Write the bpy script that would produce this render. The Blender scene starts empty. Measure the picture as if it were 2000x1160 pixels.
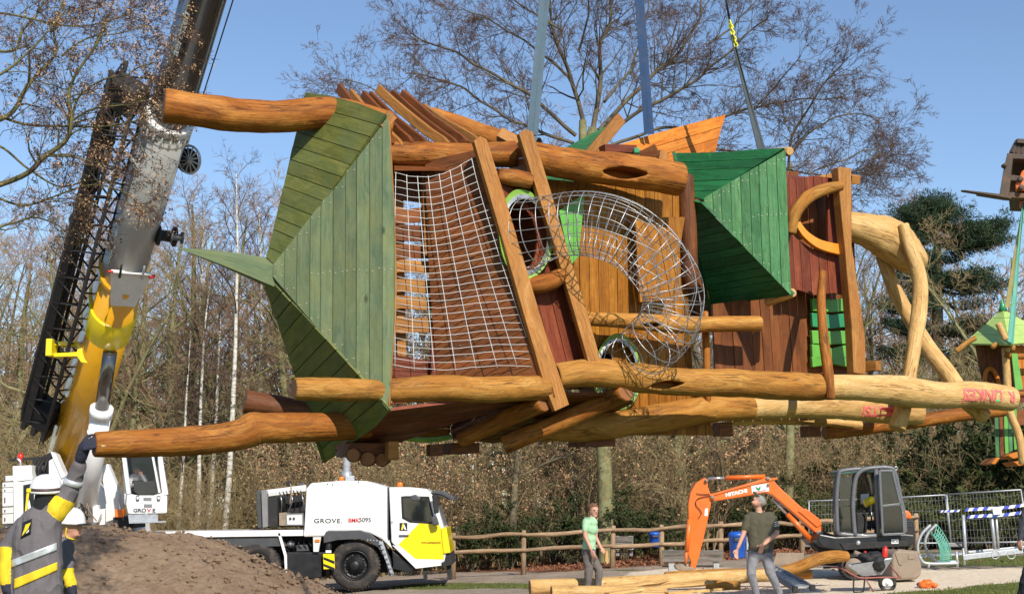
import bpy, bmesh, math, random
from mathutils import Vector as V, Matrix
from mathutils import noise as mn
R = math.radians
S = bpy.context.scene
C = S.collection
rnd = random.Random(11)

# ------------------------------------------------------------------ camera
F = 2725.0                      # focal length in photo pixels
TH = math.atan(405 / F)         # camera tilts up
CT, ST = math.cos(TH), math.sin(TH)
CAM = V((0, 0, 1.65))
cd = bpy.data.cameras.new('camera')
cam = bpy.data.objects.new('camera', cd)
C.objects.link(cam)
cam.location = CAM
cam.rotation_euler = (R(90) + TH, 0, 0)
cd.sensor_width = 36
cd.lens = 36 * F / 2000
cd.clip_end = 2000
S.camera = cam

def ray(px, py):
    a = (px - 1000) / F
    b = (580 - py) / F
    return V((a, CT - b * ST, ST + b * CT))

def P(px, py, Y):               # point of the world at distance Y seen at a photo pixel
    d = ray(px, py)
    return CAM + d * (Y / d.y)

def mpp(p):                     # metres per photo pixel at a point
    return ((p - CAM).dot(V((0, CT, ST)))) / F

# the tower lies along UA, its far side is along VA
UA = V((.909, .416, 0)).normalized()
VA = V((-UA.y, UA.x, 0))
UP = V((0, 0, 1))
C0 = VA.dot(P(575, 985, 12.3))
def W(px, py, d=0.0):
    r = ray(px, py)
    return CAM + r * ((C0 + d) / VA.dot(r))

def sstep(a, b, x):
    t = min(1, max(0, (x - a) / (b - a)))
    return t * t * (3 - 2 * t)

def gz(x, y):                   # ground height
    z = max(-.95, min(.2, .07 * (x - 6))) * sstep(24, 36, y)
    return z

# ------------------------------------------------------------------ object helpers
def tag(o, label=None, cat=None, group=None, kind=None):
    if label: o['label'] = label
    if cat: o['category'] = cat
    if group: o['group'] = group
    if kind: o['kind'] = kind
    return o

def thing(name, loc, label, cat, group=None):
    o = bpy.data.objects.new(name, None)
    o.empty_display_size = .2
    C.objects.link(o)
    o.location = loc
    return tag(o, label, cat, group)

def copy_tree(o, parent=None):
    c = o.copy()
    C.objects.link(c)
    if parent:
        c.parent = parent
    for ch in list(o.children):
        copy_tree(ch, c)
    return c

def origin(o):
    p = V((0, 0, 0))
    while o is not None:
        p = p + o.location
        o = o.parent
    return p

def crom(pts, k):
    """smooth a polyline of Vectors"""
    if len(pts) < 3:
        return [pts[0].lerp(pts[-1], i / k) for i in range(k + 1)]
    out = []
    n = len(pts)
    for i in range(n - 1):
        p0 = pts[max(i - 1, 0)]; p1 = pts[i]; p2 = pts[i + 1]; p3 = pts[min(i + 2, n - 1)]
        for j in range(k):
            t = j / k
            out.append(.5 * ((2 * p1) + (p2 - p0) * t + (2 * p0 - 5 * p1 + 4 * p2 - p3) * t * t + (3 * p1 - p0 - 3 * p2 + p3) * t ** 3))
    out.append(pts[-1].copy())
    return out

def lerps(vals, m):
    out = []
    for i in range(m):
        t = i / (m - 1) * (len(vals) - 1)
        k = min(int(t), len(vals) - 2) if len(vals) > 1 else 0
        out.append(vals[k] + (vals[min(k + 1, len(vals) - 1)] - vals[k]) * (t - k))
    return out

def perp(d):
    a = V((0, 0, 1)) if abs(d.z) < .9 else V((1, 0, 0))
    u = d.cross(a).normalized()
    return u, d.cross(u).normalized()

class MB:
    def __init__(s):
        s.v = []; s.f = []; s.uv = []; s.mi = []; s.sm = []
    def face(s, idx, uv=None, mi=0, sm=False):
        s.f.append(idx); s.uv.append(uv); s.mi.append(mi); s.sm.append(sm)
    def tube(s, pts, rad, n=8, cap=True, bump=0., seed=0., mi=0, mcap=None, bev=0., bscale=1.6, sm=True):
        pts = [V(p) for p in pts]
        m = len(pts)
        if not isinstance(rad, (list, tuple)): rad = [rad] * m
        if len(rad) != m: rad = lerps(list(rad), m)
        rad = list(rad)
        if bev > 0:
            d0 = (pts[1] - pts[0]).normalized(); d1 = (pts[-1] - pts[-2]).normalized()
            pts = [pts[0] - d0 * bev] + pts + [pts[-1] + d1 * bev]
            rad = [max(.001, rad[0] - bev)] + rad + [max(.001, rad[-1] - bev)]
            m += 2
        ds = []
        for i in range(m):
            d = pts[min(i + 1, m - 1)] - pts[max(i - 1, 0)]
            ds.append(d.normalized() if d.length > 1e-9 else V((0, 0, 1)))
        u, w = perp(ds[0])
        base = len(s.v)
        L = 0.; Ls = []
        ra = sum(rad) / m
        cs = [(math.cos(2 * math.pi * j / n), math.sin(2 * math.pi * j / n)) for j in range(n)]
        for i in range(m):
            if i:
                L += (pts[i] - pts[i - 1]).length
                u = (u - ds[i] * u.dot(ds[i]))
                u = u.normalized() if u.length > 1e-6 else perp(ds[i])[0]
                w = ds[i].cross(u)
            Ls.append(L)
            for c, sn in cs:
                r = rad[i]
                q = u * c + w * sn
                if bump:
                    pp = pts[i] * bscale + q * (rad[i] * bscale * 1.3) + V((seed, seed * 1.7, seed * .3))
                    r = r * (1 + bump * (mn.noise(pp) + .5 * mn.noise(pp * 2.7) + .28 * mn.noise(pp * 6.5)))
                s.v.append(pts[i] + q * r)
        off = 10. * (int(seed * 7.3) % 50)
        for i in range(m - 1):
            for j in range(n):
                k = (j + 1) % n
                a = 2 * math.pi * ra
                v0 = j / n * a + off; v1 = (j + 1) / n * a + off
                s.face((base + i * n + j, base + i * n + k, base + (i + 1) * n + k, base + (i + 1) * n + j),
                       ((Ls[i], v0), (Ls[i], v1), (Ls[i + 1], v1), (Ls[i + 1], v0)), mi, sm)
        if cap:
            mc = mi if mcap is None else mcap
            for ring, rev in ((0, True), (m - 1, False)):
                idx = [base + ring * n + j for j in range(n)]
                uv = [(cs[j][0] * rad[ring], cs[j][1] * rad[ring]) for j in range(n)]
                if not rev:
                    pass
                else:
                    idx = idx[::-1]; uv = uv[::-1]
                s.face(tuple(idx), tuple(uv), mc, False)
        return s
    def rod(s, a, b, r, n=8, mi=0, r2=None):
        return s.tube([V(a), V(b)], [r, r if r2 is None else r2], n, True, mi=mi, sm=n > 5)
    def quad(s, a, b, c, d, mi=0):
        k = len(s.v); s.v += [V(a), V(b), V(c), V(d)]
        s.face((k, k + 1, k + 2, k + 3), None, mi); return s
    def prism(s, poly, ext, mi=0, mside=None):
        """closed solid: polygon of Vectors pushed along ext"""
        n = len(poly); k = len(s.v); ext = V(ext)
        nr = V((0, 0, 0))
        for i in range(n):
            a = poly[i]; b = poly[(i + 1) % n]
            nr += a.cross(b)
        if nr.dot(ext) > 0: poly = poly[::-1]
        s.v += [V(p) for p in poly] + [V(p) + ext for p in poly]
        ms = mi if mside is None else mside
        s.face(tuple(range(k, k + n)), None, mi)
        s.face(tuple(range(k + 2 * n - 1, k + n - 1, -1)), None, mi)
        for i in range(n):
            j = (i + 1) % n
            s.face((k + j, k + i, k + n + i, k + n + j), None, ms)
        return s
    def box(s, c, dims, ax=None, mi=0):
        c = V(c)
        x, y, z = ax if ax else (V((1, 0, 0)), V((0, 1, 0)), V((0, 0, 1)))
        x = V(x) * dims[0] / 2; y = V(y) * dims[1] / 2; z = V(z) * dims[2] / 2
        L = (x.length * 2)
        k = len(s.v)
        for sx, sy, sz in ((-1, -1, -1), (1, -1, -1), (1, 1, -1), (-1, 1, -1), (-1, -1, 1), (1, -1, 1), (1, 1, 1), (-1, 1, 1)):
            s.v.append(c + x * sx + y * sy + z * sz)
        o = rnd.random() * 5; o10 = 10. * rnd.randrange(40)
        for f in ((3, 2, 1, 0), (4, 5, 6, 7), (0, 1, 5, 4), (1, 2, 6, 5), (2, 3, 7, 6), (3, 0, 4, 7)):
            uv = []
            for i in f:
                q = s.v[k + i] - c
                a = q.dot(x.normalized()) if x.length else 0
                b = (q.dot(y.normalized()) if y.length else 0) + (q.dot(z.normalized()) if z.length else 0)
                uv.append((a + o, b + o10))
            s.face(tuple(k + i for i in f), tuple(uv), mi)
        return s
    def beam(s, a, b, w, h, up=UP, mi=0):
        """rectangular timber from a to b: w across, h along up"""
        a = V(a); b = V(b)
        x = (b - a); L = x.length; x = x / L
        y = V(up).cross(x)
        y = y.normalized() if y.length > 1e-5 else perp(x)[0]
        z = x.cross(y)
        return s.box((a + b) / 2, (L, w, h), (x, y, z), mi)
    def planks(s, poly, dirv, width, thick, gap=.008, toward=None, mi=0, jit=.004, wj=.12, scr=None, mscr=1, mback=None, backing=False):
        """boards cut to a polygon's outline, each a closed solid with its own grain"""
        poly = [V(p) for p in poly]
        n = len(poly)
        nr = V((0, 0, 0)); c = V((0, 0, 0))
        for p in poly: c += p / n
        for i in range(n):
            nr += (poly[i] - c).cross(poly[(i + 1) % n] - c)
        nr.normalize()
        t = (CAM - c) if toward is None else V(toward)
        if nr.dot(t) < 0: nr = -nr
        e1 = V(dirv); e1 = (e1 - nr * e1.dot(nr)).normalized()
        e2 = nr.cross(e1)
        pl = [((p - c).dot(e1), (p - c).dot(e2)) for p in poly]
        lo = min(q[1] for q in pl); hi = max(q[1] for q in pl)
        def clip(pl, k, lim, sgn):
            out = []
            for i in range(len(pl)):
                a = pl[i]; b = pl[(i + 1) % len(pl)]
                ia = sgn * (a[k] - lim) <= 0; ib = sgn * (b[k] - lim) <= 0
                if ia: out.append(a)
                if ia != ib:
                    tt = (lim - a[k]) / (b[k] - a[k])
                    out.append((a[0] + (b[0] - a[0]) * tt, a[1] + (b[1] - a[1]) * tt))
            return out
        if backing:
            s.prism([c + e1 * (a * .995) + e2 * (b * .995) - nr * (thick * .8) for a, b in pl], -nr * .012, mi)
        y = lo
        cnt = max(1, round((hi - lo) / width)); wd = (hi - lo) / cnt
        edges = [lo] + [lo + wd * (i + rnd.uniform(-wj, wj)) for i in range(1, cnt)] + [hi]
        for i in range(cnt):
            q = clip(clip(pl, 1, edges[i] + gap / 2, -1), 1, edges[i + 1] - gap / 2, 1)
            if len(q) < 3: continue
            h = rnd.uniform(-jit, jit)
            k = len(s.v); m = len(q)
            # orientation
            ar = sum(q[j][0] * q[(j + 1) % m][1] - q[(j + 1) % m][0] * q[j][1] for j in range(m))
            if ar < 0: q = q[::-1]
            be = min(.004, thick * .2)
            o1 = rnd.random() * 20; o2 = 10. * rnd.randrange(60)
            for a, b in q: s.v.append(c + e1 * a + e2 * b + nr * h)
            for a, b in q: s.v.append(c + e1 * a + e2 * b + nr * (h - thick))
            s.face(tuple(range(k, k + m)), tuple((a + o1, b + o2) for a, b in q), mi)
            s.face(tuple(range(k + 2 * m - 1, k + m - 1, -1)), tuple((a + o1, b + o2) for a, b in q[::-1]), mi if mback is None else mback)
            for j in range(m):
                l = (j + 1) % m
                a, b = q[j]; a2, b2 = q[l]
                s.face((k + l, k + j, k + m + j, k + m + l),
                       ((a2 + o1, b2 + o2), (a + o1, b + o2), (a + o1, b + o2 + thick), (a2 + o1, b2 + o2 + thick)), mi)
            if scr:      # screw heads near the ends of each board
                mid = (edges[i] + edges[i + 1]) / 2
                xs = []
                for j in range(m):
                    a = q[j]; b = q[(j + 1) % m]
                    if (a[1] - mid) * (b[1] - mid) <= 0 and a[1] != b[1]:
                        xs.append(a[0] + (b[0] - a[0]) * (mid - a[1]) / (b[1] - a[1]))
                if len(xs) >= 2:
                    x0, x1 = min(xs), max(xs)
                    pos = [x0 + .07, x1 - .07] if x1 - x0 > .2 else [(x0 + x1) / 2]
                    if x1 - x0 > .9: pos += [scr + c.dot(e1) * 0] if x0 < scr < x1 else []
                    for xx in pos:
                        for yy in (-.28, .28):
                            ctr = c + e1 * (xx + rnd.uniform(-.012, .012)) + e2 * (mid + yy * wd) + nr * (h + .002)
                            s.tube([ctr - nr * .004, ctr + nr * .002], .0065, 6, True, mi=mscr)
        return s
    def sphere(s, c, r, n=12, m=8, sc=(1, 1, 1), mi=0, ax=None):
        c = V(c); k = len(s.v)
        x, y, z = ax if ax else (V((1, 0, 0)), V((0, 1, 0)), V((0, 0, 1)))
        s.v.append(c + z * r * sc[2])
        for i in range(1, m):
            a = math.pi * i / m
            for j in range(n):
                b = 2 * math.pi * j / n
                s.v.append(c + x * (r * sc[0] * math.sin(a) * math.cos(b)) + y * (r * sc[1] * math.sin(a) * math.sin(b)) + z * (r * sc[2] * math.cos(a)))
        s.v.append(c - z * r * sc[2])
        for j in range(n):
            s.face((k, k + 1 + j, k + 1 + (j + 1) % n), None, mi, True)
            for i in range(m - 2):
                a = k + 1 + i * n
                s.face((a + j, a + n + j, a + n + (j + 1) % n, a + (j + 1) % n), None, mi, True)
            a = k + 1 + (m - 2) * n
            s.face((a + j, len(s.v) - 1, a + (j + 1) % n), None, mi, True)
        return s
    def lathe(s, c, axis, prof, n=24, mi=0, sm=True):
        """prof: (distance along axis, radius) pairs, solid when it starts and ends at radius 0"""
        c = V(c); axis = V(axis).normalized(); u, w = perp(axis)
        k = len(s.v); m = len(prof)
        for h, r in prof:
            for j in range(n):
                b = 2 * math.pi * j / n
                s.v.append(c + axis * h + (u * math.cos(b) + w * math.sin(b)) * max(r, 1e-4))
        for i in range(m - 1):
            for j in range(n):
                l = (j + 1) % n
                s.face((k + i * n + j, k + i * n + l, k + (i + 1) * n + l, k + (i + 1) * n + j), None, mi if not isinstance(mi, (list, tuple)) else mi[i], sm)
        return s
    def torus(s, c, axis, r0, r1, n=32, m=10, mi=0, sc=None):
        c = V(c); axis = V(axis).normalized(); u, w = sc if sc else perp(axis)
        pts = [c + (u * math.cos(2 * math.pi * i / n) + w * math.sin(2 * math.pi * i / n)) * r0 for i in range(n)]
        return s.ring(pts, axis, r1, m, mi)
    def ring(s, pts, axis, r1, m=8, mi=0):
        n = len(pts); k = len(s.v); axis = V(axis).normalized()
        c = V((0, 0, 0))
        for p in pts: c += p / n
        for i in range(n):
            d = (pts[(i + 1) % n] - pts[i - 1]).normalized()
            o = d.cross(axis).normalized()
            for j in range(m):
                b = 2 * math.pi * j / m
                rr = r1 if not isinstance(r1, tuple) else None
                if rr is None:
                    s.v.append(pts[i] + o * (r1[0] * math.cos(b)) + axis * (r1[1] * math.sin(b)))
                else:
                    s.v.append(pts[i] + o * (rr * math.cos(b)) + axis * (rr * math.sin(b)))
        for i in range(n):
            for j in range(m):
                a = k + i * m; b = k + ((i + 1) % n) * m; l = (j + 1) % m
                s.face((a + j, b + j, b + l, a + l), None, mi, True)
        return s
    def build(s, name, mat, parent=None, bevel=0., loc=None, cut=None, recalc=True, wn=False):
        o_ = origin(parent) if parent is not None else (V(loc) if loc is not None else V((0, 0, 0)))
        me = bpy.data.meshes.new(name)
        me.from_pydata([tuple(p - o_) for p in s.v], [], s.f)
        mats = mat if isinstance(mat, (list, tuple)) else [mat]
        for m in mats: me.materials.append(m)
        me.polygons.foreach_set('material_index', s.mi)
        me.polygons.foreach_set('use_smooth', s.sm)
        if any(u is not None for u in s.uv):
            ul = me.uv_layers.new(name='UVMap')
            flat = []
            for f, u in zip(s.f, s.uv):
                if u is None: flat += [0., 0.] * len(f)
                else:
                    for a in u: flat += [a[0], a[1]]
            ul.data.foreach_set('uv', flat)
        me.update()
        if recalc:
            bm = bmesh.new(); bm.from_mesh(me)
            bmesh.ops.recalc_face_normals(bm, faces=bm.faces)
            bm.to_mesh(me); bm.free()
        o = bpy.data.objects.new(name, me)
        C.objects.link(o)
        if parent is not None:
            o.parent = parent
        else:
            o.location = o_
        if cut is not None:
            cm = bpy.data.meshes.new('cutter')
            cm.from_pydata([tuple(p - o_) for p in cut.v], [], cut.f)
            bm = bmesh.new(); bm.from_mesh(cm); bmesh.ops.recalc_face_normals(bm, faces=bm.faces); bm.to_mesh(cm); bm.free()
            co = bpy.data.objects.new('cutter', cm); C.objects.link(co)
            co.parent = o.parent; co.location = o.location
            md = o.modifiers.new('b', 'BOOLEAN'); md.object = co; md.operation = 'DIFFERENCE'; md.solver = 'EXACT'
            bpy.context.view_layer.update()
            dg = bpy.context.evaluated_depsgraph_get()
            nm = bpy.data.meshes.new_from_object(o.evaluated_get(dg))
            o.modifiers.clear(); o.data = nm
            bpy.data.objects.remove(co)
        if bevel > 0:
            b = o.modifiers.new('bevel', 'BEVEL'); b.width = bevel; b.segments = 2; b.limit_method = 'ANGLE'; b.angle_limit = R(40)
            b.harden_normals = False
        return o

FONT = None
def text(name, body, size, mat, parent, loc, xd, yd, sx=1., ext=.003, align='CENTER', shear=0., bold=0., space=1.):
    cu = bpy.data.curves.new(name, 'FONT')
    cu.body = body; cu.size = size; cu.extrude = ext; cu.align_x = align; cu.align_y = 'CENTER'
    cu.shear = shear; cu.offset = bold; cu.space_character = space
    o = bpy.data.objects.new(name, cu); C.objects.link(o)
    bpy.context.view_layer.update()
    dg = bpy.context.evaluated_depsgraph_get()
    me = bpy.data.meshes.new_from_object(o.evaluated_get(dg))
    bpy.data.objects.remove(o)
    xd = V(xd).normalized(); yd = V(yd); yd = (yd - xd * yd.dot(xd)).normalized(); zd = xd.cross(yd)
    off = V(loc) - origin(parent)
    for v in me.vertices:
        c = v.co.copy()
        v.co = off + xd * (c.x * sx) + yd * c.y + zd * c.z
    me.materials.clear(); me.materials.append(mat)
    o = bpy.data.objects.new(name, me); C.objects.link(o); o.parent = parent
    return o

# ------------------------------------------------------------------ materials
def newmat(name):
    m = bpy.data.materials.new(name); m.use_nodes = True
    nt = m.node_tree
    b = nt.nodes['Principled BSDF']
    return m, nt, b

def link(nt, a, b): nt.links.new(a, b)

def nd(nt, typ, **kw):
    n = nt.nodes.new(typ)
    for k, v in kw.items():
        if k.startswith('i_'): n.inputs[k[2:].replace('_', ' ')].default_value = v
        else: setattr(n, k, v)
    return n

def ramp(nt, stops, fac=None, interp='LINEAR'):
    n = nt.nodes.new('ShaderNodeValToRGB')
    cr = n.color_ramp; cr.interpolation = interp
    while len(cr.elements) < len(stops): cr.elements.new(.5)
    for e, (p, c) in zip(cr.elements, stops):
        e.position = p; e.color = (c[0], c[1], c[2], 1) if not isinstance(c, (int, float)) else (c, c, c, 1)
    if fac is not None: link(nt, fac, n.inputs[0])
    return n

def mix(nt, fac, a, b, mode='MIX'):
    n = nt.nodes.new('ShaderNodeMix'); n.data_type = 'RGBA'; n.blend_type = mode
    for sock, val in ((n.inputs[0], fac), (n.inputs[6], a), (n.inputs[7], b)):
        if hasattr(val, 'links'): link(nt, val, sock)
        elif isinstance(val, (int, float)): sock.default_value = val
        else: sock.default_value = (val[0], val[1], val[2], 1)
    return n.outputs[2]

def bumpn(nt, h, strength, dist, bsdf):
    n = nd(nt, 'ShaderNodeBump', i_Strength=strength, i_Distance=dist)
    link(nt, h, n.inputs['Height']); link(nt, n.outputs[0], bsdf.inputs['Normal'])

def mat(name, col, rough=.5, metal=0., var=.12, scale=6., dirt=None, dirt_amt=.35, bump=0., bscale=60., coat=0., spec=.5):
    """painted or plain surface with uneven tone, wear and roughness"""
    m, nt, b = newmat(name)
    tc = nd(nt, 'ShaderNodeTexCoord')
    n1 = nd(nt, 'ShaderNodeTexNoise', i_Scale=scale, i_Detail=6., i_Roughness=.65)
    link(nt, tc.outputs['Object'], n1.inputs['Vector'])
    lo = [c * (1 - var) for c in col]; hi = [min(1, c * (1 + var)) for c in col]
    r = ramp(nt, [(.3, lo), (.7, hi)], n1.outputs['Fac'])
    colr = r.outputs[0]
    if dirt is not None:
        n2 = nd(nt, 'ShaderNodeTexNoise', i_Scale=scale * .45, i_Detail=9., i_Roughness=.72)
        link(nt, tc.outputs['Object'], n2.inputs['Vector'])
        r2 = ramp(nt, [(.48, 0.), (.72, dirt_amt)], n2.outputs['Fac'])
        colr = mix(nt, r2.outputs[0], colr, dirt)
    link(nt, colr, b.inputs['Base Color'])
    rr = ramp(nt, [(.3, max(.02, rough - .08)), (.75, min(1, rough + .12))], n1.outputs['Fac'])
    link(nt, rr.outputs[0], b.inputs['Roughness'])
    b.inputs['Metallic'].default_value = metal
    b.inputs['Coat Weight'].default_value = coat
    b.inputs['Specular IOR Level'].default_value = spec
    if bump:
        n3 = nd(nt, 'ShaderNodeTexNoise', i_Scale=bscale, i_Detail=4.)
        link(nt, tc.outputs['Object'], n3.inputs['Vector'])
        bumpn(nt, n3.outputs['Fac'], bump, .02, b)
    return m

def wood(name, dark, mid, light, rough=.5, along=1.3, across=16., fine=.5, blotch=None, blotch_amt=.5, bump=.35, knots=True, coat=0., figure=.7, crack=.0, tone=.22):
    """grain runs along U of the UV map"""
    m, nt, b = newmat(name)
    uv = nd(nt, 'ShaderNodeUVMap')
    mp = nd(nt, 'ShaderNodeMapping'); mp.inputs['Scale'].default_value = (along, across, 1)
    link(nt, uv.outputs[0], mp.inputs[0])
    # distort for figure
    nz = nd(nt, 'ShaderNodeTexNoise', i_Scale=2.2, i_Detail=2.)
    link(nt, uv.outputs[0], nz.inputs['Vector'])
    ad = nd(nt, 'ShaderNodeVectorMath', operation='MULTIPLY_ADD')
    link(nt, nz.outputs['Color'], ad.inputs[0]); ad.inputs[1].default_value = (1.2, 2.2, 0); link(nt, mp.outputs[0], ad.inputs[2])
    n1 = nd(nt, 'ShaderNodeTexNoise', i_Scale=1., i_Detail=5., i_Roughness=.6, i_Distortion=.6)
    link(nt, ad.outputs[0], n1.inputs['Vector'])
    r1 = ramp(nt, [(.28, dark), (.5, mid), (.72, light)], n1.outputs['Fac'])
    pp = nd(nt, 'ShaderNodeMath', operation='PINGPONG', i_Value=0.); link(nt, n1.outputs['Fac'], pp.inputs[0]); pp.inputs[1].default_value = .045
    rl = ramp(nt, [(0., .58), (.4, 1.)], None); sc_ = nd(nt, 'ShaderNodeMath', operation='MULTIPLY'); link(nt, pp.outputs[0], sc_.inputs[0]); sc_.inputs[1].default_value = 22.; link(nt, sc_.outputs[0], rl.inputs[0])
    mp2 = nd(nt, 'ShaderNodeMapping'); mp2.inputs['Scale'].default_value = (along * 3, across * 9, 1)
    link(nt, uv.outputs[0], mp2.inputs[0])
    n2 = nd(nt, 'ShaderNodeTexNoise', i_Scale=1., i_Detail=3.)
    link(nt, mp2.outputs[0], n2.inputs['Vector'])
    r2 = ramp(nt, [(.35, 1 - fine), (.6, 1.)], n2.outputs['Fac'])
    col = mix(nt, .9, r1.outputs[0], r2.outputs[0], 'MULTIPLY')
    col = mix(nt, figure, col, rl.outputs[0], 'MULTIPLY')
    # cloudy tone
    n3 = nd(nt, 'ShaderNodeTexNoise', i_Scale=2.6, i_Detail=4., i_Roughness=.6)
    link(nt, uv.outputs[0], n3.inputs['Vector'])
    if blotch is not None:
        r3 = ramp(nt, [(.42, 0.), (.68, blotch_amt)], n3.outputs['Fac'])
        col = mix(nt, r3.outputs[0], col, blotch)
    else:
        r3 = ramp(nt, [(.3, .8), (.7, 1.12)], n3.outputs['Fac'])
        col = mix(nt, .9, col, r3.outputs[0], 'MULTIPLY')
    # every board or log has its own tone: V is offset by tens
    sxyz = nd(nt, 'ShaderNodeSeparateXYZ'); link(nt, uv.outputs[0], sxyz.inputs[0])
    dv = nd(nt, 'ShaderNodeMath', operation='MULTIPLY_ADD'); link(nt, sxyz.outputs[1], dv.inputs[0]); dv.inputs[1].default_value = .1; dv.inputs[2].default_value = .5
    fl = nd(nt, 'ShaderNodeMath', operation='FLOOR'); link(nt, dv.outputs[0], fl.inputs[0])
    wn = nd(nt, 'ShaderNodeTexWhiteNoise', noise_dimensions='1D'); link(nt, fl.outputs[0], wn.inputs['W'])
    col = mix(nt, 1., col, ramp(nt, [(0., 1 - tone), (1., 1 + tone * .5)], wn.outputs['Value']).outputs[0], 'MULTIPLY')
    if crack:
        mp4 = nd(nt, 'ShaderNodeMapping'); mp4.inputs['Scale'].default_value = (.55, 9., 1); link(nt, uv.outputs[0], mp4.inputs[0])
        n4 = nd(nt, 'ShaderNodeTexNoise', i_Scale=1.5, i_Detail=4., i_Roughness=.6); link(nt, mp4.outputs[0], n4.inputs['Vector'])
        p4 = nd(nt, 'ShaderNodeMath', operation='SUBTRACT'); link(nt, n4.outputs['Fac'], p4.inputs[0]); p4.inputs[1].default_value = .5
        a4 = nd(nt, 'ShaderNodeMath', operation='ABSOLUTE'); link(nt, p4.outputs[0], a4.inputs[0])
        r4 = ramp(nt, [(.006, crack), (.022, 0.)], a4.outputs[0])
        m4 = nd(nt, 'ShaderNodeTexNoise', i_Scale=1.3, i_Detail=2.); link(nt, uv.outputs[0], m4.inputs['Vector'])
        k4 = nd(nt, 'ShaderNodeMath', operation='MULTIPLY'); link(nt, r4.outputs[0], k4.inputs[0]); link(nt, ramp(nt, [(.48, 0.), (.58, 1.)], m4.outputs['Fac']).outputs[0], k4.inputs[1])
        col = mix(nt, k4.outputs[0], col, [c * .3 for c in dark])
    if knots:
        vo = nd(nt, 'ShaderNodeTexVoronoi', i_Scale=2.6); vo.feature = 'F1'
        mp3 = nd(nt, 'ShaderNodeMapping'); mp3.inputs['Scale'].default_value = (.6, 1.25, 1)
        link(nt, uv.outputs[0], mp3.inputs[0]); link(nt, mp3.outputs[0], vo.inputs['Vector'])
        rk = ramp(nt, [(.03, .85), (.085, 0.)], vo.outputs['Distance'])
        col = mix(nt, rk.outputs[0], col, [c * .45 for c in dark])
    link(nt, col, b.inputs['Base Color'])
    b.inputs['Roughness'].default_value = rough
    b.inputs['Coat Weight'].default_value = coat
    nb_ = nd(nt, 'ShaderNodeTexNoise', i_Scale=7., i_Detail=3.); link(nt, uv.outputs[0], nb_.inputs['Vector'])
    ms = nd(nt, 'ShaderNodeMath', operation='MULTIPLY_ADD'); link(nt, nb_.outputs['Fac'], ms.inputs[0]); ms.inputs[1].default_value = 3.; link(nt, n2.outputs['Fac'], ms.inputs[2])
    bumpn(nt, ms.outputs[0], bump, .008, b)
    b.inputs['Specular IOR Level'].default_value = .3
    rr = ramp(nt, [(.3, rough - .05), (.7, min(1, rough + .2))], n3.outputs['Fac']); link(nt, rr.outputs[0], b.inputs['Roughness'])
    return m

def rings(name, dark, light):
    """end grain of a sawn log, rings about the UV origin"""
    m, nt, b = newmat(name)
    uv = nd(nt, 'ShaderNodeUVMap')
    nz = nd(nt, 'ShaderNodeTexNoise', i_Scale=9., i_Detail=3.)
    link(nt, uv.outputs[0], nz.inputs['Vector'])
    ad = nd(nt, 'ShaderNodeVectorMath', operation='MULTIPLY_ADD'); ad.inputs[1].default_value = (.03, .03, 0)
    link(nt, nz.outputs['Color'], ad.inputs[0]); link(nt, uv.outputs[0], ad.inputs[2])
    wv = nd(nt, 'ShaderNodeTexWave', wave_type='RINGS', rings_direction='Z', i_Scale=22., i_Distortion=1.5)
    link(nt, ad.outputs[0], wv.inputs['Vector'])
    r = ramp(nt, [(.1, dark), (.9, light)], wv.outputs['Fac'])
    col = mix(nt, .5, r.outputs[0], nz.outputs['Fac'], 'MULTIPLY')
    link(nt, r.outputs[0], b.inputs['Base Color'])
    b.inputs['Roughness'].default_value = .75
    return m

def glass(name, col=(.03, .04, .045), rough=.05, alpha=.45):
    m, nt, b = newmat(name)
    b.inputs['Base Color'].default_value = (*col, 1); b.inputs['Roughness'].default_value = rough
    b.inputs['Alpha'].default_value = alpha
    b.inputs['Specular IOR Level'].default_value = .8
    return m

M = {}
# logs, from fresh yellow to oiled red-brown
M['log_pale'] = wood('log_pale', (.48, .26, .085), (.66, .41, .155), (.78, .54, .25), .6, 1.1, 7., .22, (.52, .285, .085), .5, crack=.75, tone=.08, bump=.6)
M['log_gold'] = wood('log_gold', (.25, .092, .014), (.47, .215, .040), (.60, .34, .09), .7, 1.1, 7., .35, (.38, .145, .022), .55, crack=.8, tone=.1, bump=.6)
M['log_oiled'] = wood('log_oiled', (.14, .040, .006), (.40, .140, .019), (.55, .245, .05), .68, 1.1, 6., .4, (.26, .074, .010), .75, crack=.8, tone=.1, bump=.6)
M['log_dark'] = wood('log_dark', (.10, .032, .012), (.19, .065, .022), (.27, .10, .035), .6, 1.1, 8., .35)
M['end'] = rings('end_grain', (.17, .055, .014), (.31, .125, .036))
M['end_pale'] = rings('end_grain_pale', (.42, .22, .08), (.62, .38, .15))
M['rail_wood'] = wood('rail_wood', (.25, .155, .085), (.40, .265, .155), (.50, .35, .22), .8, 1., 8., .35, crack=.7)
M['board_red'] = wood('board_red', (.115, .022, .009), (.225, .050, .019), (.32, .085, .034), .5, .9, 8., .35, (.13, .022, .012), .55)
M['board_brown'] = wood('board_brown', (.105, .030, .007), (.200, .062, .014), (.30, .108, .027), .52, .9, 8., .35, (.22, .062, .016), .6)
M['board_gold'] = wood('board_gold', (.26, .090, .006), (.41, .155, .012), (.54, .24, .03), .5, .9, 8., .45, (.27, .085, .006), .6)
M['board_tan'] = wood('board_tan', (.29, .110, .023), (.41, .18, .043), (.52, .26, .08), .55, .9, 8., .3, (.36, .13, .026), .5)
M['board_orange'] = wood('board_orange', (.48, .125, .010), (.64, .20, .020), (.72, .27, .04), .5, .9, 8., .25, knots=False)
M['stain_olive'] = wood('stain_olive', (.085, .105, .018), (.155, .165, .034), (.22, .21, .055), .6, .8, 5., .25, (.10, .135, .055), .6, bump=.3, figure=.3)
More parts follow.
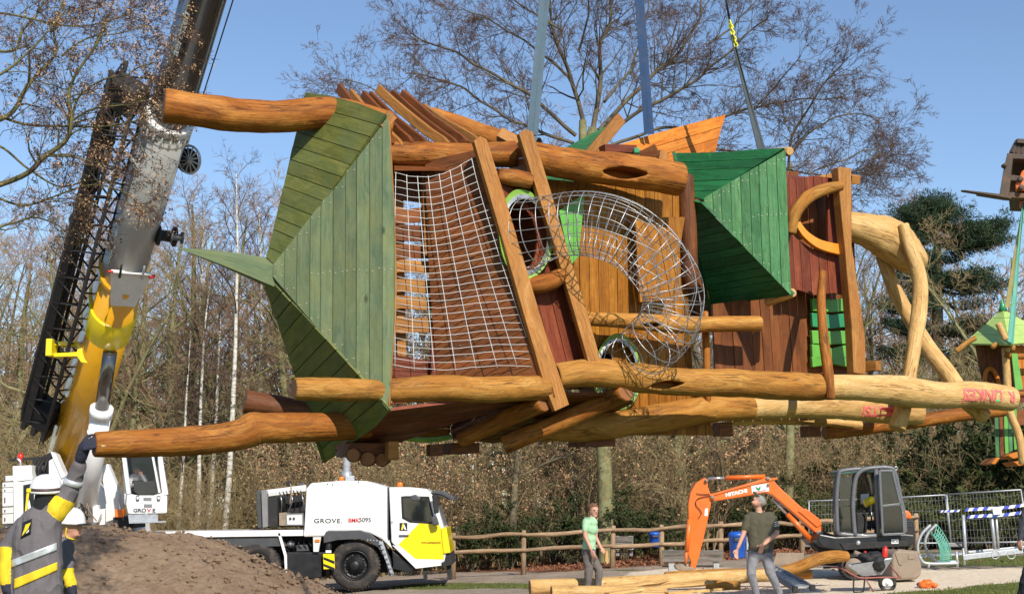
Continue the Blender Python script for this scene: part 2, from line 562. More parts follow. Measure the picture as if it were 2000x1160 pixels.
M['stain_sage'] = wood('stain_sage', (.092, .138, .078), (.145, .198, .105), (.205, .245, .128), .6, .8, 5., .2, (.22, .225, .085), .55, bump=.3, figure=.3)
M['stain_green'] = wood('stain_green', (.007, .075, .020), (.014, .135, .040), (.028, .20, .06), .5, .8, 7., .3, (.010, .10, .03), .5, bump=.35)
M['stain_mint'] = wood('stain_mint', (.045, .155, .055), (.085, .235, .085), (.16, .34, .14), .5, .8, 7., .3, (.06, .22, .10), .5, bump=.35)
M['paint_leaf'] = mat('paint_leaf', (.11, .36, .045), .45, var=.18, scale=5, dirt=(.05, .2, .03), coat=.15)
M['paint_teal'] = mat('paint_teal', (.02, .24, .09), .45, var=.15, scale=5, coat=.15)
M['paint_rim'] = mat('paint_rim', (.22, .40, .06), .45, var=.15, scale=6, dirt=(.12, .25, .05), coat=.1)
M['paint_orange'] = mat('paint_orange', (.72, .25, .012), .42, var=.12, scale=8, coat=.15)
M['screw'] = mat('screw', (.72, .62, .40), .3, .8, .1)
M['rope'] = mat('rope', (.56, .56, .55), .5, .1, .1, 30)
M['wire'] = mat('wire', (.42, .42, .42), .4, .75, .15, 20)
M['steel'] = mat('steel', (.50, .51, .52), .32, .8, .12, 8)
M['galv'] = mat('galv', (.42, .44, .46), .5, .5, .15, 14)
M['black'] = mat('black_paint', (.012, .012, .013), .4, 0, .25, 5)
M['matblack'] = mat('matt_black', (.014, .014, .015), .75, 0, .25, 7, dirt=(.10, .075, .05), dirt_amt=.25)
M['rubber'] = mat('rubber', (.022, .020, .019), .85, 0, .2, 9, dirt=(.15, .11, .08), dirt_amt=.75)
M['white'] = mat('white_paint', (.78, .78, .77), .32, 0, .03, 3, dirt=(.55, .50, .44), dirt_amt=.22, coat=.3)
M['offwhite'] = mat('offwhite_paint', (.66, .66, .64), .4, 0, .05, 3, dirt=(.4, .36, .3), dirt_amt=.3)
M['crane_yellow'] = mat('crane_yellow', (.66, .33, .010), .3, 0, .08, 2, dirt=(.42, .2, .012), dirt_amt=.3, coat=.3)
M['cab_yellow'] = mat('cab_yellow', (.82, .64, .006), .3, 0, .04, 3, coat=.3)
M['boom_grey'] = mat('boom_grey', (.33, .33, .32), .38, 0, .07, 2, dirt=(.2, .19, .17), dirt_amt=.4, coat=.1)
M['boom_dark'] = mat('boom_dark', (.030, .029, .034), .33, 0, .2, 1.5, dirt=(.05, .045, .04), dirt_amt=.6, coat=.2)
M['grey_dark'] = mat('grey_dark', (.055, .058, .062), .5, 0, .15, 5, dirt=(.12, .1, .08), dirt_amt=.3)
M['grey_mid'] = mat('grey_mid', (.2, .2, .2), .5, 0, .12, 5, dirt=(.25, .2, .15), dirt_amt=.3)
M['digger_orange'] = mat('digger_orange', (.74, .145, .012), .38, 0, .07, 4, dirt=(.42, .13, .04), dirt_amt=.35, coat=.2)
M['mud'] = mat('mud_steel', (.28, .215, .155), .8, .1, .2, 4, dirt=(.17, .15, .13), dirt_amt=.6, bump=.3)
M['lens_orange'] = mat('lens_orange', (.85, .17, .01), .2, 0, .05, 5)
M['lens_red'] = mat('lens_red', (.6, .03, .02), .25, 0, .05, 5)
M['red_paint'] = mat('red_paint', (.5, .03, .03), .4, 0, .1, 5)
M['strap_blue'] = mat('strap_blue', (.075, .125, .17), .8, 0, .18, 9, dirt=(.14, .13, .12), dirt_amt=.6, bump=.4, bscale=150)
M['strap_deep'] = mat('strap_deep', (.02, .055, .14), .8, 0, .18, 9, dirt=(.1, .1, .12), dirt_amt=.4, bump=.4, bscale=150)
M['strap_grey'] = mat('strap_grey', (.06, .075, .085), .8, 0, .18, 9, dirt=(.12, .12, .11), dirt_amt=.4, bump=.4, bscale=150)
M['strap_teal'] = mat('strap_teal', (.10, .34, .26), .75, 0, .15, 9, dirt=(.35, .4, .2), dirt_amt=.4)
M['strap_yellow'] = mat('strap_yellow', (.40, .34, .13), .75, 0, .15, 9)
M['chain_yellow'] = mat('chain_yellow', (.74, .72, .03), .4, 0, .1, 9)
M['glass'] = glass('cab_glass', (.014, .017, .018), .05, .68)
M['glass_clear'] = glass('clear_glass', (.02, .025, .025), .04, .22)
M['glass_dark'] = glass('dark_glass', (.012, .016, .016), .04, .82)
M['skin'] = mat('skin', (.52, .27, .185), .5, 0, .07, 30)
M['pink'] = mat('pink_paint', (.80, .16, .16), .7, 0, .1, 10)
M['spray_green'] = mat('spray_green', (.10, .62, .16), .7, 0, .1, 10)
M['logo_yellow'] = mat('logo_yellow', (.85, .62, .02), .5, 0, .03, 5)
M['ink'] = mat('ink', (.05, .055, .06), .5, 0, .05, 5)
M['inkred'] = mat('ink_red', (.55, .03, .03), .5, 0, .05, 5)
M['blue_plastic'] = mat('blue_plastic', (.012, .09, .42), .4, 0, .1, 5)

# ------------------------------------------------------------------ world and sun
SUN_AZ = R(20)      # to the right of straight behind the camera
SUN_EL = R(38)
w = bpy.data.worlds.new("World"); S.world = w; w.use_nodes = True
nt = w.node_tree
bg = nt.nodes['Background']
sky = nt.nodes.new('ShaderNodeTexSky'); sky.sky_type = 'NISHITA'; sky.sun_disc = False
tosun = V((math.sin(SUN_AZ) * math.cos(SUN_EL), -math.cos(SUN_AZ) * math.cos(SUN_EL), math.sin(SUN_EL)))
sky.sun_elevation = SUN_EL
sky.sun_rotation = math.atan2(tosun.x, tosun.y)
sky.air_density = 1.0; sky.dust_density = .15; sky.ozone_density = 2.6; sky.altitude = 900
link(nt, sky.outputs[0], bg.inputs[0]); bg.inputs[1].default_value = .135
sd = bpy.data.lights.new('sun', 'SUN'); sd.energy = 5.; sd.angle = R(.53); sd.color = (1, .93, .82)
so = bpy.data.objects.new('sun', sd); C.objects.link(so)
so.rotation_euler = (-tosun).to_track_quat('-Z', 'Y').to_euler()
so.location = (10, -10, 30)
S.view_settings.view_transform = 'Standard'; S.view_settings.look = 'None'
S.view_settings.exposure = .2; S.view_settings.gamma = 1
# ================================================================== the play tower, lying in its slings
tower = thing('play_tower', W(1250, 860, .9), 'big crooked wooden play tower with green roofs and a net, hanging sideways in the air', 'play tower')

def wp(*pts): return [W(*p) for p in pts]

_seed = [0.]
def log(pts, rpx, m='log_gold', endm='end', n=20, k=11, bump=.10, parent=None, name='log', cuts=None, bev=.012, lab=None):
    _seed[0] += 7.31
    p = [W(*q) for q in pts]
    r = [a * mpp(b) for a, b in zip(rpx if isinstance(rpx, (list, tuple)) else [rpx] * len(p), p)]
    sp = crom(p, k)
    mb = MB().tube(sp, lerps(r, len(sp)), n, True, bump, _seed[0], 0, 1, bev)
    o = mb.build(name, [M[m], M[endm]], parent or tower, cut=cuts)
    if lab: o['label'] = lab
    return o

def hollow(px, py, d, wpx, hpx, dx=0):
    """cutter: an eye shaped slot"""
    mb = MB()
    pts = []
    for i in range(14):
        a = 2 * math.pi * i / 14
        x = math.cos(a); y = math.sin(a) * (1 - .35 * abs(math.cos(a)))
        pts.append(W(px + x * wpx / 2, py + y * hpx / 2 + x * dx, d - .3))
    return mb.prism(pts, VA * .36)

# ---- logs
log([(322, 206, 1.0), (430, 221, .95), (530, 228, .9), (650, 222, .9), (760, 250, .85)], [33, 34, 32, 32, 30], 'log_oiled', lab='thick oiled log sticking out above the olive roof')
log([(842, 230, 1.7), (930, 262, 1.4), (1012, 290, 1.05)], [22, 24, 25], 'log_oiled')
log([(745, 300, .75), (850, 303, .6), (930, 302, .5), (1005, 301, .42)], [26, 25, 24, 26], 'log_oiled')
log([(1040, 305, .45), (1130, 322, .4), (1230, 334, .35), (1328, 350, .3)], [30, 32, 33, 33], 'log_oiled', cuts=hollow(1235, 331, .35, 84, 24, 4), lab='upper beam log with a slot cut through its side')
log([(975, 343, .15), (1008, 348, .1), (1036, 354, .08)], [15, 17, 15], 'log_oiled', k=4)
log([(186, 868, .93), (240, 867, .95), (330, 863, .98), (420, 856, 1.0), (470, 848, 1.0), (495, 838, 1.0), (520, 836, 1.0), (640, 833, 1.02), (720, 828, 1.0)], [25, 27, 28, 28, 30, 33, 29, 28, 28], 'log_oiled', bump=.08, lab='long low log with a knotty bump, held by the worker')
log([(577, 759, .12), (640, 760, .12), (730, 761, .14), (770, 762, .15), (860, 758, .15), (960, 761, .14), (1068, 757, .12)], [22, 23, 22, 24, 26, 26, 24], 'log_gold')
log([(1088, 736, .16), (1160, 728, .14), (1240, 738, .1), (1330, 747, .08), (1430, 748, .05), (1530, 754, .02), (1608, 756, .0)], [26, 28, 29, 27, 28, 27, 26], 'log_gold', cuts=hollow(1322, 748, .08, 66, 17, -3), bump=.12, lab='front log with a slot and small hollows')
log([(1604, 755, .02), (1690, 757, .0), (1760, 763, .0), (1840, 772, .0), (1900, 770, .0), (1975, 778, .02)], [25, 27, 30, 26, 27, 24], 'log_pale', 'end_pale', bump=.11, lab='pale log end with pink and green spray marks')
log([(480, 784, 1.75), (540, 795, 1.7), (640, 812, 1.6)], [24, 23, 22], 'log_dark')
log([(1050, 838, .9), (1130, 836, .88), (1220, 826, .85), (1330, 808, .8), (1400, 797, .78), (1466, 797, .76)], [22, 27, 28, 27, 26, 24], 'log_gold', bump=.12)
log([(1455, 797, .78), (1560, 792, .75), (1660, 795, .72), (1740, 803, .7), (1792, 806, .7)], [23, 24, 26, 25, 24], 'log_pale', 'end_pale', bump=.1)
log([(1420, 824, 1.2), (1510, 820, 1.2), (1600, 823, 1.2), (1680, 830, 1.2)], [8, 10, 9, 9], 'log_pale', 'end_pale', n=10)
log([(985, 868, .82), (1100, 822, .57), (1180, 785, .36), (1222, 766, .06)], [18, 19, 19, 18], 'log_oiled', 'end', k=5)
log([(900, 860, .9), (1000, 812, .52), (1062, 788, .12)], [15, 17, 17], 'log_oiled', 'end', k=5)
log([(1140, 622, .62), (1230, 627, .6), (1330, 634, .55), (1400, 633, .5), (1483, 632, .45)], [14, 16, 17, 16, 15], 'log_gold', cuts=hollow(1296, 629, .58, 40, 11), lab='short cross log behind the wire tunnel')
log([(1018, 560, .22), (1050, 557, .14), (1080, 548, .1), (1102, 533, .12)], [16, 19, 18, 12], 'log_oiled', k=5, bump=.12)
# right-hand fork
log([(1650, 440, .75), (1695, 452, .72), (1738, 470, .7), (1772, 496, .68), (1796, 516, .68)], [27, 34, 41, 38, 24], 'log_pale', 'end_pale', bump=.17, n=20, bev=.03, lab='thick forked trunk of pale wood')
log([(1764, 440, .45), (1776, 480, .42), (1795, 540, .38), (1796, 600, .35), (1785, 680, .3), (1768, 780, .3), (1752, 836, .3)], [11, 13, 15, 15, 14, 15, 17], 'log_pale', 'end_pale')
log([(1722, 500, .95), (1745, 560, .9), (1775, 618, .85), (1812, 678, .7), (1850, 728, .45), (1885, 778, .3), (1922, 812, .3)], [12, 14, 15, 16, 17, 18, 16], 'log_pale', 'end_pale')
log([(1607, 532, .3), (1604, 590, .15), (1609, 660, .0), (1618, 730, -.12), (1622, 778, -.14)], [7, 9, 10, 10, 9], 'log_oiled', 'end', n=12, lab='thin bent stick leaning against the green rungs')
# curved window log
log([(1546, 455, .4), (1552, 420, .38), (1575, 388, .36), (1610, 370, .36), (1642, 364, .36)], [9, 12, 13, 12, 10], 'log_gold', 'end', n=12, name='window_frame')

# ---- roof of olive boards
ap = (537, 541, .8)
rf = MB().planks(wp((757, 222, 0), (763, 330, -.0), (769, 420, 0), (771, 520, 0), (770, 620, 0), (764, 700, 0), (757, 801, 0), (640, 666, .39), ap, (537, 520, .8), (640, 377, .39)), W(757, 800) - W(757, 222), .125, .03, .007, scr=.05, backing=True)
roof = rf.build('roof', [M['stain_sage'], M['screw']], tower, cut=None)
MB().planks(wp((597, 181, 1.3), (640, 184, .9), (700, 203, .45), (754, 224, .0), (640, 378, .39), (538, 519, .8), (521, 502, .98), (545, 400, 1.07), (570, 290, 1.19)), W(754, 224) - W(597, 181, 1.3), .15, .028, .008, backing=True).build('roof_side', M['stain_olive'], roof)
MB().planks(wp((519, 558, 1.0), (537, 546, .8), (640, 669, .39), (757, 803, .0), (728, 838, .55), (690, 862, 1.1), (655, 890, 1.6), (630, 907, 1.9), (590, 770, 1.52)), W(757, 803, 0) - W(630, 907, 1.9), .16, .028, .008, backing=True).build('roof_side', M['stain_olive'], roof)
# hidden back of the pyramid
MB().planks(wp((521, 505, 1.0), (519, 558, 1.0), (630, 905, 1.92), (597, 183, 1.33)), W(597, 181, 1.3) - W(630, 907, 1.35), .16, .028, .008, toward=VA, backing=True).build('roof_side', M['stain_olive'], roof)
# spire: a long four-sided point
sp = MB()
tip = W(345, 484, .55)
b1, b2, b3, b4 = W(538, 521, .78), W(536, 560, .78), W(520, 560, 1.02), W(521, 503, 1.02)
def bow(a, b, bul):
    return [a.lerp(b, t) + bul * math.sin(math.pi * t) for t in (0, .2, .4, .6, .8, 1)]
st = []
for t in (0, .12, .3, .5, .7, .85, .985):
    sc = (1 - t) ** .93
    c_ = (b1 + b2 + b3 + b4) / 4
    ctr = c_.lerp(tip, t) + UP * .012 * math.sin(math.pi * t)
    st.append([ctr + (b - c_) * sc for b in (b1, b2, b3, b4)])
k0 = 0
for ring in st: sp.v += ring
for i in range(len(st) - 1):
    for j in range(4):
        a, b = i * 4 + j, i * 4 + (j + 1) % 4
        sp.face((a, b, b + 4, a + 4), ((i * .15, j * .3), (i * .15, j * .3 + .3), (i * .15 + .15, j * .3 + .3), (i * .15 + .15, j * .3)))
sp.face((0, 1, 2, 3)); q = (len(st) - 1) * 4; sp.face((q + 3, q + 2, q + 1, q))
sp.build('spire', M['stain_sage'], roof)
# pale edge of the eaves
MB().tube(crom(wp((759, 228, .03), (768, 400, .03), (772, 520, .03), (771, 620, .03), (765, 700, .03), (760, 798, .03)), 5), .014, 6).build('eaves_edge', M['board_tan'], roof)
MB().beam(W(742, 250, .1), W(764, 226, .12), .1, .09, VA).build('rafter_end', M['board_tan'], roof)

# ---- rafters on top
for a, b, dd in (((661, 172), (765, 292), 0), ((684, 182), (785, 296), 0), ((709, 184), (804, 289), 0), ((722, 186), (832, 291), 0), ((738, 173), (874, 291), 0),
                 ((764, 184), (892, 292), 0), ((784, 184), (912, 288), 0), ((826, 212), (930, 282), .1)):
    p0 = W(a[0], a[1], 1.5 + dd); p1 = W(b[0], b[1] - 7, .62 + dd)
    d_ = (p1 - p0).normalized()
    mb = MB()
    # gently bowed timber in four lengths
    side = d_.cross(UP).normalized(); upn = side.cross(d_)
    wd_, hh = .045, .10
    sec = []
    for t in (0, .25, .5, .75, .93, 1):
        c_ = p0.lerp(p1, t) - upn * (.018 * math.sin(math.pi * t) + rnd.uniform(-.006, .006))
        sc = 1 if t < .95 else .72
        sec.append([c_ + side * (sx * wd_ / 2) + upn * (sz * hh / 2 * sc) for sx, sz in ((-1, -1), (1, -1), (1, 1), (-1, 1))])
    o1 = rnd.random() * 9
    L = (p1 - p0).length
    for s_ in sec: mb.v += s_
    for i in range(5):
        for j in range(4):
            u0, u1 = i / 5 * L, (i + 1) / 5 * L
            aa, bb = i * 4 + j, i * 4 + (j + 1) % 4
            mb.face((aa, bb, bb + 4, aa + 4), ((u0, o1 + j * .1), (u0, o1 + j * .1 + .1), (u1, o1 + j * .1 + .1), (u1, o1 + j * .1)))
    mb.face((3, 2, 1, 0)); mb.face((20, 21, 22, 23))
    mb.build('rafter', M['board_tan' if rnd.random() < .35 else 'board_brown'], tower, bevel=.008)

# ---- first storey: boarded plate, slatted back wall, climbing net
MB().planks(wp((948, 285, .1), (1000, 450, .1), (1088, 775, .1), (850, 742, .62), (838, 540, .64), (836, 318, .66)), W(1010, 500, .1) - W(838, 545, .64), .115, .05, .006, toward=-UA).build('plank_wall', M['board_brown'], tower)
def prism_px(pts, d, ext, m, name, parent=None, bevel=.006, mb=None):
    mb = mb or MB()
    P_ = wp(*[(x, y, d) for x, y in pts])
    mb.prism(P_, ext)
    # grain along the longest edge
    best = max(((P_[(i + 1) % len(P_)] - P_[i]) for i in range(len(P_))), key=lambda e: e.length).normalized()
    oth = VA.cross(best)
    o1 = rnd.random() * 10
    for fi in range(len(mb.f)):
        mb.uv[fi] = tuple((mb.v[i].dot(best) + o1, mb.v[i].dot(oth) + mb.v[i].dot(VA)) for i in mb.f[fi])
    return mb.build(name, M[m], parent or tower, bevel=bevel)
prism_px([(926, 276), (938, 266), (951, 272), (985, 380), (1030, 530), (1075, 680), (1112, 790), (1084, 803), (1060, 740), (1008, 560), (962, 400)], .03, VA * .07, 'board_tan', 'frame_post')
prism_px([(1014, 262), (1026, 252), (1041, 258), (1075, 370), (1110, 490), (1150, 620), (1176, 712), (1154, 722), (1122, 610), (1080, 470), (1045, 360)], .05, VA * .07, 'board_tan', 'frame_post')
MB().planks(wp((1022, 285, .1), (1090, 500, .1), (1158, 718, .1), (1118, 715, .62), (1050, 500, .62), (984, 300, .62)), W(1090, 500, .1) - W(1050, 500, .62), .12, .05, .006, toward=-UA).build('plank_wall', M['board_brown'], tower)
MB().beam(W(975, 262, .8), W(1012, 282, .7), .12, .11, VA).build('beam_end', M['board_tan'], tower, bevel=.006)
ys = 326
bi = 0
while ys < 645:
    h = rnd.uniform(24, 33); 
    wavy = [(752, ys), (790, ys + rnd.uniform(-4, 4)), (825, ys + rnd.uniform(-4, 4)), (858, ys + 2), (858, ys + h), (820, ys + h + rnd.uniform(-5, 3)), (785, ys + h + rnd.uniform(-4, 4)), (752, ys + h)]
    MB().planks(wp(*[(x, y, .78) for x, y in wavy]), UA, .5, .03).build('slat', M['board_tan' if ys > 480 else 'board_brown'], tower)  # lower slats take a lighter wood: sunlight put into the colour
    ys += h + (rnd.uniform(8, 16) if bi % 2 else rnd.uniform(3, 8)); bi += 1
MB().beam(W(829, 318, .70), W(834, 500, .70), .07, .06, VA).build('post', M['board_tan'], tower)
MB().beam(W(776, 330, .9), W(782, 700, .9), .09, .08, VA).build('post', M['board_tan'], tower)
MB().planks(wp((842, 640, .7), (858, 640, .7), (858, 760, .7), (842, 760, .7)), UP, .2, .04).build('plank_wall', M['board_red'], tower)
MB().planks(wp((752, 690, .8), (858, 708, .8), (858, 780, .8), (752, 790, .8)), UA, .14, .03).build('plank_wall', M['board_red'], tower)
# roof of the room
MB().planks(wp((770, 325, .5), (930, 330, .4), (900, 318, .9), (770, 322, .9)), UA, .14, .03, toward=UP).build('plank_wall', M['board_brown'], tower)
# net
net = MB()
def netpt(s_, t_):
    tops = (772, 333, .32); tope = (921, 309, .16)
    bots = (774, 718, .16); bote = (1050, 723, .02)
    x0 = 770 + (921 - 770) * s_; y0 = 336 - 27 * s_ + 16 * math.sin(math.pi * s_) * .8
    x1 = 764 + (1050 - 764) * s_; y1 = 716 + 8 * math.sin(math.pi * s_ * 2) * .6 + 5 * s_
    tt = t_
    x = x0 + (x1 - x0) * (tt ** 1.12) ; y = y0 + (y1 - y0) * tt
    # sag of the cross ropes
    y += 7 * math.sin(math.pi * s_) * (1 - .3 * t_)
    d = .30 * (1 - s_) * (1 - tt) + .1 * s_ + .12 * (1 - s_) * tt
    return W(x, y, d + .03)
nr_, nc = 29, 7
for i in range(nc + 1):
    s_ = .02 + .98 * i / nc
    jx = rnd.uniform(-.006, .006)
    net.tube([netpt(s_ + jx * math.sin(5 * t / 14.), t / 14.) for t in range(15)], .0038, 6)
for j in range(nr_):
    t_ = .004 + .985 * j / (nr_ - 1)
    jy = [rnd.uniform(-.0028, .0028) for _ in range(12)]
    ex = 1.0 if j in (0, nr_ - 1) else 1.0 + .06 * (t_ > .25)
    net.tube([netpt(ex * s / 11., t_ + jy[s]) for s in range(12)], .0029, 5)
net.build('climbing_net', M['rope'], tower)

# ---- red wall with the upper hole
def d_red(x): return .12 + (x - 960) / 200 * .17
redp = [(962, 330), (1000, 345), (1052, 372), (1085, 480), (1120, 590), (1162, 715), (1085, 730), (1040, 590), (1000, 440)]
hole = MB(); hp = []
for i in range(28):
    a = 2 * math.pi * i / 28
    x = 1026 + 41 * math.cos(a); y = 458 + 68 * math.sin(a) + 8 * math.cos(a)
    hp.append((x, y))
hole.prism([W(x, y, d_red(x) - .2) for x, y in hp], VA * .5)
MB().planks([W(x, y, d_red(x) + .02) for x, y in redp], W(1075, 730, .3) - W(985, 350, .2), .16, .035, .005).build('red_wall', M['board_red'], tower, cut=hole)
def rim(cx, cy, rx, ry, tilt, dfun, name='hole_rim'):
    def pt(x, a, k, off=0): return W(cx + rx * k * math.cos(a), cy + ry * k * math.sin(a) + tilt * math.cos(a), dfun(cx + rx * k * math.cos(a)) - off)
    n = 40
    r = MB()
    prof = ((1.0, -.05), (1.0, .05), (1.26, .07), (1.28, .05), (1.28, -.05))
    for i in range(n):
        a = 2 * math.pi * i / n
        wob = 1 + .03 * math.sin(3 * a + cx)
        for k, off in prof: r.v.append(pt(0, a, k * (wob if k > 1.1 else 1), off))
    m = len(prof)
    for i in range(n):
        for j in range(m):
            l = (j + 1) % m; b = ((i + 1) % n) * m; a_ = i * m
            r.face((a_ + j, b + j, b + l, a_ + l), None, 0, False)
    o = r.build(name, M['paint_rim'], tower)
    s2 = MB()
    for i in range(n):
        a = 2 * math.pi * i / n
        for k, off in ((1.02, .075), (1.14, .07), (1.14, .055), (1.02, .055)): s2.v.append(pt(0, a, k, off))
    for i in range(n):
        for j in range(4):
            l = (j + 1) % 4; b = ((i + 1) % n) * 4
            s2.face((i * 4 + j, b + j, b + l, i * 4 + l), None, 0, False)
    for i in range(10):
        a = 2 * math.pi * i / 10
        s2.sphere(pt(0, a, 1.08, .085), .009, 8, 6)
    s2.build('metal_ring', M['wire'], o)
    # closed dark tube added so the hole's inside looks deep in shade
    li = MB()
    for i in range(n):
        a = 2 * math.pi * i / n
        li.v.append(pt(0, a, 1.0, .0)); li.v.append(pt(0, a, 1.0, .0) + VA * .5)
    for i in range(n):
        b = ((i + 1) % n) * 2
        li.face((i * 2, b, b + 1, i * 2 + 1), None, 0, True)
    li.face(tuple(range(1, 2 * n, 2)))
    li.build('hole_shade', M['log_dark'], o)
    return o
rim(1026, 458, 42, 69, 8, d_red)
# inner closed room behind the hole
MB().planks(wp((960, 330, 1.35), (1180, 330, 1.35), (1180, 760, 1.35), (960, 760, 1.35)), UP, .15, .03).build('back_wall', M['board_brown'], tower)

# ---- middle room: golden wall, green pieces
gold = [(1070, 350), (1342, 376), (1340, 600), (1335, 690), (1385, 800), (1394, 850), (1150, 850), (1130, 700), (1095, 560)]
hole2 = MB().prism([W(1206 + 36 * math.cos(2 * math.pi * i / 28), 728 + 58 * math.sin(2 * math.pi * i / 28), .5) for i in range(28)], VA * .5)
MB().planks(wp(*[(x, y, .74 + (y - 350) * .0005) for x, y in gold]), UP + UA * -.06, .118, .035, .006).build('gold_wall', M['board_gold'], tower, cut=hole2)
rim(1206, 728, 37, 59, 0, lambda x: .88)
MB().planks(wp((1240, 425, .6), (1338, 424, .6), (1312, 585, .6), (1250, 590, .6)), UP + UA * -.2, .12, .035, .005).build('gold_wall', M['board_gold'], tower)
MB().planks(wp((1092, 412, .68), (1142, 378, .68), (1130, 500, .68), (1114, 520, .68)), UP, .16, .03, .004).build('green_board', M['paint_leaf'], tower)
MB().planks(wp((1062, 352, 1.15), (1092, 293, 1.3), (1192, 243, 1.5), (1196, 262, 1.45), (1150, 322, 1.2), (1078, 402, 1.0)), W(1192, 243, 1.5) - W(1092, 293, 1.3), .17, .03, .006).build('green_board', M['stain_green'], tower)
MB().planks(wp((1060, 372, .95), (1210, 372, .95), (1180, 430, .95), (1090, 440, .95), (1066, 400, .95)), W(1210, 372) - W(1060, 372), .17, .03, .006).build('green_board', M['stain_green'], tower)
MB().beam(W(1212, 232, .92), W(1140, 318, .62), .13, .06, VA).build('board', M['board_tan'], tower, bevel=.008)
bx = MB().beam(W(1176, 292, .62), W(1238, 294, .62), .14, .085, UP).build('beam_end', M['board_red'], tower, bevel=.006)
MB().beam(W(1238, 296, .55), W(1249, 296, .52), .1, .06, UP).build('painted_end', M['paint_teal'], bx, bevel=.01)
MB().beam(W(1252, 308, .75), W(1284, 292, .65), .13, .11, VA).build('beam_end', M['board_brown'], tower, bevel=.006)
MB().beam(W(1290, 322, .75), W(1294, 296, .75), .1, .09, VA).build('beam_end', M['board_tan'], tower, bevel=.006)
MB().planks(wp((1170, 296, 1.5), (1290, 258, 1.7), (1422, 221, 1.9), (1408, 258, 1.85), (1394, 300, 1.8), (1370, 330, 1.7), (1280, 345, 1.5), (1200, 330, 1.45)), W(1422, 221, 1.9) - W(1170, 296, 1.5), .15, .04, .006).build('orange_roof', M['board_orange'], tower)
# wall along the back of the long room
MB().planks(wp((1392, 594, .85), (1470, 584, .85), (1538, 574, .85), (1538, 346, .85), (1662, 350, .85), (1682, 735, .85), (1680, 770, .85), (1400, 800, .85)), UP + UA * -.05, .13, .035, .006).build('back_wall', M['board_brown'], tower)
MB().planks(wp((1300, 335, 1.75), (1560, 335, 1.75), (1560, 640, 1.75), (1300, 640, 1.75)), UP, .13, .03, .006).build('back_wall', M['board_brown'], tower)  # backdrop added behind the green roof so the gap there stays dark
log([(1338, 345, .75), (1344, 440, .75), (1348, 560, .8)], [16, 17, 16], 'log_dark', n=12, k=4, name='post')
log([(1376, 610, .7), (1380, 690, .7), (1382, 790, .7)], [7, 7, 7], 'log_oiled', n=10, k=4, name='post')
MB().planks(wp((1530, 344, .56), (1660, 358, .56), (1660, 352, .86), (1530, 342, .86)), UA, .14, .03, toward=UP).build('plank_wall', M['board_red'], tower)  # unseen top of the room, added to shut the sun out
MB().planks(wp((1532, 344, .6), (1532, 575, .6), (1532, 575, .84), (1532, 344, .84)), UP, .14, .03, toward=-UA).build('plank_wall', M['board_brown'], tower)  # unseen side wall, added to keep the room's inside dark
# ---- wire tunnel
path = crom(wp((1030, 458, .20), (1085, 441, -.02), (1150, 437, -.25), (1215, 455, -.42), (1275, 502, -.5), (1313, 565, -.5), (1306, 630, -.4), (1262, 680, -.1), (1206, 722, .8)), 8)
rads = lerps([64 * mpp(path[0]) * .98, .305, .315, .315, .31, .30, .295, .285, .27], len(path))
tb = MB()
def ell(cx, cy, rx, ry, tilt, dfun, th, sg=1):
    x = cx + rx * math.cos(th); return W(x, cy + sg * ry * math.sin(th) + tilt * math.cos(th), dfun(x) - .07)
a_ = VA.copy(); frames = []
n_p = len(path)
for i, p in enumerate(path):
    d = (path[min(i + 1, n_p - 1)] - path[max(i - 1, 0)]).normalized()
    a_ = (a_ - d * a_.dot(d)).normalized(); b_ = d.cross(a_)
    if i == 0 and b_.z > 0: flip = -1
    elif i == 0: flip = 1
    frames.append((p, a_.copy(), b_ * flip, rads[i]))
def tpt(x, th):
    i = min(n_p - 2, int(x)); t = x - i
    p, a, b, r = frames[i]; p2, a2, b2, r2_ = frames[i + 1]
    q = (p + a * (r * math.cos(th)) + b * (r * math.sin(th))).lerp(p2 + a2 * (r2_ * math.cos(th)) + b2 * (r2_ * math.sin(th)), t)
    f0 = 1 - sstep(0, 9, x); f1 = sstep(n_p - 12, n_p - 1.5, x)
    if f0 > 0: q = q.lerp(ell(1026, 458, 44, 71, 8, d_red, th), f0)
    if f1 > 0: q = q.lerp(ell(1206, 728, 40, 63, 0, lambda x: .88, th, -1), f1)
    return q
NL = 18
for j in range(NL):
    sgn = 1 if j % 2 else -1
    tb.tube([tpt(i, 2 * math.pi * j / NL + sgn * 1.9 * sstep(.32, .95, i / n_p)) for i in range(n_p)], .0037, 5)
for i in range(1, n_p - 1, 2):
    rp_ = [tpt(i, 2 * math.pi * j / 32) for j in range(32)]
    ax_ = (path[min(i + 1, n_p - 1)] - path[i - 1]).normalized()
    tb.ring(rp_, ax_, .0046, 6)
tb.build('wire_tunnel', M['wire'], tower)

# ---- green roof on the right
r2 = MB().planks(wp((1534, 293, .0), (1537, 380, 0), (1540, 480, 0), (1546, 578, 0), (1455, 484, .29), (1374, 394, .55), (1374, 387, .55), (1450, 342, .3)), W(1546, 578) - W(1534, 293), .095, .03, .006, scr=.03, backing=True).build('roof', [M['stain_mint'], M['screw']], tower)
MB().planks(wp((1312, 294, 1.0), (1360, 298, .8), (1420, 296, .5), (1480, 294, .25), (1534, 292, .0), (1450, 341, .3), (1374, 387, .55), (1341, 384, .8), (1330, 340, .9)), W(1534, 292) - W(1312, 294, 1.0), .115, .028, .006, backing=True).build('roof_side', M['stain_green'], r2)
MB().planks(wp((1341, 386, .8), (1374, 395, .55), (1455, 486, .29), (1546, 580, .0), (1500, 580, .5), (1440, 590, 1.05), (1383, 606, 1.6), (1366, 500, 1.2)), W(1546, 580) - W(1383, 606, 1.6), .1, .028, .006, backing=True).build('roof_side', M['stain_green'], r2)
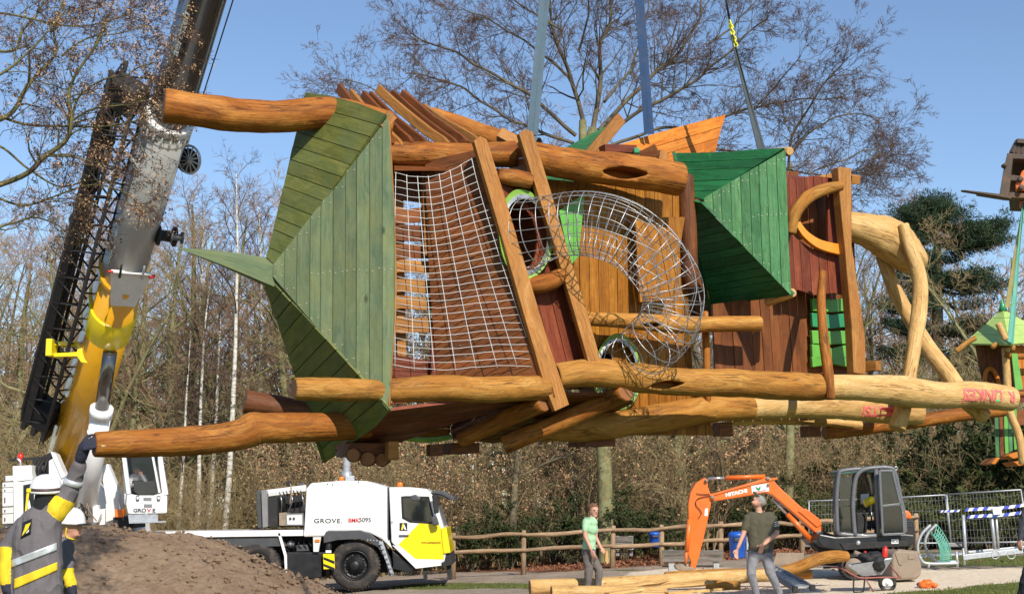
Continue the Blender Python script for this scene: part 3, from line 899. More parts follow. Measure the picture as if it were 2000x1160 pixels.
MB().planks(wp((1312, 296, 1.02), (1341, 385, .84), (1383, 606, 1.62)), W(1312, 296, 1.) - W(1383, 606, 1.1), .12, .028, .006, toward=VA, backing=True).build('roof_side', M['stain_green'], r2)
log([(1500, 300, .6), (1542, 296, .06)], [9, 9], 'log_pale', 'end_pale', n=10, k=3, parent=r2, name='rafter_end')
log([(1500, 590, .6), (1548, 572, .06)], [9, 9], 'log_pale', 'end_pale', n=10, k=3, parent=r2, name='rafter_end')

# ---- red room at the right end
win = MB().prism(wp(*[(x, y, .3) for x, y in ((1557, 428), (1572, 400), (1600, 382), (1643, 368), (1645, 492), (1612, 478), (1582, 458))]), VA * .6)
MB().planks(wp(*[(x, y, .55) for x, y in ((1530, 342), (1556, 350), (1586, 343), (1625, 348), (1655, 360), (1662, 470), (1660, 578), (1628, 572), (1590, 576), (1560, 566), (1536, 568))]), UP + UA * -.04, .12, .035, .006).build('red_wall', M['board_red'], tower, cut=win)
sill = MB()
sp_ = crom(wp((1558, 434, .5), (1575, 458, .48), (1605, 478, .46), (1655, 490, .44)), 5)
for i in range(len(sp_) - 1): pass
tt_ = []
for i, p in enumerate(sp_):
    d = (sp_[min(i + 1, len(sp_) - 1)] - sp_[max(i - 1, 0)]).normalized(); nn = VA.cross(d).normalized()
    hh = .035 + .03 * i / len(sp_)
    tt_.append([p + nn * hh, p - nn * hh, p - nn * hh + VA * .06, p + nn * hh + VA * .06])
for r_ in tt_: sill.v += r_
for i in range(len(tt_) - 1):
    for j in range(4):
        a, b = i * 4 + j, i * 4 + (j + 1) % 4
        sill.face((a, b, b + 4, a + 4))
sill.face((0, 1, 2, 3)); q = 4 * (len(tt_) - 1); sill.face((q, q + 1, q + 2, q + 3))
sill.build('window_sill', M['paint_orange'], tower, bevel=.006)
prism_px([(1637, 326), (1663, 328), (1664, 480), (1676, 560), (1690, 660), (1692, 732), (1668, 728), (1664, 640), (1652, 500), (1642, 400)], .34, VA * .13, 'board_tan', 'frame_post', bevel=.01)
MB().beam(W(1655, 348, .6), W(1672, 352, .42), .11, .1, UP).build('beam_end', M['board_tan'], tower, bevel=.006)
MB().beam(W(1685, 716, .7), W(1716, 714, .5), .1, .11, UP).build('beam_end', M['board_tan'], tower, bevel=.006)
MB().planks(wp((1590, 345, .92), (1640, 336, .9), (1640, 360, .9), (1590, 372, .92)), UP, .1, .03).build('plank_wall', M['board_tan'], tower)
for i, (y, h, m, s_) in enumerate(((582, 25, 'paint_leaf', 3), (611, 27, 'paint_teal', 4), (645, 26, 'paint_leaf', 2), (672, 27, 'paint_leaf', 9), (697, 20, 'paint_leaf', -7))):
    up_ = [(1586, y), (1605, y + s_ * .2), (1625, y + s_ * .9), (1645, y + s_ * .3), (1664, y + 1)]
    dn = [(1666, y + h), (1645, y + h + s_ * .3), (1625, y + h + s_), (1605, y + h + s_ * .4), (1588, y + h)]
    MB().prism(wp(*[(x, yy, .74) for x, yy in up_ + dn]), VA * .05).build('climbing_slat', M[m], tower, bevel=.008)
MB().beam(W(1597, 578, .80), W(1600, 716, .80), .06, .06, VA).build('post', M['board_brown'], tower)
MB().beam(W(1655, 578, .80), W(1658, 716, .80), .06, .06, VA).build('post', M['board_brown'], tower)

# ---- underside
MB().planks(wp((756, 788, .12), (1062, 782, .14), (1000, 792, .6), (905, 806, .9), (830, 838, 1.3), (770, 868, 1.6), (690, 905, 1.75), (655, 885, 1.5)), W(1062, 782, .14) - W(756, 788, .12), .15, .03, .004, toward=-UP).build('floor', M['board_red'], tower)
MB().planks(wp((786, 846, 1.8), (826, 826, 1.8), (882, 808, 1.8), (878, 858, 1.8), (800, 858, 1.8)), UA, .14, .03, .004).build('plank_wall', M['board_gold'], tower)
MB().planks(wp((876, 806, 1.75), (985, 792, 1.6), (1005, 798, 1.55), (955, 830, 1.6), (885, 862, 1.75)), UP + UA, .11, .03, .005).build('plank_wall', M['board_brown'], tower)
MB().tube(crom(wp((778, 852, 1.55), (810, 858, 1.6), (850, 858, 1.65), (880, 853, 1.7)), 5), .026, 8).build('green_rim', M['paint_rim'], tower)
MB().tube(crom(wp((770, 860, 1.5), (800, 842, 1.35), (850, 815, 1.1), (920, 797, .9), (1000, 788, .6), (1062, 782, .3)), 5), .035, 8).build('green_rim', M['stain_olive'], tower)
for i in range(8):
    t = i / 7
    MB().rod(W(905 + 85 * t, 858 - 28 * t, 1.75 - .5 * t), W(1070 + 105 * t, 832 - 34 * t, 1.1 - .5 * t), .016, 8).build('ladder_rung', M['steel' if i == 7 else 'matblack'], tower)
MB().planks(wp((1062, 782, .2), (1180, 766, .25), (1236, 786, .5), (1110, 852, 1.5), (960, 866, 1.75), (900, 852, 1.6), (880, 845, 1.4), (980, 800, .7)), UA, .14, .03, toward=-UP).build('floor', M['board_brown'], tower)
for x, y, d0, r_ in ((690, 888, .95, 15), (718, 896, 1.0, 16), (746, 897, 1.05, 14)):
    log([(x, y, d0), (x + 6, y - 4, d0 + 1.1)], [r_, r_], 'log_dark', 'end', n=12, k=4)
def blk(x0, y0, x1, y1, d, dep, m='log_dark'):
    MB().beam(W(x0, (y0 + y1) / 2, d + dep / 2), W(x1, (y0 + y1) / 2, d + dep / 2), dep, abs(y1 - y0) * mpp(W(x0, y0, d)), UP).build('beam_end', M[m], tower, bevel=.006)
blk(755, 862, 775, 898, .9, .12, 'board_tan'); blk(668, 866, 752, 892, 1.1, .4, 'log_dark')
blk(836, 868, 862, 890, 1.0, .1, 'log_dark'); blk(864, 866, 918, 886, 1.05, .5, 'log_dark')
blk(1126, 852, 1184, 872, .9, .4); blk(1040, 850, 1064, 862, .9, .1, 'board_tan')
blk(1398, 825, 1424, 852, .95, .15); blk(1570, 832, 1596, 853, 1.0, .15)
log([(1612, 846, 1.25), (1740, 830, 1.25), (1860, 812, 1.2), (1960, 800, 1.15)], [13, 13, 14, 13], 'log_oiled', 'end', n=10, name='log')
# sprayed letters on the pale log ends
from mathutils.bvhtree import BVHTree
_logs = [o for o in tower.children if o.name.split('.')[0] == 'log' and o.data.materials[0] == M['log_pale']]
_to = origin(tower)
_bv = [BVHTree.FromPolygons([v.co + _to for v in o.data.vertices], [tuple(p.vertices) for p in o.data.polygons]) for o in _logs]
def onlog(p):
    """nearest log surface in front of p, met along the view across the log"""
    best = None
    for bv in _bv:
        h = bv.ray_cast(p - VA * .35, VA, .6)
        if h[0] is not None and (best is None or h[3] < best[1]): best = (h[0], h[3])
    return best[0] if best else None
def spray(s_, px, py, size, m, sx=1., d=0.):
    c_ = W(px, py, d); g = mpp(c_)
    o = text('paint_marking', s_, size * g, M[m], tower, c_, -UA, -UP, sx, .003, bold=.004)
    bm = bmesh.new(); bm.from_mesh(o.data)
    bmesh.ops.subdivide_edges(bm, edges=[e for e in bm.edges if e.calc_length() > .03], cuts=2)
    bm.to_mesh(o.data); bm.free()
    for v in o.data.vertices:
        p = v.co + _to; e = (p - c_).dot(VA)
        h = onlog(p)
        if h is not None: v.co = h - _to + VA * (e - .004)
spray('LINKES', 1903, 772, 32, 'pink', 1.0)
spray('R', 1961, 775, 30, 'pink', 1.)
spray('I', 1866, 776, 30, 'pink')
spray('DATSI', 1712, 803, 28, 'pink', 1.05, .62)
c_ = W(1934, 772, 0); g = mpp(c_)
q_s = [onlog(c_ + UA * (a * g) + UP * (b * g)) for a, b in ((-7, -13), (7, -13), (6, -2), (1, 13), (-5, 2))]
MB().prism([q - VA * .005 for q in q_s if q is not None], VA * .02).build('paint_marking', M['spray_green'], tower)

# ---- slings and hook
hook = W(1172, -1000, 0); hook = P(1172, -1000, 14.6)
def sling(name, top, bot, w0, m, lab, twist=1.2, loopc=None, n=14):
    mb = MB()
    top = V(top); bot = V(bot)
    d = (bot - top).normalized()
    for s_ in (-1, 1):
        u0, w0_ = perp(d)
        sec = []
        for i in range(n + 1):
            t = i / n
            a = twist * t + (.5 if s_ > 0 else 0)
            x = u0 * math.cos(a) + w0_ * math.sin(a); y = d.cross(x)
            c_ = top.lerp(bot, t) + (u0 * .018 + w0_ * .02) * s_ * (.4 + t)
            sec.append([c_ + x * (w0 / 2) + y * .004, c_ - x * (w0 / 2) + y * .004, c_ - x * (w0 / 2) - y * .004, c_ + x * (w0 / 2) - y * .004])
        k = len(mb.v)
        for q in sec: mb.v += q
        for i in range(n):
            for j in range(4):
                a, b = k + i * 4 + j, k + i * 4 + (j + 1) % 4
                mb.face((a, b, b + 4, a + 4))
        mb.face((k, k + 1, k + 2, k + 3)); e = k + n * 4; mb.face((e, e + 1, e + 2, e + 3))
    o = mb.build(name, M[m], None, loc=bot)
    tag(o, lab, 'lifting strap', 'straps holding the lifted tower')
    return o
s1 = sling('lifting_strap', hook + V((-.1, 0, 0)), W(1040, 262, .45), .058, 'strap_blue', 'faded blue lifting strap looped round the log beside the frame post')
MB().ring([W(1046 + 10 * math.cos(a), 305 + 37 * math.sin(a), .45 + .2 * math.cos(a)) for a in [2 * math.pi * i / 20 for i in range(20)]], UA, (.006, .05), 6).build('strap_loop', M['strap_blue'], s1)
sling('lifting_strap', hook + V((.05, .1, 0)), W(1268, 262, 1.5), .066, 'strap_deep', 'deep blue doubled lifting strap going down behind the orange boards')
s3 = sling('lifting_strap', P(1430, 70, 15.0), W(1490, 298, .6), .07, 'strap_grey', 'dark grey lifting strap hanging from yellow chain links', .6)
ch = thing('lifting_chain', P(1428, 55, 15.), 'bright yellow chain links and shackle above the grey strap', 'chain')
a0, a1 = P(1426, 45, 15.), P(1438, 92, 15.)
for i in range(8):
    c_ = a0.lerp(a1, (i + .3) / 8); d = (a1 - a0).normalized(); u_, w_ = perp(d)
    if i % 2: u_ = w_
    r_ = .034 if i == 0 else .02
    MB().ring([c_ + d * ((r_ * 1.3) * math.cos(t)) + u_ * (r_ * math.sin(t)) for t in [2 * math.pi * q / 14 for q in range(14)]], d.cross(u_), .009, 6).build('chain_link', M['chain_yellow'], ch)
MB().tube([a0, P(1418, 0, 14.9), hook + V((.1, 0, 0))], .012, 6).build('chain_rope', M['matblack'], ch)
hk = thing('hook_block', hook, 'black crane hook block gathering the straps high above the tower', 'crane hook')
MB().box(hook + UP * .5, (.35, .2, .7)).build('block', M['matblack'], hk, bevel=.04)
MB().tube(crom([hook + V((0, 0, .2)), hook + V((.02, 0, 0)), hook + V((.12, 0, -.14)), hook + V((-.02, 0, -.24)), hook + V((-.14, 0, -.12))], 6), [.05, .05, .055, .05, .03], 10).build('hook', M['steel'], hk)
# ================================================================== mobile crane
TY = 38.6
def K(px, py, dy=0.): return P(px, py, TY + dy)
g_ = K(1, 1)
crane = thing('mobile_crane', V((-6.5, 40, gz(-6.5, 40))), 'white and yellow mobile crane truck with its boom raised over the tower', 'crane truck')
def kp(pts, dy=0.): return [K(x, y, dy) for x, y in pts]
BK = V((0, 1, 0))
EXT = BK
def panel(name, pts, dy, dep, m, parent=crane, bevel=.012, Y=None):
    return MB().prism([P(x, y, (Y or TY) + dy) for x, y in pts], EXT * dep).build(name, M[m], parent, bevel=bevel)

# carrier
body = panel('engine_housing', [(594, 1030), (598, 954), (607, 943), (672, 938), (716, 939), (757, 951), (757, 1049), (766, 1072), (745, 1052), (722, 1041), (704, 1037), (640, 1037), (636, 1047), (592, 1048)], 0, 2.6, 'white', bevel=.05)
cabb = panel('driver_cab', [(759, 951), (800, 951), (832, 954), (848, 966), (858, 1000), (867, 1032), (873, 1075), (868, 1098), (815, 1105), (764, 1058)], .02, 2.56, 'white', bevel=.05)
panel('door_panel', [(819, 1021), (858, 1024), (866, 1045), (867, 1092), (812, 1091), (778, 1063)], .012, .05, 'cab_yellow', cabb, .006)
panel('corner_panel', [(861, 1031), (872, 1029), (880, 1079), (866, 1081)], -.03, 2.6, 'cab_yellow', cabb, .02)
panel('window_frame', [(783, 969), (792, 968), (838, 969), (851, 1024), (800, 1020), (785, 1012)], .012, .03, 'black', cabb, .004)
win = panel('side_window', [(787, 973), (794, 972), (835, 973), (846, 1019), (801, 1015), (789, 1008)], .004, .01, 'glass_dark', cabb, 0)
panel('windscreen', [(838, 962), (850, 968), (863, 1024), (853, 1022)], .1, 2.4, 'glass_dark', cabb, .01)
panel('door_seam', [(757.3, 951), (758.7, 951), (758.7, 1056), (757.3, 1054)], -.005, 2.5, 'ink', cabb, 0)
panel('door_handle', [(779, 1044), (798, 1044), (798, 1047), (779, 1047)], -.02, .03, 'ink', cabb, .003)
panel('steel_beam', [(766, 1064), (772, 1066), (814, 1102), (862, 1099), (862, 1104), (812, 1110)], -.02, .15, 'white', cabb, .01)
panel('step_panel', [(766, 1075), (810, 1110), (800, 1118), (768, 1110)], .1, 2., 'black', cabb, .01)
panel('mud_flap', [(826, 1108), (834, 1108), (835, 1130), (827, 1130)], .1, .02, 'matblack', cabb, .002)
panel('mud_flap', [(872, 1104), (881, 1100), (882, 1132), (874, 1132)], .2, .02, 'matblack', cabb, .002)
panel('front_bumper', [(862, 1080), (880, 1078), (884, 1102), (864, 1108)], .05, 2.4, 'matblack', cabb, .02)
# sun visor and mirrors
panel('sun_visor', [(842, 958), (862, 957), (886, 970), (888, 977), (872, 972), (850, 966)], -.05, 2.6, 'grey_dark', cabb, .01)
mm = MB().tube(crom([K(846, 964, 0), K(862, 966, -.25), K(878, 974, -.4)], 4), .02, 8)
mm.build('mirror_arm', M['matblack'], cabb)
panel('mirror', [(800, 968), (812, 965), (822, 972), (820, 978), (804, 977)], -.32, .12, 'grey_dark', cabb, .03)
panel('mirror', [(843, 966), (854, 966), (857, 1001), (848, 1003)], -.3, .14, 'matblack', cabb, .03)
panel('mirror', [(841, 1010), (852, 1006), (858, 1024), (846, 1027)], -.25, .14, 'grey_dark', cabb, .03)
for x, y in ((667, 934), (781, 945)):
    MB().lathe(K(x, y + 6, 1.2), UP, [(0, 0), (0, .085), (.11, .08), (.14, .05), (.145, 0)], 14).build('beacon', M['lens_orange'], body if x < 700 else cabb)
MB().lathe(K(677, 938, 1.5), UP, [(0, 0), (0, .14), (.25, .14), (.25, .1), (.7, .1), (.7, .08), (.3, .07), (.3, 0)], 16).build('exhaust_pipe', M['galv'], body)
MB().box(K(684, 934, 1.2), (.25, .3, .15)).build('exhaust_shield', M['galv'], body, bevel=.02)
for x, y in ((640, 945), (650, 946), (700, 941)): MB().sphere(K(x, y, -.005), .02, 8, 6).build('bolt', M['ink'], body)
T_ = lambda s_, x, y, size, m, par, **k: text('lettering', s_, size * mpp(K(x, y)), M[m], par, K(x, y, -.008), (1, 0, 0), UP, **k)
T_('GROVE.', 641, 1017, 12, 'ink', body, sx=1.25, space=1.1, bold=.003)
T_('BMK', 691, 1016, 11, 'inkred', body, sx=1.0, bold=.004)
T_('5095', 713, 1015, 12, 'ink', body, sx=1.0, bold=.002)
T_('www.aertssen.be', 842, 1058, 5, 'crane_yellow', cabb, sx=1.1, ext=.012)
def alogo(px, py, s_, Y, par, slant=0., name='logo'):
    """black square with a yellow slanted stroke and a white stroke"""
    q = lambda a, b, e=0.: P(px + a * s_, py + b * s_, Y - e)
    o = MB().prism([q(-.5, -.5), (q(.5, -.5)), q(.5, .5), q(-.5, .5)], BK * .012).build(name, M['black'], par)
    MB().prism([q(-.32, .42, .004), q(-.1, .42, .004), q(.08, -.42, .004), q(-.12, -.42, .004)], BK * .008).build('yellow_stroke', M['logo_yellow'], o)
    MB().prism([q(.02, -.1, .004), q(.12, -.3, .004), q(.38, .42, .004), q(.16, .42, .004), q(.1, .2, .004), q(-.02, .2, .004), q(.03, .05, .004)], BK * .008).build('white_stroke', M['white'], o)
    return o
alogo(788, 1028, 15, TY, cabb)
T_('95 t', 767, 1019, 4, 'ink', cabb)
# frame
panel('chassis_rail', [(-200, 1046), (180, 1040), (592, 1034), (592, 1046), (180, 1052), (-200, 1058)], .05, 2.5, 'white', bevel=.015)
panel('side_skirt', [(-200, 1060), (180, 1053), (545, 1048), (560, 1066), (470, 1068), (180, 1078), (-200, 1080)], .12, 2.3, 'grey_dark', bevel=.01)
panel('chassis', [(180, 1070), (545, 1064), (560, 1110), (180, 1115)], .7, 1.2, 'matblack')
panel('chassis', [(560, 1048), (640, 1044), (760, 1075), (800, 1115), (560, 1128)], .8, 1.0, 'matblack')
# gear behind the outrigger: black bay, pump, hoses
panel('outrigger_box', [(556, 1078), (640, 1078), (640, 1084), (628, 1088), (628, 1128), (558, 1130)], .15, 2.3, 'black', bevel=.02)
panel('bay_post', [(542, 1040), (547, 1040), (560, 1084), (561, 1130), (557, 1130), (555, 1086)], .05, .08, 'white', bevel=.005)
panel('bay_post', [(611, 1038), (629, 1038), (622, 1077), (612, 1077)], .05, .1, 'offwhite', bevel=.005)
panel('marker_lamp', [(615, 1053), (624, 1053), (624, 1058), (615, 1058)], .02, .05, 'lens_orange', bevel=.004)
panel('pump', [(578, 1064), (600, 1062), (604, 1076), (578, 1077)], .3, .4, 'grey_dark', bevel=.03)
MB().lathe(K(568, 1062, .35), V((0, -1, 0)), [(0, 0), (0, .1), (.05, .1), (.05, .05), (.12, .05), (.12, 0)], 14).build('valve', M['grey_mid'], crane)
for i in range(6):
    MB().tube(crom([K(562 + i * 8, 1050, .4), K(560 + i * 9 + rnd.uniform(-4, 4), 1064, .25), K(566 + i * 10, 1078, .4)], 4), .014, 6).build('hose', M['matblack'], crane)
jk = MB().lathe(K(641, 1128, .15), UP, [(0, 0), (0, .05), (.25, .05), (.25, .09), (1.05, .09), (1.08, .07), (1.08, 0)], 16).build('outrigger_jack', M['black'], crane)
panel('warning_plate', [(631, 1081), (653, 1081), (654, 1110), (632, 1111)], -.04, .03, 'cab_yellow', jk, .003)
for k in range(2):
    y = 1087 + k * 13
    panel('black_stripe', [(632, y), (653, y + 8), (653, y + 14), (632, y + 5)], -.045, .006, 'black', jk, 0)
panel('label_plate', [(636, 1074), (647, 1074), (647, 1079), (636, 1079)], .03, .02, 'white', jk, 0)
# fender and ladder
panel('fender', [(632, 1047), (637, 1037), (704, 1035), (724, 1042), (748, 1062), (762, 1092), (767, 1124), (760, 1124), (752, 1092), (738, 1068), (718, 1056), (700, 1052), (660, 1054), (632, 1060)], -.02, .7, 'grey_dark', bevel=.012)
ld = panel('tread_plate', [(740, 1058), (747, 1056), (769, 1122), (764, 1124)], -.05, .25, 'galv', bevel=.004)
for i in range(7):
    t = i / 6.
    MB().box(K(743 + 23 * t, 1062 + 56 * t, -.08), (.09, .03, .03)).build('step', M['steel'], ld)
for i in range(5): MB().sphere(K(718 + i * 6, 1054 + i * .6, -.03), .022, 8, 6).build('bolt', M['galv'], crane)
def wheel(px, py, dy, r_px=48, parent=crane):
    c_ = K(px, py, dy); r = r_px * mpp(K(px, py))
    ax = V((0, -1, 0))
    wh = thing('wheel', c_, None, None); wh.parent = parent; wh.location = c_ - origin(parent)
    MB().lathe(c_, ax, [(-.2, r * .6), (-.2, r * .93), (-.16, r * .985), (-.1, r), (.1, r), (.17, r * .98), (.20, r * .90), (.215, r * .78), (.2, r * .64), (.16, r * .585), (-.2, r * .6)], 48).build('tyre', M['rubber'], wh)
    tr = MB()
    for i in range(44):
        a = 2 * math.pi * i / 44
        for s_ in (-1, 1):
            d1 = V((math.cos(a), 0, math.sin(a))); d2 = V((-math.sin(a), 0, math.cos(a)))
            tr.box(c_ + d1 * (r * 1.003) + ax * (.085 * s_), (.035, .14, r * .075), (d1, (ax + d2 * .35 * s_).normalized(), d2))
    tr.build('tread', M['rubber'], wh)
    MB().lathe(c_, ax, [(.17, r * .60), (.2, r * .585), (.2, r * .56), (.12, r * .53), (.06, r * .48), (.06, r * .36), (.13, r * .34), (.14, r * .22), (.26, r * .19), (.28, r * .14), (.285, 0)], 40).build('rim', M['black'], wh)
    nb = MB()
    for i in range(10):
        a = 2 * math.pi * i / 10
        nb.rod(c_ + V((math.cos(a), 0, math.sin(a))) * (r * .42) + ax * .05, c_ + V((math.cos(a), 0, math.sin(a))) * (r * .42) + ax * .1, .024, 8)
    nb.build('wheel_nuts', M['grey_dark'], wh)
    return wh
w0 = wheel(695, 1103, .3)
for x, dy in ((502, .3), (395, .3), (235, .3), (-20, .3), (695, 2.3), (502, 2.3)):
    c = copy_tree(w0, crane)
    c.location = K(x, 1108 if x < 690 else 1103, dy) - origin(crane)
# deck gear behind the housing
panel('rear_panel', [(500, 958), (511, 956), (513, 1030), (503, 1031)], .1, 2.4, 'grey_dark', bevel=.02)
panel('deck_post', [(510, 957), (522, 957), (523, 1028), (513, 1030)], -.02, .2, 'grey_mid', bevel=.01)
panel('radiator', [(523, 972), (541, 972), (542, 1028), (524, 1028)], .1, 2.2, 'matblack', bevel=.01)
panel('tool_box', [(558, 1003), (592, 1002), (593, 1026), (558, 1026)], .1, .7, 'grey_mid', bevel=.01)
panel('tool_tray', [(545, 1001), (560, 1000), (560, 1026), (545, 1026)], .12, .8, 'mud', bevel=.01)
panel('back_board', [(540, 968), (594, 966), (594, 1028), (540, 1028)], 1.6, .1, 'matblack')
panel('vent_panel', [(560, 1006), (590, 1005), (590, 1024), (561, 1024)], .085, .02, 'offwhite', bevel=.004)
for i in range(2): MB().lathe(K(567 + i * 7, 1012, .07), V((0, -1, 0)), [(0, 0), (0, .035), (.02, .03), (.02, 0)], 12).build('port', M['ink'], crane)
MB().beam(K(520, 960, .1), K(598, 950, .1), .08, .1).build('deck_rail', M['offwhite'], crane)
MB().beam(K(520, 966, 1.1), K(598, 955, 1.1), .08, .1).build('deck_rail', M['offwhite'], crane)
for i in range(7):
    x = 545 + i * 7
    MB().tube(crom([K(x, 958, .4), K(x + 5, 975 + rnd.uniform(-3, 3), .2), K(x + rnd.uniform(-6, 8), 1000, .5)], 5), .018, 6).build('hose', M['matblack' if i % 3 else 'steel'], crane)
panel('work_lamp', [(556, 940), (566, 939), (569, 946), (560, 949)], .1, .2, 'matblack', bevel=.02)
panel('work_lamp', [(580, 945), (592, 941), (598, 948), (586, 951)], .1, .2, 'grey_dark', bevel=.02)
MB().tube(crom([K(567, 944, .1), K(569, 960, .05), K(566, 985, .1)], 4), .02, 6).build('lamp_bracket', M['mud'], crane)
for i in range(4):
    panel('label_plate', [(542 + i * 5, 976 + (i % 2) * 4), (546 + i * 5, 976 + (i % 2) * 4), (546 + i * 5, 979 + (i % 2) * 4), (542 + i * 5, 979 + (i % 2) * 4)], 1.55, .02, 'paint_rim' if i % 2 else 'white', bevel=0)

# ---- upper works
panel('turntable', [(90, 1008), (250, 1004), (255, 1040), (90, 1044)], .3, 2.2, 'offwhite', bevel=.04)
for (pts, dy, dep, m, nm) in (
    ([(44, 940), (80, 934), (80, 1062), (46, 1066)], -.6, 1.6, 'offwhite', 'counterweight_box'),
    ([(24, 910), (61, 908), (63, 936), (25, 941)], -.5, 1.2, 'white', 'counterweight_cap'),
    ([(25, 941), (46, 940), (48, 1055), (27, 1060)], -.55, 1.4, 'offwhite', 'counterweight_box'),
    ([(150, 905), (160, 885), (226, 1000), (200, 1030), (160, 1030)], .5, .3, 'offwhite', 'boom_support'),
    ([(196, 912), (210, 905), (238, 975), (232, 1015), (214, 1022)], -.3, .3, 'white', 'boom_support'),
    ([(150, 1000), (226, 990), (226, 1022), (150, 1030)], -.4, .8, 'white', 'slew_frame'),
    ([(206, 985), (220, 960), (232, 965), (230, 1012), (206, 1020)], -.6, .25, 'offwhite', 'bracket'),
    ([(180, 990), (190, 985), (196, 1005), (190, 1020), (182, 1020)], -.7, .2, 'white', 'bracket'),
    ([(95, 900), (105, 893), (128, 935), (120, 965), (95, 965)], -.3, .4, 'white', 'boom_support'),
    ([(224, 994), (239, 994), (239, 1010), (224, 1010)], -.9, .3, 'lens_orange', 'marker_box'),
    ([(220, 1010), (244, 1008), (246, 1030), (222, 1030)], -.8, .5, 'matblack', 'pump_box'),
    ([(235, 1010), (262, 1004), (262, 1030), (238, 1032)], -.4, 1.2, 'matblack', 'turntable_guard')):
    panel(nm, pts, dy, dep, m, bevel=.02)
for i, (y0, y1) in enumerate(((929, 939), (942, 951), (953, 961), (962, 988), (991, 1002), (1004, 1022))):
    panel('counterweight', [(4 + (i == 0) * 6, y0), (26, y0 - 1), (26, y1), (4 + (i == 0) * 6, y1 + 1)], -.4, 2.6, 'offwhite', bevel=.02)
    panel('slot', [(8, y0 + (y1 - y0) * .35), (10, y0 + (y1 - y0) * .35), (10, y0 + (y1 - y0) * .75), (8, y0 + (y1 - y0) * .75)], -.42, .1, 'ink', bevel=0)
panel('tank', [(8, 1024), (24, 1022), (24, 1032), (8, 1034)], -.3, 1., 'galv', bevel=.05)
alogo_o = panel('logo', [(45.5, 947), (66, 943), (66, 1005), (46, 1010)], -.62, .02, 'black', bevel=0)
panel('yellow_stroke', [(48, 1006), (52, 1005), (57, 962), (52, 963)], -.625, .01, 'logo_yellow', alogo_o, 0)
panel('white_stroke', [(54, 985), (57, 975), (63, 1003), (59, 1004), (57, 996), (55, 997)], -.625, .01, 'white', alogo_o, 0)
panel('engine_hood', [(62, 898), (88, 888), (98, 882), (106, 886), (90, 935), (64, 936)], .1, 1.6, 'matblack', bevel=.05)
panel('hood_trim', [(98, 881), (108, 886), (127, 930), (120, 935), (104, 898)], -.35, .4, 'white', bevel=.02)
panel('muffler', [(66, 908), (84, 906), (85, 920), (66, 921)], -.2, .35, 'grey_dark', bevel=.08)
for i in range(5):
    MB().tube(crom([K(66 + i * 6, 930, -.1), K(64 + i * 8, 908 + rnd.uniform(-5, 5), -.25), K(76 + i * 6, 894, -.05)], 5), .03, 8).build('hose', M['matblack'], crane)
MB().lathe(K(40, 893, .2), UP, [(-.12, 0), (-.12, .08), (.02, .09), (.1, .07), (.12, 0)], 14).build('beacon', M['lens_red'], crane)
MB().beam(K(18, 898, .2), K(100, 893, .2), .1, .07).build('lamp_bar', M['matblack'], crane)
MB().tube(crom([K(40, 910, -.4), K(40, 902, -.4), K(36, 897, -.4), K(33, 896, -.4)], 4), .035, 8).build('exhaust_pipe', M['steel'], crane)
for i in range(16):     # hoses at the cylinder foot
    x = 158 + rnd.uniform(-6, 18); y = 985 + rnd.uniform(-4, 6)
    MB().tube(crom([K(x, y, -1.0), K(x + rnd.uniform(-10, 12), y + rnd.uniform(6, 16), -1.15), K(x + rnd.uniform(-8, 14), y + rnd.uniform(20, 34), -1.)], 5), .016, 6).build('hose', M['matblack' if i % 3 else 'mud'], crane)

# operator's cab, its front turned to the camera
CY = -2.2
EXT = V((ray(283, 950).x, ray(283, 950).y, 0)).normalized()
ocab = panel('operator_cab', [(248, 963), (270, 967), (300, 967), (320, 961), (327, 968), (326, 1002), (250, 1004), (246, 985)], CY, 1.5, 'white', bevel=.04)
for a, b, r_ in (((240, 872), (252, 964), 4), ((295, 872), (312, 962), 2.2), ((310, 872), (325, 966), 3.6)):
    MB().beam(K(*a, CY + .02), K(*b, CY + .02), .1 if r_ > 3 else .05, .09, BK).build('cab_post', M['white'], ocab, bevel=.01)
for a, b in (((240, 872), (246, 985)), ((310, 872), (325, 985))):
    MB().beam(K(*a, CY) + EXT * 1.45, K(*b, CY) + EXT * 1.45, .09, .09, BK).build('cab_post', M['white'], ocab, bevel=.01)
panel('cab_roof', [(238, 868), (312, 868), (313, 876), (240, 877)], CY - .02, 1.55, 'white', ocab, .03)
panel('windscreen', [(254, 877), (296, 877), (312, 958), (300, 965), (270, 966), (262, 958)], CY + .03, .012, 'glass_clear', ocab, 0)
MB().prism([K(x, y, CY) + EXT * 1.42 for x, y in [(242, 876), (310, 876), (320, 968), (250, 968)]], EXT * .04).build('back_wall', M['grey_dark'], ocab)
panel('console', [(261, 940), (304, 939), (307, 962), (298, 965), (270, 966), (263, 960)], CY + .15, .3, 'grey_dark', ocab, .03)
panel('seat', [(262, 905), (288, 905), (290, 962), (262, 962)], CY + .95, .2, 'matblack', ocab, .05)
for x in (269, 310):
    o = panel('work_lamp', [(x - 4, 968), (x + 3, 967), (x + 3, 976), (x - 3, 977)], CY - .06, .05, 'matblack', ocab, .01)
    panel('lamp_glass', [(x - 2.5, 969.5), (x + 1.8, 969), (x + 1.8, 974.5), (x - 2, 975)], CY - .07, .02, 'white', o, 0)
panel('label_plate', [(280, 971), (296, 971), (296, 978), (280, 978)], CY - .006, .01, 'grey_mid', ocab, 0)
panel('label_plate', [(281, 984), (297, 984), (297, 991), (281, 991)], CY - .006, .01, 'grey_mid', ocab, 0)
text('lettering', 'GRO', 9.5 * mpp(K(276, 997, CY)), M['ink'], ocab, K(273, 996.5, CY - .01), (1, 0, 0), UP, sx=1.25, bold=.004)
text('lettering', 'V', 9.5 * mpp(K(276, 997, CY)), M['inkred'], ocab, K(291, 996.5, CY - .01), (1, 0, 0), UP, sx=1.3, bold=.004)
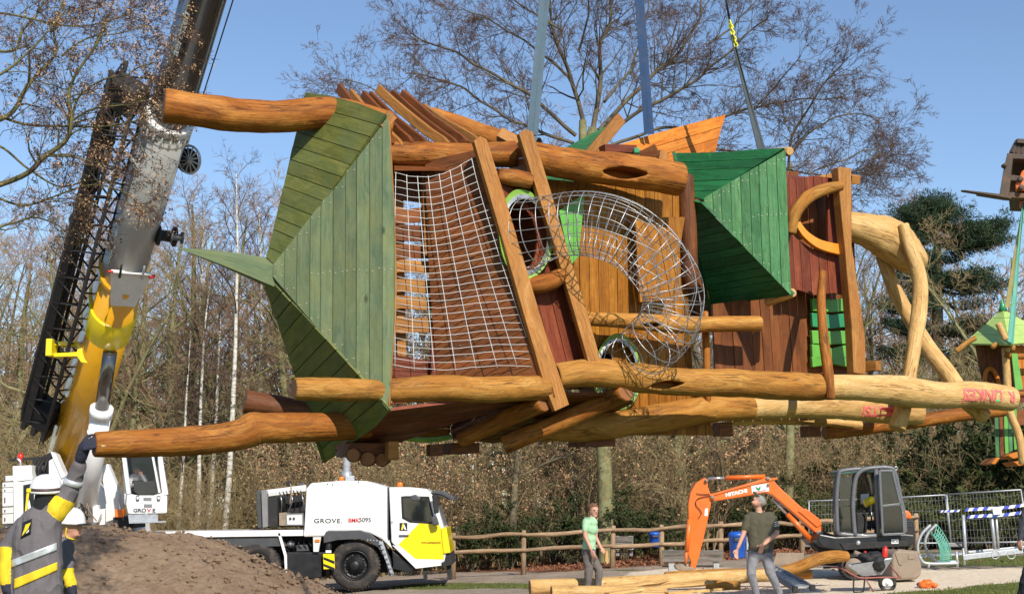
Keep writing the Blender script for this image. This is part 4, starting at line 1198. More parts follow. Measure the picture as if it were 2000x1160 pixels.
text('lettering', 'E', 9.5 * mpp(K(276, 997, CY)), M['ink'], ocab, K(300.5, 996.5, CY - .01), (1, 0, 0), UP, sx=1.3, bold=.004)
panel('step_plate', [(250, 1005), (308, 1004), (309, 1020), (252, 1021)], CY - .02, .05, 'galv', ocab, .004)
panel('step_plate', [(252, 1019), (324, 1017), (324, 1020), (252, 1022)], CY - .3, .4, 'galv', ocab, .004)

EXT = BK
# ---- boom
lo_, hi_ = -6000., 0.
def bpx(py): return 170 + .292 * (781 - py)
for _ in range(60):
    m_ = (lo_ + hi_) / 2
    if P(bpx(m_), m_, 14.6).x > hook.x: lo_ = m_
    else: hi_ = m_
BT = P(bpx(m_), m_, 14.6)
BF = P(bpx(945), 945, 40.6)
bd = (BT - BF).normalized()
bs = bd.cross(UP).normalized(); bu = bs.cross(bd)       # sideways, upper side
def bpt(py):
    """point of the boom axis at photo row py"""
    lo, hi = 0., 1.
    f = V((0, CT, ST)); u = V((0, -ST, CT))
    for _ in range(50):
        m = (lo + hi) / 2
        q = BF.lerp(BT, m) - CAM
        y = 580 - F * q.dot(u) / q.dot(f)
        if y > py: lo = m
        else: hi = m
    return BF.lerp(BT, lo)
def bsec(mb, a, b, w0, h0, w1=None, h1=None, rb=.75, cap=True, mi=0):
    """box on top, rounded belly below"""
    w1 = w1 or w0; h1 = h1 or h0
    prof = [(-1, .55), (-.93, .93), (-.8, 1), (.8, 1), (.93, .93), (1, .55)]
    for i in range(0, 13):
        a_ = math.pi * i / 12
        prof.append((math.cos(a_), -.05 - .95 * math.sin(a_)))
    k = len(mb.v); n = len(prof)
    for c_, w_, h_ in ((a, w0, h0), (b, w1, h1)):
        for x, y in prof: mb.v.append(c_ + bs * (x * w_ / 2) + bu * (y * h_ / 2))
    for i in range(n):
        j = (i + 1) % n
        mb.face((k + i, k + j, k + n + j, k + n + i), None, mi, 6 <= i < 18)
    mb.face(tuple(range(k + n - 1, k - 1, -1)), None, mi); mb.face(tuple(range(k + n, k + 2 * n)), None, mi)
    return mb
def bw(py, px_w): return px_w * mpp(bpt(py))
L1 = bsec(MB(), bpt(960), bpt(540), bw(700, 80), bw(700, 96)).build('boom_base', M['crane_yellow'], crane)
bsec(MB(), bpt(645), bpt(602), bw(640, 90), bw(640, 110)).build('boom_collar', M['cab_yellow'], L1, bevel=.02)
bsec(MB(), bpt(548), bpt(538), bw(545, 90), bw(545, 108)).build('boom_collar', M['crane_yellow'], L1, bevel=.02)
L2 = bsec(MB(), bpt(575), bpt(240), bw(420, 80), bw(420, 96)).build('boom_section', M['boom_grey'], crane)
for a, b, k in ((262, 258, 90), (250, 246, 92), (240, 228, 96)):
    bsec(MB(), bpt(a), bpt(b), bw(245, k), bw(245, k * 1.14)).build('boom_collar', M['offwhite'], L2, bevel=.015)
for i in range(9):
    t = math.pi * (i + .5) / 9
    c0 = bpt(262) + bs * (math.cos(t) * bw(245, 47)) - bu * (math.sin(t) * bw(245, 52)); c1 = bpt(240) + bs * (math.cos(t) * bw(245, 47)) - bu * (math.sin(t) * bw(245, 52))
    MB().rod(c0, c1, .03, 6).build('collar_pad', M['offwhite'], L2)
L3 = bsec(MB(), bpt(245), BT, bw(100, 74), bw(100, 88), bw(100, 66), bw(100, 78)).build('boom_section', M['boom_dark'], crane)
MB().beam(bpt(235) - bs * bw(200, 37) - bu * .05, BT - bs * bw(100, 34), .03, .2, bu).build('boom_stripe', M['boom_grey'], L3)
# head and wire above the frame
MB().box(BT + bd * .3, (1.0, .9, .9), (bd, bs, bu)).build('boom_head', M['boom_dark'], crane, bevel=.05)
MB().tube([BT + bd * .3, hook + UP * .8], .02, 6).build('hoist_rope', M['matblack'], crane)
MB().tube([P(375, 255, 32.), P(457, -5, 27), P(700, -900, 20)], .015, 6).build('hoist_rope', M['matblack'], crane)
# lettering on the dark boom side
c_ = bpt(70); face = -bu
la = bpt(140); lb = bpt(-60)
txt_c = (bpt(20)) - bs * bw(100, 30) - bu * bw(100, 25)
nrm = (bs * .80 - bu * .60).normalized()
xd = bd; yd = nrm.cross(xd)
text('lettering', 'aertssen', bw(80, 24), M['offwhite'], L3, bpt(55) + bs * bw(100, 37 * .82) - bu * bw(100, 44 * .60) + nrm * .03, xd, yd, sx=1.25, bold=.004)
# yellow foot bracket of the grey section, belly side
def bb(py, s_, u_): return bpt(py) + bs * (s_ * bw(600, 1)) + bu * (u_ * bw(600, 1))
MB().prism([bb(560, -22, -54), bb(560, 22, -54), bb(585, 9, -54), bb(630, 9, -54), bb(648, 12, -54), bb(648, -12, -54), bb(630, -9, -54), bb(585, -9, -54)], bu * bw(600, 16)).build('cylinder_bracket', M['crane_yellow'], L1, bevel=.02)
MB().prism([bb(500, -38, -50), bb(500, 38, -50), bb(555, 24, -53), bb(562, 22, -53), bb(562, -22, -53), bb(555, -24, -53)], bu * bw(600, 10)).build('wear_plate', M['offwhite'], L2, bevel=.02)
MB().rod(bb(497, -34, -52), bb(497, 36, -52), .03, 8).build('latch_bar', M['offwhite'], L2)
for k in (-20, 22): MB().rod(bb(505, k, -54), bb(480, k + 3, -54), .03, 6).build('latch_pin', M['steel' if k < 0 else 'matblack'], L2)
MB().rod(bb(500, -42, -50), bb(500, -32, -54), .045, 8).build('red_grip', M['lens_red'], L2)
MB().rod(bb(497, 36, -52), bb(496, 46, -52), .03, 8).build('red_grip', M['lens_red'], L2)
# lift cylinder
ct = bb(646, 0, -58); cbm = P(168, 1000, 38.2)
cd_ = (ct - cbm); 
mid = cbm + cd_ * .66
MB().tube([cbm, mid], 20 * mpp(mid), 20).build('lift_cylinder', M['white'], crane)
MB().tube([mid - cd_.normalized() * .25, mid + cd_.normalized() * .02], 22.5 * mpp(mid), 20).build('cylinder_collar', M['white'], crane)
MB().tube([cbm.lerp(ct, .5), cbm.lerp(ct, .515)], 21 * mpp(mid), 20).build('cylinder_collar', M['offwhite'], crane)
MB().tube([mid, ct], 13.5 * mpp(mid), 20).build('cylinder_rod', mat('chrome', (.16, .15, .14), .18, .9, .1, 3), crane)
MB().tube([ct - cd_.normalized() * .5, ct], 9 * mpp(mid), 14).build('cylinder_eye', M['steel'], crane)
# drums on the right side of the boom
def spool(px, py, Y, r_px, wid, name, m='matblack', ax=None):
    c_ = P(px, py, Y); r = r_px * mpp(c_); ax = ax or bs
    o = MB().lathe(c_ - ax * wid / 2, ax, [(0, 0), (0, r), (wid * .12, r), (wid * .12, r * .55), (wid * .88, r * .55), (wid * .88, r), (wid, r), (wid, 0)], 26).build(name, M[m], crane)
    return o
yb = bpt(460).y
spool(325, 461, yb - .2, 20, .45, 'hose_drum'); spool(345, 464, yb - .3, 12, .3, 'drum_motor', 'grey_dark')
yb = bpt(310).y
q = spool(366, 314, yb + .1, 24, .12, 'cable_reel', 'matblack', (bs * .8 + bd * .25 - bu * .5).normalized())
ax_ = (bs * .8 + bd * .25 - bu * .5).normalized()
MB().torus(P(370, 312, yb), ax_, 27 * mpp(P(370, 312, yb)), .03, 30, 8).build('reel_rim', M['galv'], q)
for i in range(6):
    u_, w_ = perp(ax_); a = math.pi * i / 6
    r = 27 * mpp(P(370, 312, yb)); v_ = (u_ * math.cos(a) + w_ * math.sin(a)) * r
    MB().rod(P(370, 312, yb - .02) - v_, P(370, 312, yb - .02) + v_, .018, 6).build('reel_spoke', M['galv'], q)
# folded lattice jib at the boom's left
jb = None
def jp(t):
    py = 822 + (146 - 822) * t; px = 79 + (258 - 79) * t
    return P(px, py, bpt(py).y + .2)
J0, J1 = jp(0), jp(1)
jd = (J1 - J0).normalized(); js = jd.cross(BK).normalized(); ju = js.cross(jd)
hw = 35 * mpp(jp(.5)) * .92
lat = MB()
cor = [(-1, -1), (1, -1), (1, 1), (-1, 1)]
def jc(t, c, k=1.): return J0.lerp(J1, t) + js * (c[0] * hw * k) + ju * (c[1] * hw * .8 * k)
for c in cor: lat.tube([jc(0, c, .9), jc(.04, c), jc(1, c, .86)], .055, 8)
NB = 26
for f in range(4):
    a, b = cor[f], cor[(f + 1) % 4]
    for i in range(NB):
        t0, t1 = i / NB, (i + 1) / NB
        lat.rod(jc(t0, a if i % 2 else b), jc(t1, b if i % 2 else a), .026, 6)
jib = lat.build('lattice_jib', M['matblack'], crane)
# inner folded piece and end gear, much darker and denser
lat2 = MB()
for c in cor:
    lat2.tube([jc(.02, (c[0] * .35 + .62, c[1] * .4)), jc(.98, (c[0] * .35 + .62, c[1] * .4))], .05, 6)
for i in range(40):
    t = i / 40
    lat2.rod(jc(t, (.27, -.4 if i % 2 else .4)), jc(t + .024, (.97, .4 if i % 2 else -.4)), .022, 5)
lat2.build('folded_jib', M['matblack'], jib)
MB().beam(jc(.0, (.55, -.9)), jc(.9, (.75, -.9)), .22, .1, ju).build('jib_beam', M['matblack'], jib)
MB().box(jc(.03, (0, 0)), (.8, .75, .6), (jd, js, ju)).build('jib_foot', M['matblack'], jib, bevel=.03)
for s_ in (-1, 0, 1):
    MB().box(jc(-.01, (s_ * .8, -.3)), (.5, .14, .4), (jd, js, ju)).build('jib_lug', M['black'], jib, bevel=.02)
MB().box(jc(.95, (.1, 0)), (.7, .8, .6), (jd, js, ju)).build('jib_head', M['matblack'], jib, bevel=.05)
for t, k in ((.62, 1), (.72, .7), (.84, .9), (.9, .5)):
    MB().lathe(jc(t, (.5, -.8)), ju, [(0, 0), (0, .3 * k), (.06, .3 * k), (.06, .22 * k), (.14, .22 * k), (.14, .3 * k), (.2, .3 * k), (.2, 0)], 18).build('jib_sheave', M['black'], jib)
# yellow bracket that carries the jib
Yb = bpt(690).y - .5
def bp(pts, dy=0.): return [P(x, y, Yb + dy) for x, y in pts]
for pts, m in (([(103, 666), (153, 667), (166, 690), (190, 700), (192, 712), (158, 708), (150, 696), (100, 697), (98, 690), (150, 687), (150, 676), (104, 674)], 'cab_yellow'),
               ([(153, 668), (166, 672), (178, 690), (192, 702), (166, 692)], 'crane_yellow')):
    MB().prism(bp(pts), BK * .45).build('jib_bracket', M[m], crane, bevel=.02)
MB().box(bp([(101, 680)])[0], (.16, .5, .45)).build('bracket_end', M['cab_yellow'], crane, bevel=.02)
for pts in ([(204, 470), (212, 474), (212, 487), (203, 484)], [(243, 290), (252, 300), (275, 335), (262, 330)]):
    MB().prism([P(x, y, bpt(y).y - .4) for x, y in pts], BK * .3).build('boom_lug', M['offwhite'], crane, bevel=.02)
# ================================================================== mini excavator
EY = 30.5
dig = thing('mini_excavator', V((7.6, 31.3, gz(7.6, 31.3))), 'orange and black mini excavator with an open cab door and bent arm', 'excavator')
def ep(pts, dy=0.): return [P(x, y, EY + dy) for x, y in pts]
def epan(name, pts, dy, dep, m, parent=None, bevel=.012):
    return MB().prism(ep(pts, dy), BK * dep).build(name, M[m] if isinstance(m, str) else m, parent or dig, bevel=bevel)
def track(dy):
    w_ = .38
    mb = MB()
    c0, c1 = P(1668, 1106, EY + dy), P(1772, 1106, EY + dy); r = 24 * mpp(c0)
    z0 = gz(c0.x, c0.y) + r + .01
    c0.z = c1.z = z0
    prof = []
    for i in range(13): a = math.pi / 2 + math.pi * i / 12; prof.append(c0 + V((math.cos(a) * r, 0, math.sin(a) * r)))
    for i in range(13): a = -math.pi / 2 + math.pi * i / 12; prof.append(c1 + V((math.cos(a) * r, 0, math.sin(a) * r)))
    inner = [c0.lerp(c1, .5) + V(((p - c0.lerp(c1, .5)).x * .96, 0, (p.z - z0) * .8)) for p in prof]
    n = len(prof); k = len(mb.v)
    for q in (prof, inner):
        for p in q: mb.v += [p, p + BK * w_]
    for i in range(n):
        j = (i + 1) % n
        a, b = k + i * 2, k + j * 2; c, d = k + 2 * n + i * 2, k + 2 * n + j * 2
        mb.face((a, b, b + 1, a + 1)); mb.face((c, c + 1, d + 1, d)); mb.face((a, c, d, b)); mb.face((a + 1, b + 1, d + 1, c + 1))
    # grouser bars
    tot = n
    for i in range(n):
        j = (i + 1) % n
        L = (prof[j] - prof[i]).length; m = max(1, int(L / .085))
        for q in range(m):
            p = prof[i].lerp(prof[j], (q + .5) / m); t = (prof[j] - prof[i]).normalized()
            mb.box(p + BK * w_ / 2, (.03, w_ * .96, .035), (t, BK, t.cross(BK)))
    o = mb.build('track', M['rubber'], dig)
    for c_ in (c0, c1):
        MB().lathe(c_ + BK * .03, -BK, [(0, 0), (0, r * .72), (.04, r * .70), (.05, r * .3), (.07, r * .28), (.07, 0)], 20).build('track_wheel', M['mud'], o)
    for i in range(3):
        c_ = c0.lerp(c1, (i + 1) / 4) - V((0, 0, r * .5))
        MB().lathe(c_ + BK * .03, -BK, [(0, 0), (0, r * .32), (.05, r * .3), (.05, 0)], 14).build('track_roller', M['mud'], o)
    MB().beam(c0 + BK * .06 + UP * .02, c1 + BK * .06 + UP * .02, .08, r * .9).build('track_frame', M['matblack'], o)
track(-.0); track(1.25)
epan('blade', [(1517, 1079), (1570, 1079), (1571, 1100), (1508, 1104)], .2, .12, 'mud')
epan('blade_arm', [(1560, 1092), (1660, 1096), (1660, 1106), (1560, 1102)], .8, .12, 'matblack')
epan('undercarriage', [(1665, 1078), (1770, 1076), (1775, 1100), (1660, 1102)], .45, .8, 'matblack')
epan('deck', [(1600, 1042), (1632, 1048), (1768, 1042), (1786, 1044), (1788, 1060), (1776, 1067), (1690, 1072), (1640, 1075), (1606, 1068), (1595, 1055)], .05, 1.7, 'black', bevel=.03)
epan('deck_skirt', [(1640, 1060), (1775, 1055), (1774, 1066), (1650, 1074)], .02, .06, 'matblack')
lp = epan('number_plate', [(1741, 1052.5), (1755, 1052), (1755, 1061), (1741, 1061.5)], .008, .03, 'white', bevel=.003)
text('lettering', '48.36', 6 * mpp(P(1748, 1057, EY)), M['ink'], lp, P(1748, 1056.8, EY + .004), (1, 0, 0), UP)
epan('counterweight', [(1764, 1012), (1782, 1012), (1788, 1030), (1789, 1060), (1768, 1064), (1764, 1040)], .08, 1.6, 'matblack', bevel=.05)
epan('engine_hood', [(1764, 996), (1773, 995), (1780, 1002), (1783, 1014), (1765, 1013)], .12, 1.5, 'digger_orange', bevel=.05)
for i in range(3): epan('hood_slot', [(1767, 1017 + i * 4), (1781, 1017 + i * 4), (1781, 1019 + i * 4), (1767, 1019 + i * 4)], .06, .05, 'ink', bevel=0)
epan('swing_post', [(1588, 1046), (1606, 1036), (1640, 1048), (1640, 1075), (1600, 1078), (1590, 1065)], .55, .5, 'matblack', bevel=.03)
MB().sphere(P(1676, 1060, EY + .03), .06, 10, 8).build('work_lamp', M['steel'], dig)
# cab
grey = mat('cab_grey', (.11, .115, .125), .38, 0, .1, 4, dirt=(.16, .14, .12), dirt_amt=.3, coat=.2)
cabo = thing('cab', dig.location, None, None); cabo.parent = dig; cabo.location = (0, 0, 0)
def strut(pts, dy, r, m=grey, name='cab_frame'):
    p = crom(ep(pts, dy), 5)
    return MB().tube(p, r, 10).build(name, m, cabo)
CB = 1.05
for dy, sh in ((.1, 0), (CB, -4)):
    strut([(1636 + sh, 1043), (1634 + sh, 980), (1638 + sh, 930), (1646 + sh, 919), (1684 + sh, 915)], dy, .045)
    strut([(1670 + sh, 1046), (1666 + sh, 990), (1670 + sh, 940), (1680 + sh, 921), (1700 + sh, 914), (1736 + sh, 913), (1747 + sh, 922), (1756 + sh, 960), (1765 + sh, 1005), (1768 + sh, 1040)], dy - .02 if dy < .5 else dy, .05)
    strut([(1711 + sh, 916), (1716 + sh, 1043)], dy - .03 if dy < .5 else dy, .05)
    strut([(1636 + sh, 1042), (1700, 1046), (1767 + sh, 1039)], dy, .05)
roofp = [(1640, 920), (1650, 916), (1684, 914), (1736, 911), (1745, 914), (1748, 922), (1684, 922), (1642, 928)]
MB().prism(ep(roofp, .08), BK * (CB - .08)).build('cab_roof', mat('cab_roof', (.045, .10, .085), .4, 0, .12, 4, coat=.2), cabo, bevel=.03)
epan('cab_side_glass', [(1640, 934), (1664, 928), (1663, 985), (1640, 990)], .1, .01, 'glass', cabo, 0)
epan('cab_lower_panel', [(1638, 990), (1664, 988), (1668, 1042), (1638, 1040)], .1, .012, 'glass_dark', cabo, 0)
epan('cab_back_glass', [(1676, 922), (1744, 920), (1764, 1000), (1672, 1000)], CB, .01, 'glass', cabo, 0)
door = epan('cab_door', [(1718, 919), (1743, 919), (1750, 950), (1762, 1000), (1766, 1042), (1724, 1044)], -.12, .03, 'glass', cabo, 0)
for a, b in (((1718, 919), (1724, 1044)), ((1718, 919), (1743, 919)), ((1743, 919), (1751, 952)), ((1751, 952), (1763, 1000)), ((1763, 1000), (1766, 1042)), ((1724, 1044), (1766, 1042)), ((1721, 988), (1760, 984))):
    MB().beam(P(*a, EY - .11), P(*b, EY - .11), .05, .05, BK).build('door_frame', grey, door, bevel=.008)
epan('door_lower_panel', [(1722, 990), (1760, 986), (1765, 1041), (1725, 1043)], -.115, .01, 'glass_dark', cabo, 0)
epan('orange_boot', [(1738, 1035), (1744, 1012), (1757, 1005), (1754, 1022), (1746, 1037)], .3, .2, 'digger_orange', cabo, .03)
epan('seat', [(1722, 965), (1742, 962), (1748, 1000), (1740, 1030), (1690, 1032), (1688, 1020), (1726, 1014)], .35, .5, 'matblack', cabo, .06)
epan('instrument_panel', [(1672, 1000), (1690, 1003), (1694, 1040), (1674, 1042)], .35, .5, 'matblack', cabo, .03)
for x in (1690, 1700): MB().tube(crom(ep([(x, 1036), (x + 2, 1010), (x - 4, 996)], .3), 4), .018, 8).build('control_lever', M['matblack'], cabo)
MB().tube(ep([(1688, 984), (1706, 975)], .5), .09, 12).build('yellow_canister', M['cab_yellow'], cabo)
epan('paper', [(1681, 965), (1697, 963), (1697, 981), (1681, 984)], CB - .03, .004, 'white', cabo, 0)
MB().ring([P(1750 + 3 * math.cos(a), 914 + 3 * math.sin(a), EY + .3) for a in [2 * math.pi * i / 12 for i in range(12)]], BK, .012, 6).build('lifting_eye', M['steel'], cabo)
# boom and stick
BYd = .62
boom_ = epan('boom', [(1610, 1034), (1597, 1015), (1560, 985), (1522, 950), (1508, 934), (1498, 930), (1486, 936), (1440, 950), (1398, 962), (1388, 964), (1384, 971), (1388, 977), (1400, 978), (1450, 970), (1495, 962), (1508, 966), (1520, 976), (1560, 1010), (1596, 1043), (1604, 1040)], BYd, .26, 'digger_orange', bevel=.025)
epan('boom_flange', [(1386, 966), (1440, 950), (1512, 933), (1519, 932), (1519, 935), (1440, 954), (1388, 969)], BYd - .03, .32, 'digger_orange', boom_, .006)
for x, y, r_ in ((1392, 971, 7), (1500, 934, 7), (1380, 938, 6), (1501, 946, 5), (1600, 1040, 9)):
    MB().lathe(P(x, y, EY + BYd - .05), BK, [(.0, 0), (.0, r_ * .0062), (.34, r_ * .0062), (.34, 0)], 16).build('pivot_pin', M['mud'], boom_)
st_ = epan('sticker', [(1467, 948.5), (1501, 943), (1502, 958.5), (1469, 962.5)], BYd - .006, .02, 'white', boom_, 0)
MB().prism(ep([(1475, 949), (1481, 953), (1486, 948), (1485, 956), (1481, 958), (1477, 955)], BYd - .01), BK * .006).build('logo', M['paint_teal'], st_)
text('lettering', 'Speeltoestellen', 3.6 * mpp(P(1484, 958, EY)), M['inkred'], st_, P(1486, 958.3, EY + BYd - .009), P(1500, 956, EY) - P(1470, 961, EY), UP)
text('lettering', 'HITACHI', 9 * mpp(P(1438, 962, EY)), M['white'], boom_, P(1438, 962.3, EY + BYd - .004), P(1458, 958, EY) - P(1418, 966.5, EY), UP, sx=1.25, bold=.006, shear=.1)
stick = epan('stick', [(1376, 932), (1382, 936), (1383, 950), (1391, 973), (1388, 990), (1376, 1045), (1366, 1085), (1358, 1112), (1352, 1116), (1347, 1108), (1350, 1096), (1346, 1090), (1343, 1080), (1345, 1020), (1344, 985), (1348, 962), (1358, 944)], BYd + .02, .2, 'digger_orange', bevel=.025)
epan('label_plate', [(1377, 993), (1383, 992), (1382, 1007), (1376, 1007)], BYd + .012, .02, 'white', stick, 0)
MB().tube(crom(ep([(1386, 968), (1364, 973), (1359, 985), (1370, 1000), (1364, 1012)], BYd - .01), 5), .009, 6).build('hose', M['matblack'], stick)
MB().tube(crom(ep([(1360, 963), (1372, 965), (1386, 964)], BYd - .01), 5), .009, 6).build('hose', M['matblack'], stick)
MB().tube(ep([(1382, 934.5), (1420, 933)], BYd + .13), .032, 12).build('cylinder_rod', M['steel'], boom_)
MB().tube(ep([(1417, 933), (1494, 930)], BYd + .13), .05, 14).build('arm_cylinder', M['digger_orange'], boom_)
MB().tube(ep([(1347, 1014), (1341, 1076)], BYd + .0), .05, 14).build('bucket_cylinder', M['digger_orange'], stick)
MB().tube(ep([(1341, 1076), (1339, 1100)], BYd + .0), .03, 12).build('cylinder_rod', M['digger_orange'], stick)
MB().tube(ep([(1510, 975), (1540, 1006)], BYd + .13), .032, 12).build('cylinder_rod', M['steel'], boom_)
MB().tube(ep([(1538, 1003), (1586, 1056)], BYd + .13), .062, 14).build('boom_cylinder', M['digger_orange'], boom_)
epan('boom_guard', [(1558, 998), (1574, 992), (1600, 1012), (1606, 1024), (1596, 1030), (1566, 1004)], BYd - .03, .32, 'digger_orange', boom_, .02)
epan('quick_hitch', [(1318, 1104), (1330, 1100), (1340, 1106), (1352, 1106), (1358, 1112), (1350, 1118), (1336, 1116), (1322, 1112)], BYd - .05, .3, 'mud', stick, .02)
MB().tube(ep([(1338, 1098), (1346, 1112)], BYd + .05), .035, 10).build('hitch_link', M['mud'], stick)

# big loose bucket behind the wheelbarrow
bkY = 29.3
bz = gz(8.1, bkY)
bk = thing('digger_bucket', P(1770, 1128, bkY), 'large mud coated digging bucket standing on the sand behind the wheelbarrow', 'bucket')
out = [(1742, 1082), (1752, 1074), (1792, 1076), (1797, 1090), (1801, 1108), (1799, 1124), (1790, 1131), (1752, 1133), (1742, 1126)]
MB().prism([P(x, y, bkY) for x, y in out], BK * .9).build('bucket_shell', M['mud'], bk, bevel=.05)
MB().prism([P(x, y, bkY - .02) for x, y in [(1748, 1080), (1757, 1078), (1765, 1096), (1762, 1104), (1756, 1102)]], BK * .05).build('lifting_lug', M['mud'], bk, bevel=.01)
MB().beam(P(1752, 1075, bkY + .1), P(1796, 1080, bkY + .1), .1, .08).build('bucket_lip', M['mud'], bk, bevel=.02)
MB().prism([P(x, y, bkY - .015) for x, y in [(1774, 1083), (1786, 1082), (1786, 1091), (1774, 1092)]], BK * .03).build('wear_plate', M['mud'], bk, bevel=.005)

# ================================================================== wheelbarrow
WY = 27.3
wb = thing('wheelbarrow', P(1690, 1156, WY), 'grey steel wheelbarrow on a red frame with dark clothes in it', 'wheelbarrow')
def wpx(pts, dy=0.): return [P(x, y, WY + dy) for x, y in pts]
# tray: shell between top rim and floor
top = [P(1655, 1104, WY - .3), P(1744, 1090, WY - .3), P(1744, 1088, WY + .3), P(1657, 1101, WY + .3)]
bot = [P(1683, 1125, WY - .18), P(1722, 1122, WY - .18), P(1721, 1120, WY + .18), P(1684, 1123, WY + .18)]
mb = MB(); mb.v = top + bot + [p.lerp((top[0] + top[2]) / 2, .04) for p in top] + [p + UP * .02 for p in bot]
for i in range(4):
    j = (i + 1) % 4
    mb.face((i, j, 4 + j, 4 + i)); mb.face((8 + j, 8 + i, 12 + i, 12 + j)); mb.face((i, 8 + i, 8 + j, j))
mb.face((4, 5, 6, 7)); mb.face((15, 14, 13, 12))
mb.build('tray', M['galv'], wb, bevel=.01)
fr = mat('barrow_frame', (.27, .075, .06), .5, .2, .15, 8, dirt=(.18, .13, .1), dirt_amt=.5)
for dy in (-.25, .25):
    MB().tube(crom(wpx([(1608, 1108), (1640, 1108), (1662, 1120), (1682, 1128), (1720, 1127), (1760, 1127)], dy * (1 if dy < 0 else 1)), 5), .017, 8).build('frame_tube', fr, wb)
    MB().tube(crom(wpx([(1608, 1108), (1622, 1107.5)], dy), 3), .022, 8).build('grip', M['matblack'], wb)
    MB().tube(crom(wpx([(1668, 1122), (1667, 1153), (1672, 1156), (1684, 1155), (1687, 1150), (1689, 1127)], dy), 4), .016, 8).build('leg', M['matblack' if dy < 0 else 'mud'], wb)
    MB().tube(wpx([(1738, 1102), (1757, 1127)], dy * .5), .014, 8).build('brace', fr, wb)
    MB().tube(wpx([(1690, 1128), (1706, 1155)], dy), .014, 8).build('brace', fr, wb)
c_ = P(1733, 1138, WY); r = 17.5 * mpp(c_)
ax = -BK
wh = MB().lathe(c_, ax, [(-.04, r * .62), (-.05, r * .8), (-.035, r * .97), (0, r), (.035, r * .97), (.05, r * .8), (.04, r * .62), (-.04, r * .62)], 30).build('wheel', M['rubber'], wb)
MB().lathe(c_, ax, [(-.03, 0), (-.03, r * .62), (.03, r * .62), (.02, r * .5), (.015, r * .2), (.05, r * .16), (.05, 0)], 24).build('rim', M['offwhite'], wh)
# clothes and cans lying in it
cl = MB(); cl.sphere(P(1704, 1090, WY), .2, 26, 18, (1.1, .9, .62))
cl.sphere(P(1716, 1102, WY - .25), .13, 20, 14, (.8, .55, 1.1))
cl.sphere(P(1690, 1086, WY - .05), .12, 20, 14, (1.2, 1, .6))
def wrinkle(o, amp, sc, seed=0.):
    for v in o.data.vertices:
        n = v.normal; q = v.co * sc + V((seed, seed, 0))
        v.co += n * (amp * (mn.noise(q) + .6 * abs(mn.noise(q * 2.3))))
o = cl.build('black_jacket', M['matblack'], None, loc=P(1704, 1098, WY)); wrinkle(o, .05, 9); tag(o, 'crumpled black jacket lying over the edge of the wheelbarrow', 'jacket')
for x, y, m, nm, lab in ((1687, 1094, 'red_paint', 'can', 'small red can lying at the left in the wheelbarrow'), (1727, 1084, 'lens_red', 'can', 'small red can at the right in the wheelbarrow')):
    o = MB().lathe(P(x, y + 5, WY + .02), V((.2, .1, 1)), [(0, 0), (0, .05), (.02, .055), (.17, .055), (.19, .045), (.2, .025), (.23, .025), (.23, 0)], 14).build(nm, M[m], None, loc=P(x, y + 5, WY)); tag(o, lab, 'can')
o = MB().tube(wpx([(1668, 1078), (1690, 1088)], .1), .05, 10).build('grey_pipe', M['mud'], None, loc=P(1668, 1088, WY)); tag(o, 'short muddy grey pipe lying across the wheelbarrow', 'pipe')

# ================================================================== bits on the sand and grass
def gpt(px, py):
    """point where a photo pixel meets the ground"""
    lo, hi = 15., 90.
    for _ in range(50):
        m = (lo + hi) / 2; p = P(px, py, m)
        if p.z > gz(p.x, p.y): lo = m
        else: hi = m
    return P(px, py, lo)
bag = MB(); b0 = gpt(1808, 1147)
bag.sphere(b0 + V((.02, 0, .07)), .13, 18, 12, (1.2, .7, .6)); bag.sphere(b0 + V((.16, 0, .05)), .07, 14, 10, (1.1, .8, .6))
o = bag.build('plastic_bag', M['digger_orange'], None, loc=b0); wrinkle(o, .05, 13); tag(o, 'small crumpled orange plastic bag lying on the grass', 'bag')
c0 = gpt(1794, 1146)
o = MB().lathe(c0 + V((0, 0, .05)), V((.3, -1, 0)), [(0, 0), (0, .045), (.12, .045), (.14, .03), (.14, 0)], 12).build('spray_can', M['blue_plastic'], None, loc=c0); tag(o, 'blue and white spray can lying by the orange bag', 'can')

def ground_log(name, pts, rpx, m, endm, lab, cat, grp=None, n=16, Y=None, bump=.08):
    _seed[0] += 3.7
    if Y is None: p = [P(*q) for q in pts]
    else: p = [P(x, y, Y) for x, y in pts]
    r = [a * mpp(b) for a, b in zip(rpx if isinstance(rpx, (list, tuple)) else [rpx] * len(p), p)]
    sp = crom(p, 7)
    o = MB().tube(sp, lerps(r, len(sp)), n, True, bump, _seed[0], 0, 1, .015).build(name, [M[m], M[endm]], None, loc=p[0])
    return tag(o, lab, cat, grp)
ground_log('peeled_log', [(1036, 1148, 26.8), (1150, 1143, 27), (1280, 1136, 27.6), (1400, 1128, 28.2), (1500, 1122, 28.5)], [17, 15, 15, 14, 13], 'log_pale', 'end', 'longest pale peeled log on the sand, thick end at the left', 'log', 'peeled logs lying on the ground')
ground_log('peeled_log', [(1078, 1157, 26.2), (1160, 1156, 26.3), (1300, 1156, 26.5)], [15, 13, 11], 'log_pale', 'end', 'shorter pale log lying in front of the longest one', 'log', 'peeled logs lying on the ground')
ground_log('peeled_log', [(1300, 1128, 29.3), (1400, 1122, 29.4), (1500, 1121, 29.2), (1586, 1121, 29)], [12, 12, 11, 9], 'log_gold', 'end_pale', 'straight golden log lying behind the metal ramps', 'log', 'peeled logs lying on the ground')
ground_log('peeled_log', [(1515, 1118, 28.6), (1560, 1106, 28.6), (1600, 1091, 28.6), (1630, 1086, 28.6), (1654, 1086, 28.7)], [9, 11, 12, 12, 10], 'log_gold', 'end_pale', 'curved golden log raised at its right end by the digger track', 'log', 'peeled logs lying on the ground')
